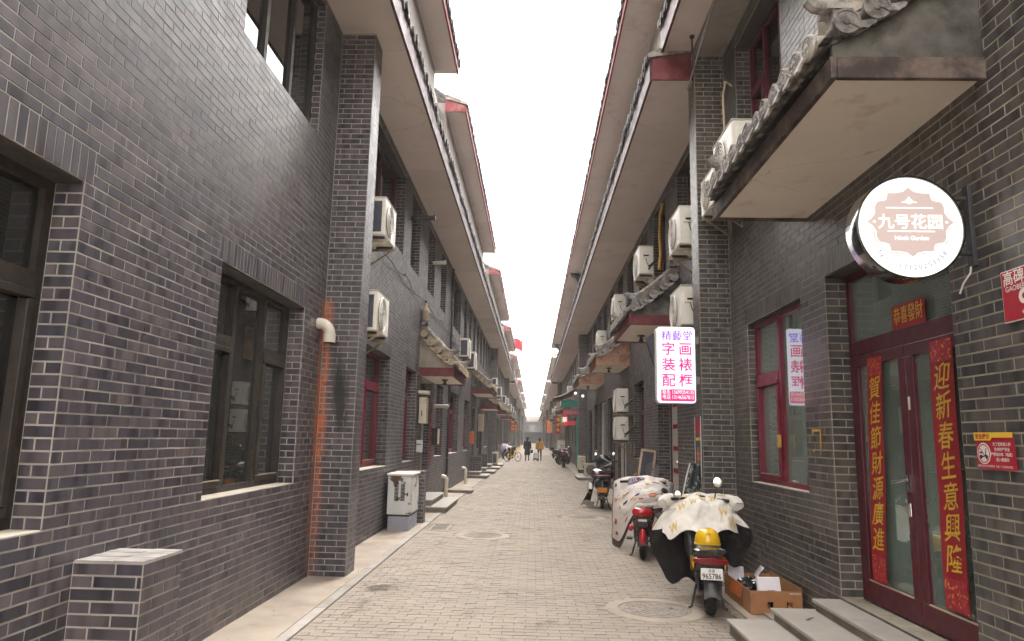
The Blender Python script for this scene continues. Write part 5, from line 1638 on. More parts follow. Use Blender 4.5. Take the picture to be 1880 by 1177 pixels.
pp = thing('wall_poster', 'narrow dark poster with red top and orange flower on the pillar side', 'poster', (2.26, 9.7, 1.2), world=True)
MB().box(2.250, 2.262, 9.60, 9.94, 1.18, 1.98).build('poster_sheet', 'print_slate', pp)
MB().box(2.246, 2.2495, 9.63, 9.91, 1.75, 1.96).build('poster_head', 'red_paper', pp)
MB().prism([(9.77 + (0.10 if j % 2 else 0.045) * math.cos(2 * PI * j / 16), 1.45 + (0.13 if j % 2 else 0.05) * math.sin(2 * PI * j / 16)) for j in range(16)], lambda a, b, d: (d, a, b), 2.246, 2.2495).build('poster_flower', 'orange_plastic', pp)
MB().box(2.246, 2.2495, 9.66, 9.88, 1.66, 1.70).build('poster_line', 'yellow_print', pp)
for zz, yy in ((1.18, 9.6), (1.18, 9.94)):
    MB().box(2.244, 2.252, yy - 0.006, yy + 0.006, 1.18, 1.98).build('poster_edge', 'frame_white', pp)

rp = thing('house_number_plate', 'red enamel house number plate at the right edge of the wall', 'plate', (XR, 3.85, 2.3), world=True)
MB().box(XR - 0.012, XR - 0.018, 3.60, 4.02, 2.345, 2.64).build('plate', 'white_print', rp)
MB().box(XR - 0.0185, XR - 0.0205, 3.606, 4.014, 2.351, 2.634).build('plate_face', 'red_enamel', rp)
RP = lambda oy, oz: (lambda a, b, c: (XR - 0.0225, oy - a, oz + b))
lettering('高碑店', RP(4.0, 2.585), 'white_print', rp, 0.088, 0.001, align='LEFT')
lettering('GAOBEIDIAN', RP(3.985, 2.53), 'white_print', rp, 0.042, 0.0004, align='LEFT')
lettering('9', RP(3.885, 2.435), 'white_print', rp, 0.2, 0.004, align='LEFT')
wn = thing('warning_sign', 'red and yellow warning sheet with a crossed out scooter beside the door', 'sign', (XR, 4.2, 1.5), world=True)
wx = XR - 0.014
MB().grid(lambda u, v: (wx - 0.006 * math.sin(u * 5) * (1 - v) - 0.002, 4.385 - 0.345 * u, 1.525 + 0.205 * v), 12, 4).build('sheet', 'red_enamel', wn)
WP = lambda oy, oz, c0=0.010: (lambda a, b, c: (wx - c0, oy - a, oz + b))
MB().prism([(0.0, 0.165), (0.15, 0.165), (0.165, 0.182), (0.345, 0.182), (0.345, 0.212), (0.0, 0.212)], lambda a, b, d: (wx - d, 4.387 - a, 1.525 + b), 0.0085, 0.0095).build('yellow_band', 'yellow_print', wn)
lettering('安全提示', WP(4.375, 1.712, 0.0102), 'red_enamel', wn, 0.034, 0.001, align='LEFT')
circ = lambda r, c: [(wx - c, 4.305 + r * math.cos(2 * PI * j / 24), 1.615 + r * math.sin(2 * PI * j / 24)) for j in range(24)]
MB().loft([circ(0.062, 0.0085), circ(0.062, 0.0095)]).build('disc', 'white_print', wn)
ring_ = MB()
ring_.loft([circ(0.055, 0.0096), circ(0.055, 0.0106), circ(0.049, 0.0106), circ(0.049, 0.0096)], False)
ring_.build('ban_ring', 'red_enamel', wn)
sc_ = MB()
for (a, b, r) in ((-0.026, -0.020, 0.013), (0.026, -0.020, 0.013)):
    sc_.prism([(a + r * math.cos(2 * PI * j / 10), b + r * math.sin(2 * PI * j / 10)) for j in range(10)], lambda p, q, d: (wx - d, 4.305 - p, 1.615 + q), 0.0108, 0.0114)
sc_.prism([(-0.03, -0.012), (0.012, -0.014), (0.024, 0.03), (0.03, 0.03), (0.020, -0.018), (-0.03, -0.024)], lambda p, q, d: (wx - d, 4.305 - p, 1.615 + q), 0.0116, 0.0122)
sc_.prism([(-0.034, 0.0), (-0.006, 0.0), (-0.004, 0.008), (-0.034, 0.010)], lambda p, q, d: (wx - d, 4.305 - p, 1.615 + q), 0.0124, 0.013)
sc_.build('scooter_symbol', 'ink_black', wn)
MB().prism([(-0.038, 0.034), (-0.034, 0.038), (0.038, -0.034), (0.034, -0.038)], lambda p, q, d: (wx - d, 4.305 - p, 1.615 + q), 0.0132, 0.0138).build('ban_bar', 'red_enamel', wn)
for i, tx in enumerate(('为了您和他人的', '生命财产安全', '严禁电动车（电瓶）', '进入楼道内')):
    lettering(tx, WP(4.14, 1.668 - i * 0.029), 'white_print', wn, 0.0225, 0.0003)
lettering('请遵守消防安全管理规定  共建一个和谐美好家园', WP(4.215, 1.542), 'white_print', wn, 0.0145, 0.0)
um = thing('tape_mark', 'ochre tape marking in an open square on the brick between window and door', 'tape', (XR, 6.8, 1.6), world=True)
for (a, b, c, d) in ((6.71, 6.91, 1.765, 1.785), (6.71, 6.728, 1.575, 1.765), (6.895, 6.91, 1.735, 1.765), (6.875, 6.905, 1.575, 1.60)):
    MB().box(XR - 0.0075, XR - 0.011, a, b, c, d).build('tape_piece', 'tape_ochre', um)

# couplets on the glazed door
def couplet(y, z0, z1, w, text, label, tilt=0.0):
    t = thing('couplet_banner', label, 'banner', (XD, y, z0), world=True, group='red couplets on the glazed door')
    x = XD - 0.02
    rg = random.Random(int(z0 * 100))
    def surf(u, v, c=0.0):                          # paper slightly cockled and hanging a little out of true
        return (x - c - 0.004 * math.sin(v * 11) - 0.003 * math.sin(u * 7 + v * 5), y + w / 2 - w * u + tilt * (1 - v), z0 + (z1 - z0) * v)
    MB().grid(surf, 6, 30).build('paper_strip', 'red_paper', t)
    H_ = z1 - z0
    for a, b in ((0.005, 0.115), (0.915, 0.995)):
        MB().grid(lambda u, v: surf(0.05 + 0.9 * u, a + (b - a) * v, 0.003), 4, 5).build('flower_motif', 'couplet_motif', t)
    k = len(text)
    for i, ch in enumerate(text):
        vc = 0.905 - (i + 0.5) * (0.905 - 0.125) / k
        sz = H_ * 0.78 / k
        ro = rg.uniform(-0.06, 0.06)
        lettering(ch, lambda a, b, c, vc=vc, ro=ro: surf(0.5 + (a * math.cos(ro) - b * math.sin(ro)) / w, vc + (b * math.cos(ro) + a * math.sin(ro) + a * 0.10) / H_, 0.0045), 'gold_print', t, sz * 0.92, sz * 0.008, sx=1.05, sy=1.05, shear=0.12, name='character')
couplet(5.98, 0.54, 2.385, 0.255, '賀佳節財源廣進', 'red couplet with gold characters on the far leaf of the maroon door', 0.12)
couplet(5.01, 0.555, 2.40, 0.285, '迎新春生意興隆', 'red couplet with gold characters on the near leaf of the maroon door', 0.02)
hb = thing('lintel_banner', 'red paper square with gold characters in the transom over the door', 'banner', (XD, 5.5, 2.5), world=True)
MB().box(XD - 0.006, XD - 0.003, 5.18, 5.66, 2.555, 2.745).build('paper_sheet', 'red_paper', hb)
lettering('恭喜發財', lambda a, b, c: (XD - 0.0075, 5.42 - a, 2.65 + b), 'gold_print', hb, 0.108, 0.0008, sy=1.35)
MB().box(XD - 0.0025, XD + 0.0, 5.20, 5.64, 2.555, 2.565).build('tape', 'frame_white', hb)
# ------------------------------------------------------------------ scooters
def wheel(t, name, y, r, w, x=0.0, spokes=6):
    n, k = 28, 8
    ty = MB()
    rings = []
    for i in range(k):
        a = 2 * PI * i / k
        rr, xx = r - w * 0.5 + w * 0.5 * math.cos(a), w * 0.5 * math.sin(a)
        rings.append([(x + xx, y + rr * math.cos(2 * PI * j / n), r + rr * math.sin(2 * PI * j / n)) for j in range(n)])
    ty.loft(rings + [rings[0]], False)
    o = ty.build(name, 'rubber', t, smooth=180)
    rm = MB()
    R = r - w * 0.85
    ring = lambda q, xx: [(x + xx, y + q * math.cos(2 * PI * j / n), r + q * math.sin(2 * PI * j / n)) for j in range(n)]
    rm.loft([ring(R + 0.02, -w * .35), ring(R + 0.02, w * .35), ring(R - 0.012, w * .30), ring(R - 0.012, -w * .30), ring(R + 0.02, -w * .35)], False)
    for j in range(spokes):
        a = 2 * PI * j / spokes
        rm.tube([(x, y + 0.03 * math.cos(a), r + 0.03 * math.sin(a)), (x, y + R * math.cos(a), r + R * math.sin(a))], 0.013, 5)
    rm.tube([(x - w * .6, y, r), (x + w * .6, y, r)], 0.035, 10)
    rm.build('rim', 'dark_metal', o)
    return o

def section(y, w, z0, z1, k=12, p=2.6):
    """rounded-box cross-section in the xz plane"""
    out = []
    for j in range(k):
        a = 2 * PI * j / k
        c, s_ = math.cos(a), math.sin(a)
        out.append((w * math.copysign(abs(c) ** (2 / p), c), y, (z0 + z1) / 2 + (z1 - z0) / 2 * math.copysign(abs(s_) ** (2 / p), s_)))
    return out

def mirror(t, x, y, z, r=0.062, stem=(0, 0, 0)):
    m = MB()
    m.tube([stem, (x * 0.5 + stem[0] * 0.5, y, (z + stem[2]) / 2 + 0.02), (x, y, z - r * 0.8)], 0.007, 6)
    m.ell((x, y + 0.012, z), (r, 0.02, r), 16, 8)
    o = m.build('mirror', 'black_plastic', t, smooth=60)
    MB().ell((x, y - 0.009, z), (r * 0.88, 0.004, r * 0.88), 16, 6).build('mirror_glass', 'mirror_glass', o, smooth=180)

def kickstand(t):
    m = MB()
    for sx in (-1, 1):
        m.tube([(sx * 0.10, 0.36, 0.22), (sx * 0.16, 0.24, 0.02), (sx * 0.19, 0.23, 0.012)], 0.012, 6)
    m.tube([(-0.11, 0.35, 0.20), (0.11, 0.35, 0.20)], 0.012, 6)
    m.build('kickstand', 'dark_metal', t)

def scooter_core(t, wb=1.22, r=0.215, seat_z=0.62, body='black_plastic', accent=None, bar_z=0.98, wide=0.15):
    wheel(t, 'rear_wheel', 0.0, r, 0.10)
    wheel(t, 'front_wheel', wb, r, 0.095)
    b = MB()
    b.loft([section(-0.16, wide * .55, seat_z - 0.16, seat_z - 0.07), section(-0.05, wide * .85, seat_z - 0.22, seat_z - 0.05), section(0.2, wide, seat_z - 0.32, seat_z - 0.04), section(0.42, wide * .95, seat_z - 0.36, seat_z - 0.05), section(0.5, wide * .8, seat_z - 0.36, seat_z - 0.14)])
    b.build('rear_body', body, t, smooth=60)
    b = MB()
    b.loft([section(0.44, 0.12, 0.24, 0.33), section(0.6, 0.14, 0.25, 0.32), section(0.9, 0.14, 0.26, 0.33), section(0.98, 0.10, 0.28, 0.42)])
    b.build('floorboard', body, t, smooth=60)
    b = MB()
    ls = []
    for z, w, y in ((0.28, 0.12, 0.96), (0.45, 0.17, 0.99), (0.65, 0.19, 1.01), (0.8, 0.15, 1.03), (0.88, 0.08, 1.04)):
        ls.append([(w * math.cos(2 * PI * j / 12), y + (0.035 if math.sin(2 * PI * j / 12) < 0 else 0.05) * math.sin(2 * PI * j / 12) + 0.03 * (1 - abs(math.cos(2 * PI * j / 12))), z) for j in range(12)])
    b.loft(ls)
    b.build('leg_shield', body, t, smooth=60)
    s_ = MB()
    s_.loft([section(-0.14, 0.10, seat_z - 0.06, seat_z + 0.005), section(0.0, 0.13, seat_z - 0.06, seat_z + 0.03), section(0.28, 0.125, seat_z - 0.06, seat_z + 0.035), section(0.46, 0.085, seat_z - 0.06, seat_z + 0.0), section(0.5, 0.05, seat_z - 0.055, seat_z - 0.02)])
    s_.build('seat', 'seat_vinyl', t, smooth=60)
    st = MB()
    st.tube([(0, wb, r), (0, wb - 0.06, 0.5), (0, wb - 0.13, bar_z - 0.02)], 0.028, 8)
    for sx in (-1, 1):
        st.tube([(sx * 0.065, wb, r), (sx * 0.06, wb - 0.05, 0.48)], 0.018, 7)
    st.build('fork', 'dark_metal', t, smooth=60)
    hb = MB()
    hb.tube([(-0.33, wb - 0.24, bar_z + 0.02), (-0.18, wb - 0.17, bar_z + 0.03), (0, wb - 0.13, bar_z), (0.18, wb - 0.17, bar_z + 0.03), (0.33, wb - 0.24, bar_z + 0.02)], 0.014, 8)
    for sx in (-1, 1):
        hb.tube([(sx * 0.24, wb - 0.20, bar_z + 0.025), (sx * 0.35, wb - 0.25, bar_z + 0.02)], 0.02, 8)
    hb.ell((0, wb - 0.12, bar_z + 0.02), (0.11, 0.06, 0.05), 12, 7)
    hb.build('handlebar', 'black_plastic', t, smooth=60)
    fd = MB()
    fd.grid(lambda u, v: (-0.06 + 0.12 * v, wb + (r + 0.03) * math.cos(0.25 + 2.0 * u), r + (r + 0.03) * math.sin(0.25 + 2.0 * u) - 0.02 * abs(2 * v - 1)), 10, 4)
    fd.build('front_mudguard', body, t, smooth=180)
    for sx in (-1, 1):
        sh = MB()
        sh.tube([(sx * 0.105, 0.02, r), (sx * 0.115, 0.10, seat_z - 0.14)], 0.012, 6)
        for k in range(9):
            f = 0.25 + 0.6 * k / 8
            sh.tube([(sx * (0.105 + 0.01 * f), 0.02 + 0.08 * f, r + (seat_z - 0.14 - r) * f), (sx * (0.105 + 0.01 * f), 0.022 + 0.08 * f, r + (seat_z - 0.14 - r) * f + 0.012)], 0.026, 8)
        sh.build('shock_absorber', 'dark_metal', t)
        if accent:
            MB().loft([section(0.0, 0.008, seat_z - 0.20, seat_z - 0.08), section(0.34, 0.008, seat_z - 0.28, seat_z - 0.12)]).xf(Matrix.Translation((sx * (wide + 0.0), 0.02, 0))).build('side_stripe', accent, t)

def mud_flap(t, r):
    m = MB()
    m.grid(lambda u, v: (-0.075 + 0.15 * v, -(r + 0.045) * math.sin(0.35 + 1.15 * (1 - u)) - 0.01, r + (r + 0.045) * math.cos(0.35 + 1.15 * (1 - u)) - 0.03 * abs(2 * v - 1) ** 2), 10, 6)
    m.grid(lambda u, v: (-0.06 + 0.12 * v, -(r + 0.040) * math.sin(0.35 + 1.15 * (1 - u)) - 0.0, r + (r + 0.040) * math.cos(0.35 + 1.15 * (1 - u)) - 0.03 * abs(2 * v - 1) ** 2), 10, 6)
    m.build('rear_mudguard', 'black_plastic', t, smooth=180)

S1L, S1R = (1.74, 7.20, 0.0), -0.15
s1 = thing('electric_scooter', 'black electric scooter with yellow side stripe and white number plate', 'scooter', S1L, S1R, 'scooters parked along the right wall')
scooter_core(s1, 1.2, 0.20, 0.62, accent='yellow_plastic')
mud_flap(s1, 0.20)
MB().loft([section(-0.20, 0.145, 0.495, 0.555), section(-0.17, 0.17, 0.485, 0.565), section(-0.12, 0.165, 0.50, 0.56)]).build('tail_light', 'dark_red_lens', s1, smooth=60)
MB().loft([section(-0.17, 0.13, 0.575, 0.63), section(-0.10, 0.16, 0.575, 0.64), section(0.02, 0.15, 0.57, 0.63)]).build('grab_rail', 'black_gloss', s1, smooth=60)
pl_ = MB().box(-0.10, 0.10, -0.232, -0.226, 0.365, 0.47).build('number_plate', 'plate_white', s1, bevel=0.004)
PF = lambda oz: (lambda a, b, c: (a, -0.2335, oz + b))
lettering('965786', PF(0.397), 'ink_black', pl_, 0.068, 0.0012, sx=0.86)
lettering('北京', PF(0.446), 'ink_black', pl_, 0.032, 0.0006)
MB().box(-0.03, 0.03, -0.226, -0.13, 0.40, 0.44).build('plate_bracket', 'dark_metal', s1)
kickstand(s1)
mirror(s1, 0.20, 1.0, 1.20, 0.065, (0.16, 1.03, 1.0))
mirror(s1, -0.24, 1.0, 1.05, 0.05, (-0.18, 1.03, 0.98))
hel = thing('helmet', 'round yellow helmet resting on the seat of the black scooter', 'helmet', S1L, S1R)
hm = MB()
rings = []
for k in range(11):
    ph = PI / 2 * k / 10
    rr = 0.125 * math.cos(ph) ** 0.75 if k < 10 else 0.006
    rings.append([(rr * math.cos(2 * PI * j / 24), 0.16 + rr * 1.12 * math.sin(2 * PI * j / 24), 0.66 + 0.135 * math.sin(ph)) for j in range(24)])
rings = [[(0.118 * math.cos(2 * PI * j / 24), 0.16 + 0.13 * math.sin(2 * PI * j / 24), 0.635) for j in range(24)]] + rings
hm.loft(rings)
hm.build('shell', 'yellow_plastic', hel, smooth=180)
MB().loft([[(q * math.cos(2 * PI * j / 24), 0.16 + q * 1.1 * math.sin(2 * PI * j / 24), z) for j in range(24)] for q, z in ((0.120, 0.632), (0.129, 0.636), (0.129, 0.65), (0.121, 0.654))], False).build('rim', 'yellow_print', hel, smooth=60)
lettering('niu', lambda a, b, c: (a, 0.16 - 0.139 * math.sqrt(max(0.0, 1 - (a / 0.125) ** 2)) * math.cos(math.asin((0.09 + b) / 0.135)) ** 0.75 - 0.004, 0.66 + 0.09 + b), 'ink_black', hel, 0.036, 0.0004)

# leg apron on that scooter: white quilt over the bars, black lining spread at the sides
ap = thing('scooter_apron', 'white quilted scooter apron printed with yellow letter shapes and black lining', 'apron', S1L, S1R)
def crumple(p, f, amp):
    q = Vector(p) * f
    return amp * (mnoise.noise(q) + 0.5 * mnoise.noise(q * 2.3) + 0.25 * mnoise.noise(q * 4.9))
def sheet1(u, v, c=0.0):
    x = 2 * u - 1
    px = x * (0.37 + 0.06 * v) - 0.02
    py = 1.17 - 0.60 * v + 0.16 * x * x * v
    pz = 1.065 + 0.03 * x - 0.05 * x * x - 0.41 * v ** 1.9 - 0.12 * x * x * v
    fold = 0.020 * math.sin(15 * u + 2.5 * v) * v + crumple((u * 1.3, v, 0.3), 3.2, 0.042)
    return Vector((px + 0.4 * fold, py - 0.5 * fold - c * 0.8, pz + 0.8 * fold + c))
hem = lambda u: 0.80 + 0.15 * math.sin(PI * u) + 0.12 * mnoise.noise(Vector((u * 4.0, 0.7, 0.1)))
MB().grid(lambda a, b: sheet1(a, b * hem(a)), 60, 44).build('quilt_top', 'quilt_white', ap, smooth=180)
MB().grid(lambda a, b: sheet1(a, b * hem(a), -0.012), 60, 44).build('quilt_back', 'quilt_black', ap, smooth=180)
ed = MB()
ed.tube([sheet1(i / 40, hem(i / 40), -0.004) for i in range(41)], 0.007, 6)
ed.build('hem', 'quilt_white', ap, smooth=60)
for sx in (-1, 1):
    sl = MB()
    pts = [(sx * 0.27, 1.13, 1.0), (sx * 0.32, 1.06, 1.0), (sx * 0.37, 0.99, 0.985), (sx * 0.40, 0.94, 0.965), (sx * 0.412, 0.915, 0.95), (sx * 0.405, 0.925, 0.955)]
    sl.tube(pts, [0.05, 0.062, 0.072, 0.068, 0.058, 0.035], 14)
    sl.v = [(a + 0.006 * math.sin(60 * b + 40 * c), b + 0.006 * math.sin(55 * a), c + 0.007 * math.sin(50 * a + 45 * b)) for a, b, c in sl.v]
    sl.build('sleeve', 'quilt_white', ap, smooth=60)
def lining(sx, zlo, xw_, label_mat='quilt_black'):
    def f(u, v):
        x = sx * (0.06 + (xw_ - 0.06) * u ** 0.9 * (0.92 + 0.08 * math.sin(5 * v)) * (0.80 + 0.30 * math.sin(PI * min(1, v * 0.95))))
        top = 0.97 - 0.10 * u
        bot = zlo + 0.16 * (u if sx < 0 else 1 - u) * 0.6 + 0.05 * math.sin(6 * u)
        return Vector((x, 1.06 - 0.16 * math.sin(PI * u * 0.6) - 0.12 * v * u + crumple((u, v, sx), 3.5, 0.05), top + (bot - top) * v))
    MB().grid(f, 16, 16).build('side_lining', label_mat, ap, smooth=180)
    MB().grid(lambda u, v: f(u, v) + Vector((0, 0.014, 0)), 16, 16).build('side_lining', label_mat, ap, smooth=180)
    e2 = MB()
    e2.tube([f(1.0, i / 16) for i in range(17)] + [f(1 - i / 16, 1.0) for i in range(1, 17)], 0.006, 5)
    e2.build('lining_edge', label_mat, ap, smooth=60)
    # white upper border of the spread side
    MB().grid(lambda u, v: f(u, v * (0.30 if sx < 0 else 0.26) * (0.55 + 0.45 * u)) + Vector((0, -0.010, 0)), 14, 6).build('side_border', 'quilt_white', ap, smooth=180)
lining(-1, 0.10, 0.52)
lining(1, 0.36, 0.50)
for (u0, v0, ro) in ((0.14, 0.14, -0.2), (0.26, 0.46, 0.15), (0.40, 0.42, 0.2), (0.55, 0.34, 0.25), (0.70, 0.26, 0.2), (0.84, 0.16, 0.3), (0.80, 0.58, 0.1), (0.33, 0.12, -0.2), (0.16, 0.76, 0.4), (0.90, 0.72, 0.2), (0.50, 0.12, 0.1)):
    lettering('w', lambda a, b, c, u0=u0, v0=v0, ro=ro: sheet1(u0 + (a * math.cos(ro) - b * math.sin(ro)) / 0.78, v0 - (b * math.cos(ro) + a * math.sin(ro)) / 0.62, 0.006), 'print_gold', ap, 0.125, 0.0, shear=0.2, sy=1.4, name='printed_letter')

cv = thing('camouflage_cover', 'camouflage rain cover hanging from a bar behind the white apron', 'cover', (2.02, 9.18, 0))
MB().tube([(0, 0.04, 0), (0, 0.04, 1.36)], 0.014, 8).build('pole', 'dark_metal', cv)
cb = MB()
cb.tube([(-0.16, 0.03, 1.375), (0.12, 0.03, 1.36)], 0.011, 8)
cb.ell((-0.165, 0.03, 1.376), (0.022, 0.022, 0.022), 8, 6)
cb.build('crossbar', 'chrome', cv, smooth=60)
cam_ = lambda u, v: Vector((-0.015 - 0.17 * v ** 0.9 + (0.13 + 0.19 * v ** 0.9) * u, 0.0 - 0.05 * math.sin(PI * u) * (0.4 + v) + 0.015 * math.sin(13 * u + 5 * v), 1.37 - 0.75 * v))
MB().grid(cam_, 14, 20).build('cloth', 'camo', cv, smooth=180)
MB().grid(lambda u, v: cam_(u, v) + Vector((0, 0.07, 0)), 14, 20).build('cloth', 'camo', cv, smooth=180)
MB().tube([cam_(0, i / 20) for i in range(21)], 0.010, 6).build('edge_trim', 'quilt_white', cv, smooth=60)

# second scooter
S2L, S2R = (1.58, 10.36, 0.0), -0.16
s2 = thing('electric_scooter', 'red and black electric scooter with red tail under a printed quilt', 'scooter', S2L, S2R, 'scooters parked along the right wall')
scooter_core(s2, 1.2, 0.205, 0.60, accent='red_plastic', wide=0.13)
mud_flap(s2, 0.205)
MB().loft([section(-0.205, 0.045, 0.22, 0.42), section(-0.235, 0.05, 0.20, 0.44), section(-0.26, 0.035, 0.24, 0.42)]).build('tail_light', 'red_plastic', s2, smooth=60)
MB().loft([section(-0.20, 0.10, 0.60, 0.70), section(-0.16, 0.145, 0.585, 0.715), section(-0.04, 0.15, 0.59, 0.72), section(0.02, 0.12, 0.60, 0.70)]).build('backrest', 'red_plastic', s2, smooth=60)
MB().box(0.03, 0.15, -0.16, 0.02, 0.65, 0.735).build('backrest_pad', 'seat_vinyl', s2, bevel=0.02)
MB().box(-0.06, 0.06, -0.19, -0.18, 0.53, 0.56).build('reflector', 'frame_white', s2)
for sx in (-1, 1):
    MB().ell((sx * 0.17, -0.02, 0.42), (0.035, 0.05, 0.045), 10, 7).build('turn_signal', 'red_plastic', s2, smooth=180)
kickstand(s2)
ft = MB().box(-0.24, -0.15, 0.28, 0.42, 0.22, 0.25).build('footrest', 'dark_metal', s2, bevel=0.008)
q2 = thing('scooter_quilt', 'cream quilted scooter cover with small prints and brown lining', 'quilt', S2L, S2R)
def sheet2(u, v, c=0.0):
    x = 2 * u - 1
    px = 0.47 * math.sin(1.15 * x) / math.sin(1.15) - (0.03 if x < 0 else 0.0) * v
    top = 1.09 - 0.12 * x * x
    k = min(1.0, max(0.0, (-x - 0.05) / 0.6))
    k = k * k * (3 - 2 * k)
    bot = 0.60 - 0.50 * k + 0.06 * max(0.0, x)
    z = top + (bot - top) * v
    w = min(1.0, v * 1.5)
    y = 1.05 - 0.42 * math.sin(w * PI / 2) * (1 - 0.75 * x * x) + 0.20 * x * x + 0.10 * k * v
    puff = 0.020 * abs(math.sin(u * 6 * PI + v * 2.0)) * abs(math.sin(v * 5 * PI + u)) 
    fold = 0.028 * math.sin(9 * u + 2 * v) * v + crumple((u * 1.2, v * 1.2, 0.9), 3.0, 0.05)
    return Vector((px + 0.3 * fold, y - puff - 0.7 * fold - c, z + 0.5 * fold + c * 0.4))
MB().grid(lambda a, b: sheet2(a, b), 56, 48).build('quilt_face', 'quilt_cream', q2, smooth=180)
MB().grid(lambda a, b: sheet2(a, b * 1.10, -0.035), 30, 24).build('quilt_lining', 'quilt_brown', q2, smooth=180)
MB().tube([sheet2(i / 40, 1.0) for i in range(41)] + [sheet2(1, 1 - i / 20) for i in range(1, 21)], 0.007, 6).build('binding', 'quilt_black', q2, smooth=60)
MB().tube([sheet2(0, i / 20) for i in range(21)], 0.007, 6).build('binding', 'quilt_black', q2, smooth=60)
def print_blob(u0, v0, ru, rv, mat, k=18, wob=0.0, hole=0.0, nm='print_motif'):
    m = MB()
    pts = [(u0 + ru * (1 + wob * math.sin(3 * a + 5 * u0)) * math.cos(a), v0 + rv * (1 + wob * math.cos(2 * a)) * math.sin(a)) for a in (2 * PI * j / k for j in range(k))]
    i = len(m.v)
    rings = []
    for f in ((1.0, 0.7, 0.4, 0.05) if not hole else (1.0, hole)):
        rings.append([sheet2(u0 + (p - u0) * f, v0 + (q - v0) * f, 0.006) for p, q in pts])
    m.loft(rings, not hole)
    m.build(nm, mat, q2, smooth=180)
print_blob(0.80, 0.40, 0.062, 0.085, 'print_slate')
print_blob(0.62, 0.56, 0.055, 0.075, 'print_coral', wob=0.12)
print_blob(0.545, 0.24, 0.022, 0.035, 'print_gold', wob=0.3)
print_blob(0.42, 0.60, 0.022, 0.04, 'print_gold', wob=0.2)
print_blob(0.10, 0.70, 0.022, 0.055, 'print_red', wob=0.2)
print_blob(0.18, 0.46, 0.018, 0.04, 'print_coral', wob=0.2)
print_blob(0.90, 0.30, 0.02, 0.03, 'print_red', wob=0.3)
print_blob(0.66, 0.20, 0.05, 0.02, 'print_mauve', wob=0.35)
print_blob(0.27, 0.30, 0.05, 0.02, 'print_coral', wob=0.4)
print_blob(0.30, 0.80, 0.02, 0.03, 'print_red', wob=0.3)
for (a, b) in ((0.36, 0.26), (0.62, 0.06), (0.75, 0.14), (0.15, 0.30), (0.70, 0.72), (0.22, 0.62), (0.85, 0.16), (0.45, 0.38)):
    print_blob(a, b, 0.035, 0.045, 'print_mauve', wob=0.15, hole=0.86)
rg = random.Random(12)
for i in range(26):
    print_blob(rg.uniform(0.06, 0.94), rg.uniform(0.05, 0.95), rg.uniform(0.012, 0.035), rg.uniform(0.015, 0.045), rg.choice(['print_coral', 'print_red', 'print_mauve', 'print_gold', 'print_slate', 'print_coral']), wob=rg.uniform(0.2, 0.5))
print_blob(0.40, 0.10, 0.10, 0.07, 'print_mauve', wob=0.05)
print_blob(0.40, 0.10, 0.115, 0.085, 'print_slate', wob=0.05, hole=0.9)
for j in range(4):
    MB().tube([sheet2(0.36 + 0.03 * j, 0.07, 0.010), sheet2(0.38 + 0.03 * j, 0.14, 0.010)], 0.008, 5).build('print_motif', 'ink_black', q2)

# black touring scooter
S3L, S3R = (1.70, 17.45, 0.0), -0.12
s3 = thing('touring_scooter', 'big black touring scooter with top box and red reflector strip', 'scooter', S3L, S3R, 'scooters parked along the right wall')
scooter_core(s3, 1.38, 0.235, 0.74, bar_z=1.08, wide=0.20)
mud_flap(s3, 0.235)
tb = MB()
tb.loft([section(-0.38, 0.20, 0.73, 0.82), section(-0.34, 0.265, 0.70, 0.90), section(-0.15, 0.285, 0.69, 0.96), section(0.05, 0.27, 0.69, 0.97), section(0.14, 0.20, 0.71, 0.92)])
tb.build('top_box', 'black_gloss', s3, smooth=60)
MB().loft([section(-0.385, 0.19, 0.80, 0.83), section(-0.39, 0.225, 0.795, 0.84), section(-0.33, 0.27, 0.80, 0.845)]).build('reflector_strip', 'dark_red_lens', s3, smooth=60)
MB().box(-0.08, 0.08, -0.41, -0.36, 0.86, 0.92).build('box_latch', 'black_plastic', s3, bevel=0.012)
MB().box(-0.12, 0.12, -0.31, -0.295, 0.40, 0.52).build('amber_reflector', 'amber_lens', s3, bevel=0.008)
MB().tube([(0, -0.32, 0.52), (0.004, -0.33, 0.6), (-0.003, -0.32, 0.70)], 0.014, 6).build('chain', 'iron_cover', s3)
for sx in (-1, 1):
    MB().loft([section(-0.08, 0.04, 0.46, 0.62), section(0.1, 0.05, 0.44, 0.64), section(0.22, 0.03, 0.48, 0.60)]).xf(Matrix.Translation((sx * 0.28, 0, 0))).build('crash_guard', 'chrome', s3, smooth=60)
    MB().tube([(sx * 0.24, -0.02, 0.66), (sx * 0.34, 0.0, 0.62), (sx * 0.36, 0.02, 0.42), (sx * 0.28, 0.05, 0.36)], 0.014, 7).build('guard_rail', 'chrome', s3, smooth=60)
fl = lambda u, v: Vector((-0.20 - 0.34 * v ** 1.1 + 0.20 * u * v, 0.30 + 0.42 * u - 0.1 * v, 0.72 - 0.68 * v + 0.03 * math.sin(5 * u)))
MB().grid(fl, 10, 12).build('side_skirt', 'quilt_black', s3, smooth=180)
MB().grid(lambda u, v: fl(u, 0.84 + 0.17 * v) + Vector((-0.012 + 0.12 * u, -0.05, 0.0)), 8, 4).build('skirt_hem', 'quilt_white', s3, smooth=180)
mirror(s3, 0.26, 1.12, 1.28, 0.055, (0.2, 1.16, 1.1))
mirror(s3, -0.20, 1.12, 1.26, 0.055, (-0.2, 1.16, 1.1))
MB().loft([section(1.18, 0.22, 0.86, 1.20), section(1.24, 0.15, 0.9, 1.26)]).build('windscreen', 'black_gloss', s3, smooth=60)
kickstand(s3)

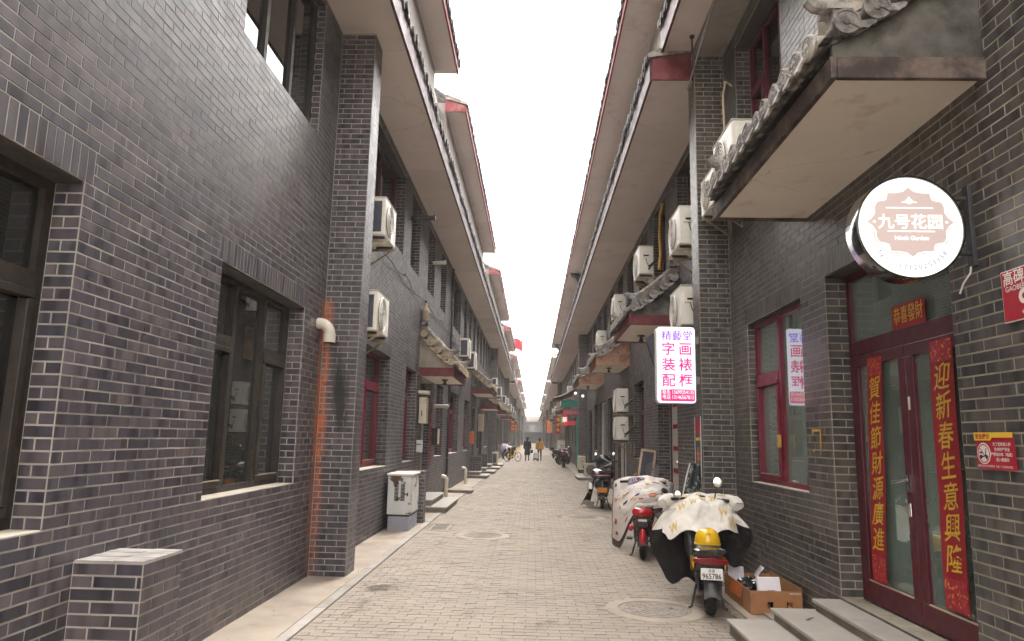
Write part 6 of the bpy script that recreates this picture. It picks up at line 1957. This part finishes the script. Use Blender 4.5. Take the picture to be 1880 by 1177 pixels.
# parked two-wheelers farther off
far_proto = thing('electric_scooter', 'dark electric scooter parked nearest the pillar on the right, mirrors up', 'scooter', (1.75, 41.0, 0), -0.1, 'scooters parked along the right wall')
scooter_core(far_proto, 1.25, 0.21, 0.66, body='black_gloss')
mud_flap(far_proto, 0.21)
MB().loft([section(-0.2, 0.12, 0.5, 0.56), section(-0.14, 0.15, 0.49, 0.57)]).build('tail_light', 'dark_red_lens', far_proto, smooth=60)
mirror(far_proto, 0.25, 1.0, 1.18, 0.055, (0.18, 1.03, 1.0))
mirror(far_proto, -0.25, 1.0, 1.18, 0.055, (-0.18, 1.03, 1.0))
MB().box(-0.16, 0.16, -0.34, -0.08, 0.66, 0.92).build('top_box', 'black_plastic', far_proto, bevel=0.03)
for (x, y, rz, lab, grp) in ((1.72, 45.5, -0.5, 'dark scooter with flowered cover in the right hand row past the pillar', 'scooters parked along the right wall'),
                        (1.66, 47.6, -0.5, 'second flower covered scooter in the right hand row past the pillar', 'scooters parked along the right wall'),
                        (-1.75, 53.5, 0.4, 'scooter under bundled covers behind the yellow bicycle', 'scooters parked on the left'),
                        (-1.6, 57.0, 0.4, 'farther scooter on the left behind the bundled covers', 'scooters parked on the left'),
                        (1.8, 61.0, -0.4, 'distant scooter on the right by the pale pier', 'scooters parked along the right wall'),
                        (-1.7, 64.0, 0.4, 'most distant scooter along the left side', 'scooters parked on the left')):
    c = copy_tree(far_proto)
    c.location = (x, y, 0)
    c.rotation_euler = (0, 0, rz)
    tag(c, lab, 'scooter', grp)
def far_quilt(x, y, rz, label, mat, spots, lift=0.0):
    t = thing('scooter_quilt', label, 'quilt', (x, y, 0), rz)
    f = lambda u, v, c=0.0: Vector(((2 * u - 1) * 0.46, 0.95 - 0.75 * v - c, 1.05 + lift - 0.35 * v - 0.40 * abs(2 * u - 1) ** 2.2 + 0.03 * math.sin(9 * u + 5 * v) + c))
    MB().grid(f, 18, 14).build('quilt_face', mat, t, smooth=180)
    MB().grid(lambda u, v: f(u, v, -0.03), 18, 14).build('quilt_lining', 'quilt_brown', t, smooth=180)
    rg = random.Random(3)
    for i in range(14):
        u0, v0 = rg.uniform(0.1, 0.9), rg.uniform(0.08, 0.9)
        m = MB()
        m.loft([[f(u0 + r * 0.06 * math.cos(2 * PI * j / 8), v0 + r * 0.07 * math.sin(2 * PI * j / 8), 0.008) for j in range(8)] for r in (1.0, 0.5, 0.05)])
        m.build('print_motif', spots[i % len(spots)], t)
far_quilt(1.72, 45.5, -0.5, 'flowered dark quilt on the scooter nearest past the pillar', 'print_slate', ['quilt_white', 'print_coral'])
far_quilt(1.66, 47.6, -0.5, 'flowered dark quilt on the second scooter past the pillar', 'print_slate', ['print_coral', 'quilt_white'])
far_quilt(-1.75, 53.5, 0.4, 'pale lilac bundled cover on the scooter behind the yellow bicycle', 'bag_purple', ['quilt_white', 'green_leafy'], 0.15)
far_quilt(-1.6, 57.0, 0.4, 'pale cream cover on the farther left scooter', 'quilt_cream', ['print_coral', 'print_gold'])

bk = thing('bicycle', 'yellow shared bicycle with front basket standing by the left kerb', 'bicycle', (-1.72, 49.0, 0), -0.75)
for nm, y in (('rear_wheel', 0.0), ('front_wheel', 1.05)):
    w = MB()
    n = 28
    pts = [(0, y + 0.31 * math.cos(2 * PI * j / n), 0.33 + 0.31 * math.sin(2 * PI * j / n)) for j in range(n + 1)]
    w.tube(pts, 0.022, 6, False)
    o = w.build(nm, 'rubber', bk, smooth=180)
    sp = MB()
    for j in range(12):
        a = 2 * PI * j / 12
        sp.tube([(0, y, 0.33), (0, y + 0.30 * math.cos(a), 0.33 + 0.30 * math.sin(a))], 0.004, 4)
    sp.tube([(-0.05, y, 0.33), (0.05, y, 0.33)], 0.03, 8)
    sp.build('spokes', 'chrome', o)
fr = MB()
fr.tube([(0, 0.38, 0.30), (0, 0.30, 0.78)], 0.028, 7)
fr.tube([(0, 0.38, 0.30), (0, 0.60, 0.42), (0, 0.86, 0.80)], 0.032, 7)
fr.tube([(0, 0.0, 0.33), (0, 0.38, 0.30)], 0.018, 6)
fr.tube([(0, 0.0, 0.33), (0, 0.30, 0.70)], 0.015, 6)
fr.tube([(0, 1.05, 0.33), (0, 0.92, 0.72), (0, 0.86, 0.98)], 0.024, 7)
fr.build('frame', 'yellow_plastic', bk, smooth=60)
MB().tube([(-0.28, 0.70, 1.02), (-0.1, 0.84, 1.02), (0.1, 0.84, 1.02), (0.28, 0.70, 1.02)], 0.016, 7).build('handlebar', 'dark_metal', bk, smooth=60)
MB().loft([section(0.18, 0.10, 0.80, 0.88), section(0.30, 0.09, 0.80, 0.89), section(0.44, 0.035, 0.82, 0.88)]).build('saddle', 'seat_vinyl', bk, smooth=60)
ba = MB()
for z in (0.78, 0.86, 0.94, 1.02):
    k = 0.12 + 0.14 * (z - 0.78)
    ba.tube([(-k, 0.96, z), (k, 0.96, z), (k, 1.22, z), (-k, 1.22, z), (-k, 0.96, z)], 0.012, 5)
for j in range(5):
    ba.tube([(-0.12 + 0.06 * j, 0.96, 0.78), (-0.15 + 0.075 * j, 0.96, 1.02)], 0.009, 4)
    ba.tube([(-0.12 + 0.06 * j, 1.22, 0.78), (-0.15 + 0.075 * j, 1.22, 1.02)], 0.009, 4)
ba.box(-0.12, 0.12, 0.96, 1.22, 0.775, 0.785)
ba.build('basket', 'yellow_plastic', bk)
MB().loft([section(-0.3, 0.04, 0.64, 0.66), section(0.1, 0.05, 0.68, 0.70)]).build('rear_mudguard', 'yellow_plastic', bk)

# ------------------------------------------------------------------ carton and clutter by the wall
cb = thing('cardboard_box', 'brown cardboard box full of paper and black scraps by the steps', 'box', (2.39, 7.72, 0.012), 0.0)
hx, hy, hh, th = 0.25, 0.47, 0.215, 0.006
side = MB()
side.box(-hx, -hx + th, -hy, hy, 0, hh)
side.build('side_wall', 'cardboard', cb)
MB().box(hx - th, hx, -hy, hy, 0, hh + 0.03).build('side_wall', 'cardboard', cb)
fr = MB()
def punched(y):
    for (a, b, c, d) in ((-hx + th, hx - th, 0, 0.055), (-hx + th, hx - th, 0.115, hh), (-hx + th, -0.085, 0.055, 0.115), (-0.03, 0.10, 0.055, 0.115), (0.155, hx - th, 0.055, 0.115)):
        fr.box(a, b, y, y + th, c, d)
punched(-hy)
MB().box(-hx + th, hx - th, hy - th, hy, 0, hh).build('end_wall', 'cardboard', cb)
fr.build('end_wall', 'cardboard', cb)
MB().box(-hx + th, hx - th, -hy + th, hy - th, 0, 0.006).build('base', 'cardboard', cb)
MB().grid(lambda u, v: (-hx - 0.02 * v - 0.001, -hy + 0.25 + 0.42 * u, hh - 0.13 * v), 4, 2).build('torn_flap', 'orange_plastic', cb)
MB().box(hx - 0.12, hx - 0.01, -hy - 0.002, -hy - 0.001, hh - 0.03, hh - 0.012).build('tape', 'wood_pale', cb)
def sheet_paper(loc, w, h, rot, label, bend=0.02, mat='paper', nm='paper_sheet'):
    t = thing(nm, label, 'paper', loc)
    t.rotation_euler = rot
    MB().grid(lambda u, v: ((u - .5) * w, bend * math.sin(PI * u) + 0.5 * bend * math.sin(5 * v), v * h), 10, 8).build('leaf', mat, t, smooth=180)
    MB().grid(lambda u, v: ((u - .5) * w, 0.003 + bend * math.sin(PI * u) + 0.5 * bend * math.sin(5 * v), v * h), 10, 8).build('leaf', mat, t, smooth=180)
blk = thing('paper_packet', 'white paper packet standing at the near end of the cardboard box', 'packet', (2.37, 7.36, 0.10))
blk.rotation_euler = (-0.25, 0.0, 0.12)
MB().box(-0.115, 0.115, -0.03, 0.03, 0.0, 0.235).build('packet_body', 'paper', blk, bevel=0.01)
MB().box(-0.03, 0.05, -0.0315, -0.0305, 0.06, 0.11).build('print', 'print_mauve', blk)
sheet_paper((2.24, 8.02, 0.16), 0.20, 0.20, (-0.6, 0.25, 0.3), 'crumpled white sheet leaning at the far corner of the cardboard box')
sheet_paper((2.47, 7.78, 0.19), 0.22, 0.09, (-1.0, 0.35, 0.2), 'folded white sheet lying across the black scraps in the box')
sheet_paper((2.44, 8.02, 0.22), 0.07, 0.13, (0.2, 0.5, 0.6), 'small curled white paper sticking up from the box')
for i, (x, y, z, r) in enumerate(((2.33, 7.95, 0.17, (0.13, 0.14, 0.10)), (2.45, 7.80, 0.17, (0.12, 0.16, 0.11)), (2.30, 7.62, 0.12, (0.11, 0.16, 0.08)), (2.50, 7.55, 0.10, (0.09, 0.14, 0.08)))):
    t = thing('plastic_bag', ['black plastic scrap at the far end of the cardboard box', 'black plastic scrap in the middle of the cardboard box', 'black plastic scrap against the street side of the cardboard box', 'black plastic scrap behind the white packet in the box'][i], 'bag', (x, y, z - r[2] * 0.5))
    m = MB()
    rg = random.Random(i)
    m.ell((0, 0, 0), r, 16, 10)
    m.v = [tuple(Vector(v) * (1 + 0.22 * math.sin(v[0] * 60 + i) * math.sin(v[1] * 47) + rg.uniform(-0.07, 0.07))) for v in m.v]
    m.build('bag_skin', 'black_gloss', t, smooth=35)
lf = thing('fallen_leaf', 'narrow dark green leaf lying on the middle step', 'leaf', (2.28, 6.15, 0.228), 0.5)
MB().prism([(-0.06, 0), (-0.02, 0.012), (0.03, 0.010), (0.07, 0), (0.03, -0.008), (-0.02, -0.010)], lambda a, b, d: (a, b, d + 0.01 * math.sin(a * 30)), 0.0, 0.003).build('blade', 'green_leafy', lf)

def picture(loc, w, h, rot, label, mat, fill):
    t = thing('picture_frame', label, 'picture frame', loc)
    t.rotation_euler = rot
    f = MB()
    b = 0.05
    for (p, q, r, s_) in ((-w / 2, w / 2, 0, b), (-w / 2, w / 2, h - b, h), (-w / 2, -w / 2 + b, b, h - b), (w / 2 - b, w / 2, b, h - b)):
        f.box(p, q, -0.02, 0.02, r, s_)
    f.build('moulding', mat, t, bevel=0.004)
    MB().box(-w / 2 + b, w / 2 - b, -0.004, 0.004, b, h - b).build('backing', fill, t)
picture((2.42, 15.6, 0.72), 0.34, 0.75, (-0.22, 0.12, -0.3), 'tall pale picture frame leaning outside the frame shop', 'wood_pale', 'print_slate')
ez = thing('easel', 'small orange wooden easel standing outside the frame shop', 'easel', (2.22, 15.4, 0.0))
for p, q in (((-0.16, -0.1, 0), (-0.03, 0, 0.95)), ((0.16, -0.1, 0), (0.03, 0, 0.95)), ((0, 0.22, 0), (0, 0.02, 0.95))):
    MB().tube([p, q], 0.016, 6).build('leg', 'wood', ez)
MB().box(-0.13, 0.13, -0.10, -0.06, 0.42, 0.45).build('ledge', 'wood', ez)
hb_ = thing('hand_basin', 'round grey wire fan guard hanging by the frame shop window', 'fan guard', (2.5, 15.0, 1.05))
m = MB()
for r in (0.14, 0.10, 0.06):
    m.tube([(r * math.cos(2 * PI * j / 20), 0, r * math.sin(2 * PI * j / 20)) for j in range(21)], 0.006, 5, False)
for j in range(6):
    m.tube([(0.14 * math.cos(PI * j / 6), 0, 0.14 * math.sin(PI * j / 6)), (-0.14 * math.cos(PI * j / 6), 0, -0.14 * math.sin(PI * j / 6))], 0.004, 4)
m.build('guard', 'grey_metal', hb_)
hb_.name = 'fan_guard'

# hose by the upper right air conditioner, rods under the near right eave
hs_ = thing('hose', 'yellow hose hanging down the right wall beside the air conditioner', 'hose', (2.62, 14.3, 5.2), world=True)
MB().tube([(2.66, 14.35, 6.6), (2.60, 14.3, 6.3), (2.585, 14.3, 5.9), (2.60, 14.28, 5.5), (2.57, 14.3, 5.15)], 0.03, 8).build('hose_run', 'tape_ochre', hs_, smooth=60)
ro = thing('hanging_rod', 'thin metal rod hung aslant under the near right eave', 'rod', (2.2, 9.3, 6.8), world=True)
MB().tube([(2.14, 9.45, 6.62), (2.17, 8.3, 6.98), (2.2, 7.4, 7.25)], 0.014, 6).build('rod', 'grey_metal', ro)
MB().tube([(2.16, 9.2, 6.70), (2.16, 9.2, 7.29)], 0.011, 6).build('hanger', 'dark_metal', ro)
MB().cyl((2.16, 9.2, 7.27), (2.16, 9.2, 7.297), 0.035, n=10).build('rose', 'dark_metal', ro)
hz_ = thing('hose', 'pale drain hose hanging on the wall beside the pillar above the canopy', 'hose', (2.6, 9.0, 5.8), world=True)
MB().tube([(2.67, 9.12, 6.5), (2.58, 9.1, 6.55), (2.54, 9.1, 6.35), (2.55, 9.1, 5.6), (2.52, 9.08, 5.2)], 0.016, 7).build('hose_run', 'wood_pale', hz_, smooth=60)

# canopy under-lights
for i, (s, x, y, z) in enumerate(((-1, -2.15, 17.0, 3.0), (1, 2.2, 14.4, 3.78), (1, 2.2, 20.6, 3.72), (1, 2.2, 28.4, 3.75))):
    t = thing('lamp_fitting', 'small dark lamp fitting under the %s' % ['left canopy with the purple band', 'red banded right canopy', 'peeling orange canopy', 'farther peeling canopy'][i], 'lamp', (x, y, z))
    MB().cyl((0, 0, 0.0), (0, 0, -0.03), 0.08, 0.07, 12).build('base', 'dark_metal', t)
    MB().cyl((0, 0, -0.03), (0, 0, -0.13), 0.025, 0.05, 10).build('holder', 'dark_metal', t)

# ------------------------------------------------------------------ teal shopfront and far signs on the right
sh = thing('shopfront', 'teal painted shopfront beam with pink board under a swept red roof', 'shopfront', (2.2, 41.5, 2.6), world=True)
MB().box(1.62, 2.68, 41.0, 41.3, 3.45, 3.85).build('beam', 'teal_paint', sh, bevel=0.02)
MB().box(1.70, 2.60, 40.95, 41.0, 2.95, 3.32).build('board', 'print_red', sh, bevel=0.02)
for i in range(6):
    MB().box(1.80 + i * 0.125, 1.89 + i * 0.125, 40.935, 40.949, 3.05, 3.22).build('board_character', 'print_mauve', sh)
MB().box(2.50, 2.62, 41.02, 41.2, 0.0, 3.45).build('post', 'teal_paint', sh)
rf = MB()
rf.grid(lambda u, v: (1.15 + 1.54 * u, 40.6 + 3.2 * v, 3.9 + 0.75 * u ** 1.6), 8, 3)
rf.grid(lambda u, v: (1.15 + 1.54 * u, 40.6 + 3.2 * v, 3.82 + 0.70 * u ** 1.6), 8, 3)
rf.build('swept_roof', 'fascia_maroon', sh)
for i in range(12):
    tq = MB()
    tq.tube([(1.15 + 1.54 * k / 6, 40.7 + 0.26 * i, 3.95 + 0.75 * (k / 6) ** 1.6) for k in range(7)], 0.06, 7)
    tq.build('cover_tile', 'tile_clay', sh)
neon = thing('neon_sign', 'red neon character sign with green edge hanging before the far right shops', 'sign', (1.75, 38.0, 2.4), world=True)
MB().box(1.42, 1.52, 37.98, 38.02, 2.42, 2.85).build('panel', 'lit_neon_green', neon)
MB().box(1.53, 1.85, 37.98, 38.02, 2.30, 2.95).build('panel', 'lit_neon_red', neon)
MB().box(1.86, 2.25, 37.98, 38.02, 2.36, 2.60).build('panel', 'lit_neon_red', neon)
lettering('茶', lambda a, b, c: (1.69 + a, 37.975, 2.62 + b), 'lit_print_white', neon, 0.3, 0.002)
MB().tube([(2.2, 38.0, 2.7), (2.69, 38.0, 2.7)], 0.02, 6).build('arm', 'dark_metal', neon)
for i, (x, y, z) in enumerate(((2.06, 34.6, 3.85), (2.42, 34.6, 3.72))):
    t = thing('globe_lamp', 'lit globe lamp, the %s of two near the teal shopfront' % ('street side one' if i == 0 else 'wall side one'), 'lamp', (x, y, z))
    MB().ell((0, 0, 0), (0.07, 0.07, 0.07), 12, 8).build('globe', 'lit_lamp', t, smooth=180)
    MB().tube([(0, 0, 0.08), (0, 0, 0.3)], 0.015, 6).build('stem', 'dark_metal', t)
def banner(x, y, z, w, h, label, mat='red_enamel'):
    t = thing('hanging_banner', label, 'banner', (x, y, z), world=True)
    MB().grid(lambda u, v: (x + w * (u - .5), y + 0.03 * math.sin(6 * v), z + h * v), 4, 8).build('cloth', mat, t)
    MB().tube([(x - w / 2 - 0.05, y, z + h), (x + w / 2 + 0.05, y, z + h)], 0.015, 6).build('rod', 'dark_metal', t)
    for i in range(3):
        MB().box(x - w * 0.25, x + w * 0.25, y - 0.05, y - 0.045, z + h * (0.15 + 0.27 * i), z + h * (0.30 + 0.27 * i)).build('character', 'gold_print', t)
banner(2.05, 58.0, 2.0, 0.40, 1.5, 'red vertical banner on the pale pier on the right')
banner(1.75, 74.0, 2.2, 0.55, 1.3, 'far pinkish red round banner on the right side', 'print_coral')
banner(1.85, 88.0, 2.3, 0.5, 1.8, 'farthest red banner on the right side')
banner(-2.0, 70.0, 2.2, 0.5, 1.2, 'far red banner hanging on the left side')
banner(-2.05, 84.0, 2.4, 0.5, 1.2, 'farther red banner hanging on the left side')
pr_ = thing('stone_pier', 'pale rough stone pier projecting from the right row in the distance', 'pier', (2.3, 60.0, 0), world=True)
for i in range(16):
    for j in range(2):
        rg = random.Random(i * 3 + j)
        MB().box(1.98 + 0.36 * j + rg.uniform(0, .02), 2.32 + 0.36 * j, 59.2 - rg.uniform(0, .04), 60.2, 0.29 * i, 0.29 * i + 0.275).build('stone', 'plaster_pale', pr_, bevel=0.02)
fl_ = thing('flag', 'bright red flag above the left eave in the distance', 'flag', (-1.75, 62.0, 9.3), world=True)
MB().tube([(-1.95, 62, 8.6), (-1.75, 62, 10.6)], 0.03, 6).build('staff', 'grey_metal', fl_)
MB().grid(lambda u, v: (-1.76 + 0.75 * u, 62 + 0.1 * math.sin(7 * u), 10.4 - 0.95 * v - 0.25 * u + 0.05 * math.sin(5 * u)), 10, 5).build('cloth', 'lit_flag' if 'lit_flag' in MATS else 'red_enamel', fl_, smooth=180)
wb_ = thing('board', 'white shop board standing against the right wall in the distance', 'board', (2.2, 55.0, 0))
MB().box(-0.3, 0.3, -0.03, 0.03, 0.3, 1.5).build('panel', 'frame_white', wb_, bevel=0.01)
for sx in (-0.25, 0.25):
    MB().tube([(sx, 0.05, 0), (sx, 0, 0.3)], 0.02, 6).build('leg', 'dark_metal', wb_)
for i, (a, b) in enumerate((((-1.6, 66), (1.7, 70)), ((-1.7, 90), (1.8, 93)), ((-1.7, 78), (1.8, 82)))):
    t = thing('overhead_cable', 'thin cable slung across the street, %s one' % ['nearest', 'farthest', 'middle'][i], 'cable', (0, (a[1] + b[1]) / 2, 7), world=True)
    MB().tube([(a[0] + (b[0] - a[0]) * k / 12, a[1] + (b[1] - a[1]) * k / 12, 7.6 + i * 0.3 - 0.35 * math.sin(PI * k / 12)) for k in range(13)], 0.012, 5).build('cable_run', 'dark_metal', t)

aw = thing('awning_board', 'dark slanting board edge behind the lit pink lettered sign', 'board', (2.2, 12.3, 2.7), world=True)
MB().prism([(1.955, 3.42), (2.26, 3.62), (2.26, 2.62), (2.18, 2.72)], lambda a, b, d: (a, d, b), 12.28, 12.34).build('board_sheet', 'print_slate', aw)
MB().tube([(1.96, 12.31, 3.43), (2.185, 12.31, 2.71)], 0.02, 6).build('board_edge', 'dark_metal', aw)
for i, (x, z, y0, y1, lab) in enumerate(((1.615, 7.16, 10.2, 46.0, 'sagging cable fixed along the tile edge of the right eave'), (-1.765, 7.17, 9.5, 50.0, 'sagging cable fixed along the tile edge of the left eave'), (2.62, 4.9, 13.5, 34.0, 'loose cable strung along the upper right wall'), (-2.55, 4.75, 10.6, 41.0, 'loose cable strung along the upper left wall'))):
    t = thing('wall_cable', lab, 'cable', (x, (y0 + y1) / 2, z), world=True)
    pts = []
    nsp = int((y1 - y0) / 2.6)
    for k in range(nsp * 6 + 1):
        f = k / (nsp * 6)
        pts.append((x + 0.03 * math.sin(k * 1.7 + i), y0 + (y1 - y0) * f, z - 0.10 * abs(math.sin(PI * k / 6)) + 0.03 * mnoise.noise(Vector((k * 0.3, i, 0)))))
    MB().tube(pts, 0.009, 5).build('cable_run', 'dark_metal', t)
    for k in range(nsp + 1):
        MB().box(x - 0.02, x + 0.02, pts[k * 6][1] - 0.02, pts[k * 6][1] + 0.02, z - 0.02, z + 0.02).build('cable_clip', 'dark_metal', t)
lt = MB()
rg = random.Random(21)
for i in range(170):
    x = rg.choice((rg.uniform(-2.5, -1.8), rg.uniform(1.3, 2.6), rg.uniform(-1.9, 2.0)))
    y = rg.uniform(5.4, 24.0)
    if 1.7 < x and y < 6.7:
        continue
    a = rg.uniform(0, PI)
    l, w = rg.uniform(0.006, 0.022), rg.uniform(0.003, 0.008)
    c, s_ = math.cos(a), math.sin(a)
    z = 0.006 if -1.94 < x < 2.05 else 0.018
    lt.quad((x - l * c, y - l * s_, z), (x + w * s_, y - w * c, z + 0.004), (x + l * c, y + l * s_, z + 0.001), (x - w * s_, y + w * c, z + 0.005))
tag(lt.build('litter', 'bracket_rusty'), 'scattered bits of dry leaf on the ground', None, None, 'stuff')

# ------------------------------------------------------------------ two people walking away
def person(loc, rz, label, h, coat, coat_len, pants, hairlong, hat, stride, arm_out=0.0):
    t = thing('person', label, 'person', loc, rz)
    k = h / 1.7
    J = {'pel': (0, 0, 0.93), 'wai': (0, 0.0, 1.08), 'che': (0, 0.01, 1.28), 'nec': (0, 0.01, 1.45), 'hed': (0, 0.02, 1.56), 'top': (0, 0.02, 1.66),
         'hl': (-0.09, 0, 0.88), 'kl': (-0.10, 0.04 + stride * 0.5, 0.49), 'al': (-0.10, stride * 0.9 - 0.03, 0.09), 'tl': (-0.11, stride * 0.9 + 0.12, 0.035),
         'hr': (0.09, 0, 0.88), 'kr': (0.10, 0.05 - stride * 0.3, 0.49), 'ar': (0.10, -stride, 0.12), 'tr': (0.11, -stride + 0.13, 0.045),
         'sl': (-0.18, 0.0, 1.40), 'el': (-0.24, -0.04, 1.14), 'wl': (-0.24 - 0, 0.04, 0.90), 'gl': (-0.24, 0.06, 0.81),
         'sr': (0.18, 0.0, 1.40), 'er': (0.24 + arm_out * 0.3, -0.05, 1.14), 'wr': (0.24 + arm_out, -0.02, 0.90), 'gr': (0.245 + arm_out, 0.0, 0.81)}
    Rr = {'pel': .13, 'wai': .12, 'che': .14, 'nec': .055, 'hed': .085, 'top': .06, 'hl': .09, 'kl': .062, 'al': .045, 'tl': .04, 'sl': .065, 'el': .048, 'wl': .036, 'gl': .035}
    names = list(J)
    E_ = [('pel', 'wai'), ('wai', 'che'), ('che', 'nec'), ('nec', 'hed'), ('hed', 'top'), ('pel', 'hl'), ('hl', 'kl'), ('kl', 'al'), ('al', 'tl'), ('pel', 'hr'), ('hr', 'kr'), ('kr', 'ar'), ('ar', 'tr'),
          ('che', 'sl'), ('sl', 'el'), ('el', 'wl'), ('wl', 'gl'), ('che', 'sr'), ('sr', 'er'), ('er', 'wr'), ('wr', 'gr')]
    me = bpy.data.meshes.new('body')
    me.from_pydata([tuple(Vector(J[n]) * k) for n in names], [(names.index(a), names.index(b)) for a, b in E_], [])
    me.materials.append(M(pants))
    o = link('body', me, t)
    sk = o.modifiers.new('skin', 'SKIN')
    sk.use_smooth_shade = True
    for i, n in enumerate(names):
        q = n if n in Rr else n[0] + 'l'
        me.skin_vertices[0].data[i].radius = (Rr[q] * k, Rr[q] * k)
    me.skin_vertices[0].data[0].use_root = True
    sb = o.modifiers.new('sub', 'SUBSURF')
    sb.levels = sb.render_levels = 2
    def ring(z, rx, ry, y=0.0, n=18):
        return [(rx * k * math.cos(2 * PI * j / n) * (1 + 0.04 * math.sin(5 * 2 * PI * j / n) * (1.4 - z)), y * k + ry * k * math.sin(2 * PI * j / n), z * k) for j in range(n)]
    c = MB()
    c.loft([ring(coat_len, 0.23 if coat_len < 0.7 else 0.19, 0.19 if coat_len < 0.7 else 0.15), ring((coat_len + 1.0) / 2, 0.205, 0.165), ring(1.03, 0.175, 0.14), ring(1.2, 0.185, 0.145), ring(1.34, 0.205, 0.135), ring(1.42, 0.15, 0.10), ring(1.47, 0.075, 0.075)], False)
    for s_, a in (('l', -1), ('r', 1)):
        pts = [Vector(J['s' + s_]), Vector(J['e' + s_]), Vector(J['w' + s_])]
        c.tube([tuple((pts[0] + Vector((-a * 0.05, 0, 0.0))) * k), tuple(pts[0] * k), tuple(pts[1] * k), tuple(pts[2] * k)], [0.07 * k, 0.085 * k, 0.07 * k, 0.055 * k], 10)
    c.build('coat', coat, t, smooth=180)
    for s_ in 'lr':
        f = MB()
        w0, g0 = Vector(J['w' + s_]) * k, Vector(J['g' + s_]) * k
        f.ell(tuple((w0 + g0) / 2), (0.03, 0.042, 0.05), 8, 6)
        for q in range(4):
            f.tube([tuple(g0 + Vector((0, -0.03 + 0.018 * q, 0.02))), tuple(g0 + Vector((0.004, -0.032 + 0.018 * q, -0.03))), tuple(g0 + Vector((0.0, -0.026 + 0.018 * q, -0.06 + 0.008 * abs(q - 1))))], 0.0085, 5)
        f.tube([tuple(w0 + Vector((0, 0.03, -0.03))), tuple(g0 + Vector((0, 0.055, 0.0)))], 0.01, 5)
        f.build('hand', 'skin', t, smooth=180)
    hd = MB()
    hd.ell((0, 0.025 * k, 1.575 * k), (0.074 * k, 0.092 * k, 0.112 * k), 16, 12)
    hd.ell((0, 0.115 * k, 1.56 * k), (0.014, 0.02, 0.022), 6, 5)
    for sx in (-1, 1):
        hd.ell((sx * 0.075 * k, 0.02 * k, 1.565 * k), (0.012, 0.02, 0.03), 6, 5)
    hd.build('head', 'skin', t, smooth=180)
    hr = MB()
    hr.ell((0, 0.005 * k, 1.60 * k), (0.088 * k, 0.098 * k, 0.10 * k), 16, 10)
    if hairlong:
        hr.loft([[(0.085 * k * math.cos(a), -0.02 * k + 0.075 * k * math.sin(a), z * k) for a in (2 * PI * j / 12 for j in range(12))] for z in (1.60, 1.5, 1.42)])
    hr.build('hair', 'hair', t, smooth=180)
    if hat:
        ht = MB()
        n = 20
        ht.loft([[(r * k * math.cos(2 * PI * j / n), r * k * math.sin(2 * PI * j / n), z * k) for j in range(n)] for r, z in ((0.10, 1.63), (0.17, 1.64), (0.17, 1.65), (0.10, 1.66), (0.09, 1.74), (0.02, 1.755))])
        ht.build('hat', 'cloth_black', t, smooth=60)
    for s_ in 'lr':
        a, b = Vector(J['a' + s_]) * k, Vector(J['t' + s_]) * k
        sh_ = MB()
        sh_.loft([section(-0.05, 0.04, 0.0, 0.09), section(0.05, 0.045, 0.0, 0.08), section(0.15, 0.045, 0.0, 0.055), section(0.20, 0.025, 0.0, 0.04)])
        sh_.xf(Matrix.Translation((a.x, a.y - 0.02, max(0.0, a.z - 0.09))))
        sh_.build('shoe', 'cloth_black', t, smooth=60)
    return t
person((-0.38, 52.1, 0), 0.05, 'person in a long black coat and dark hat walking away', 1.66, 'cloth_black', 0.42, 'cloth_pants', False, True, 0.20)
person((0.52, 52.4, 0), -0.05, 'person in an ochre jacket and dark trousers pulling a suitcase', 1.66, 'cloth_ochre', 0.86, 'cloth_pants', True, False, 0.08, 0.0)
su = thing('suitcase', 'white wheeled suitcase trailing beside the person in ochre', 'suitcase', (0.22, 52.2, 0), 0.0)
su.rotation_euler = (0.0, 0.08, 0.0)
MB().box(-0.18, 0.18, -0.12, 0.12, 0.09, 0.62).build('shell', 'frame_white', su, bevel=0.04)
MB().box(-0.175, 0.175, -0.125, 0.125, 0.09, 0.20).build('lower_band', 'cloth_black', su, bevel=0.02)
for sx in (-1, 1):
    MB().tube([(sx * 0.10, 0.09, 0.6), (sx * 0.10, 0.09, 0.92)], 0.01, 6).build('handle_rod', 'grey_metal', su)
    MB().cyl((sx * 0.13, -0.02, 0.04), (sx * 0.13, 0.02, 0.04), 0.04, n=10).build('wheel', 'rubber', su)
MB().tube([(-0.11, 0.09, 0.92), (0.11, 0.09, 0.92)], 0.016, 6).build('grip', 'dark_metal', su)
bgp = thing('shoulder_bag', 'black bag hanging at the side of the person in the long coat', 'bag', (-0.07, 52.1, 0.55), 0.0)
MB().box(-0.08, 0.10, -0.05, 0.05, 0.0, 0.24).build('bag_body', 'cloth_black', bgp, bevel=0.03)
MB().tube([(-0.06, 0, 0.24), (-0.08, 0, 0.4), (0.05, 0, 0.42), (0.08, 0, 0.24)], 0.012, 6).build('strap', 'cloth_black', bgp, smooth=60)

# ------------------------------------------------------------------ haze over the whole street
hz = MB().box(-45, 45, -12, 240, -1.4, 22).build('haze', None)
hm = bpy.data.materials.new('haze')
hm.use_nodes = True
n = hm.node_tree
n.nodes.clear()
out = n.nodes.new('ShaderNodeOutputMaterial')
pvv = n.nodes.new('ShaderNodeVolumePrincipled')
pvv.inputs['Color'].default_value = (0.97, 0.955, 0.94, 1)
pvv.inputs['Density'].default_value = 0.0009
pvv.inputs['Anisotropy'].default_value = 0.2
n.links.new(pvv.outputs[0], out.inputs['Volume'])
hz.data.materials.append(hm)
tag(hz, kind='stuff')
hz['label'] = 'pale winter haze filling the street'
for o in bpy.data.objects:
    if '_w' in o:
        del o['_w']
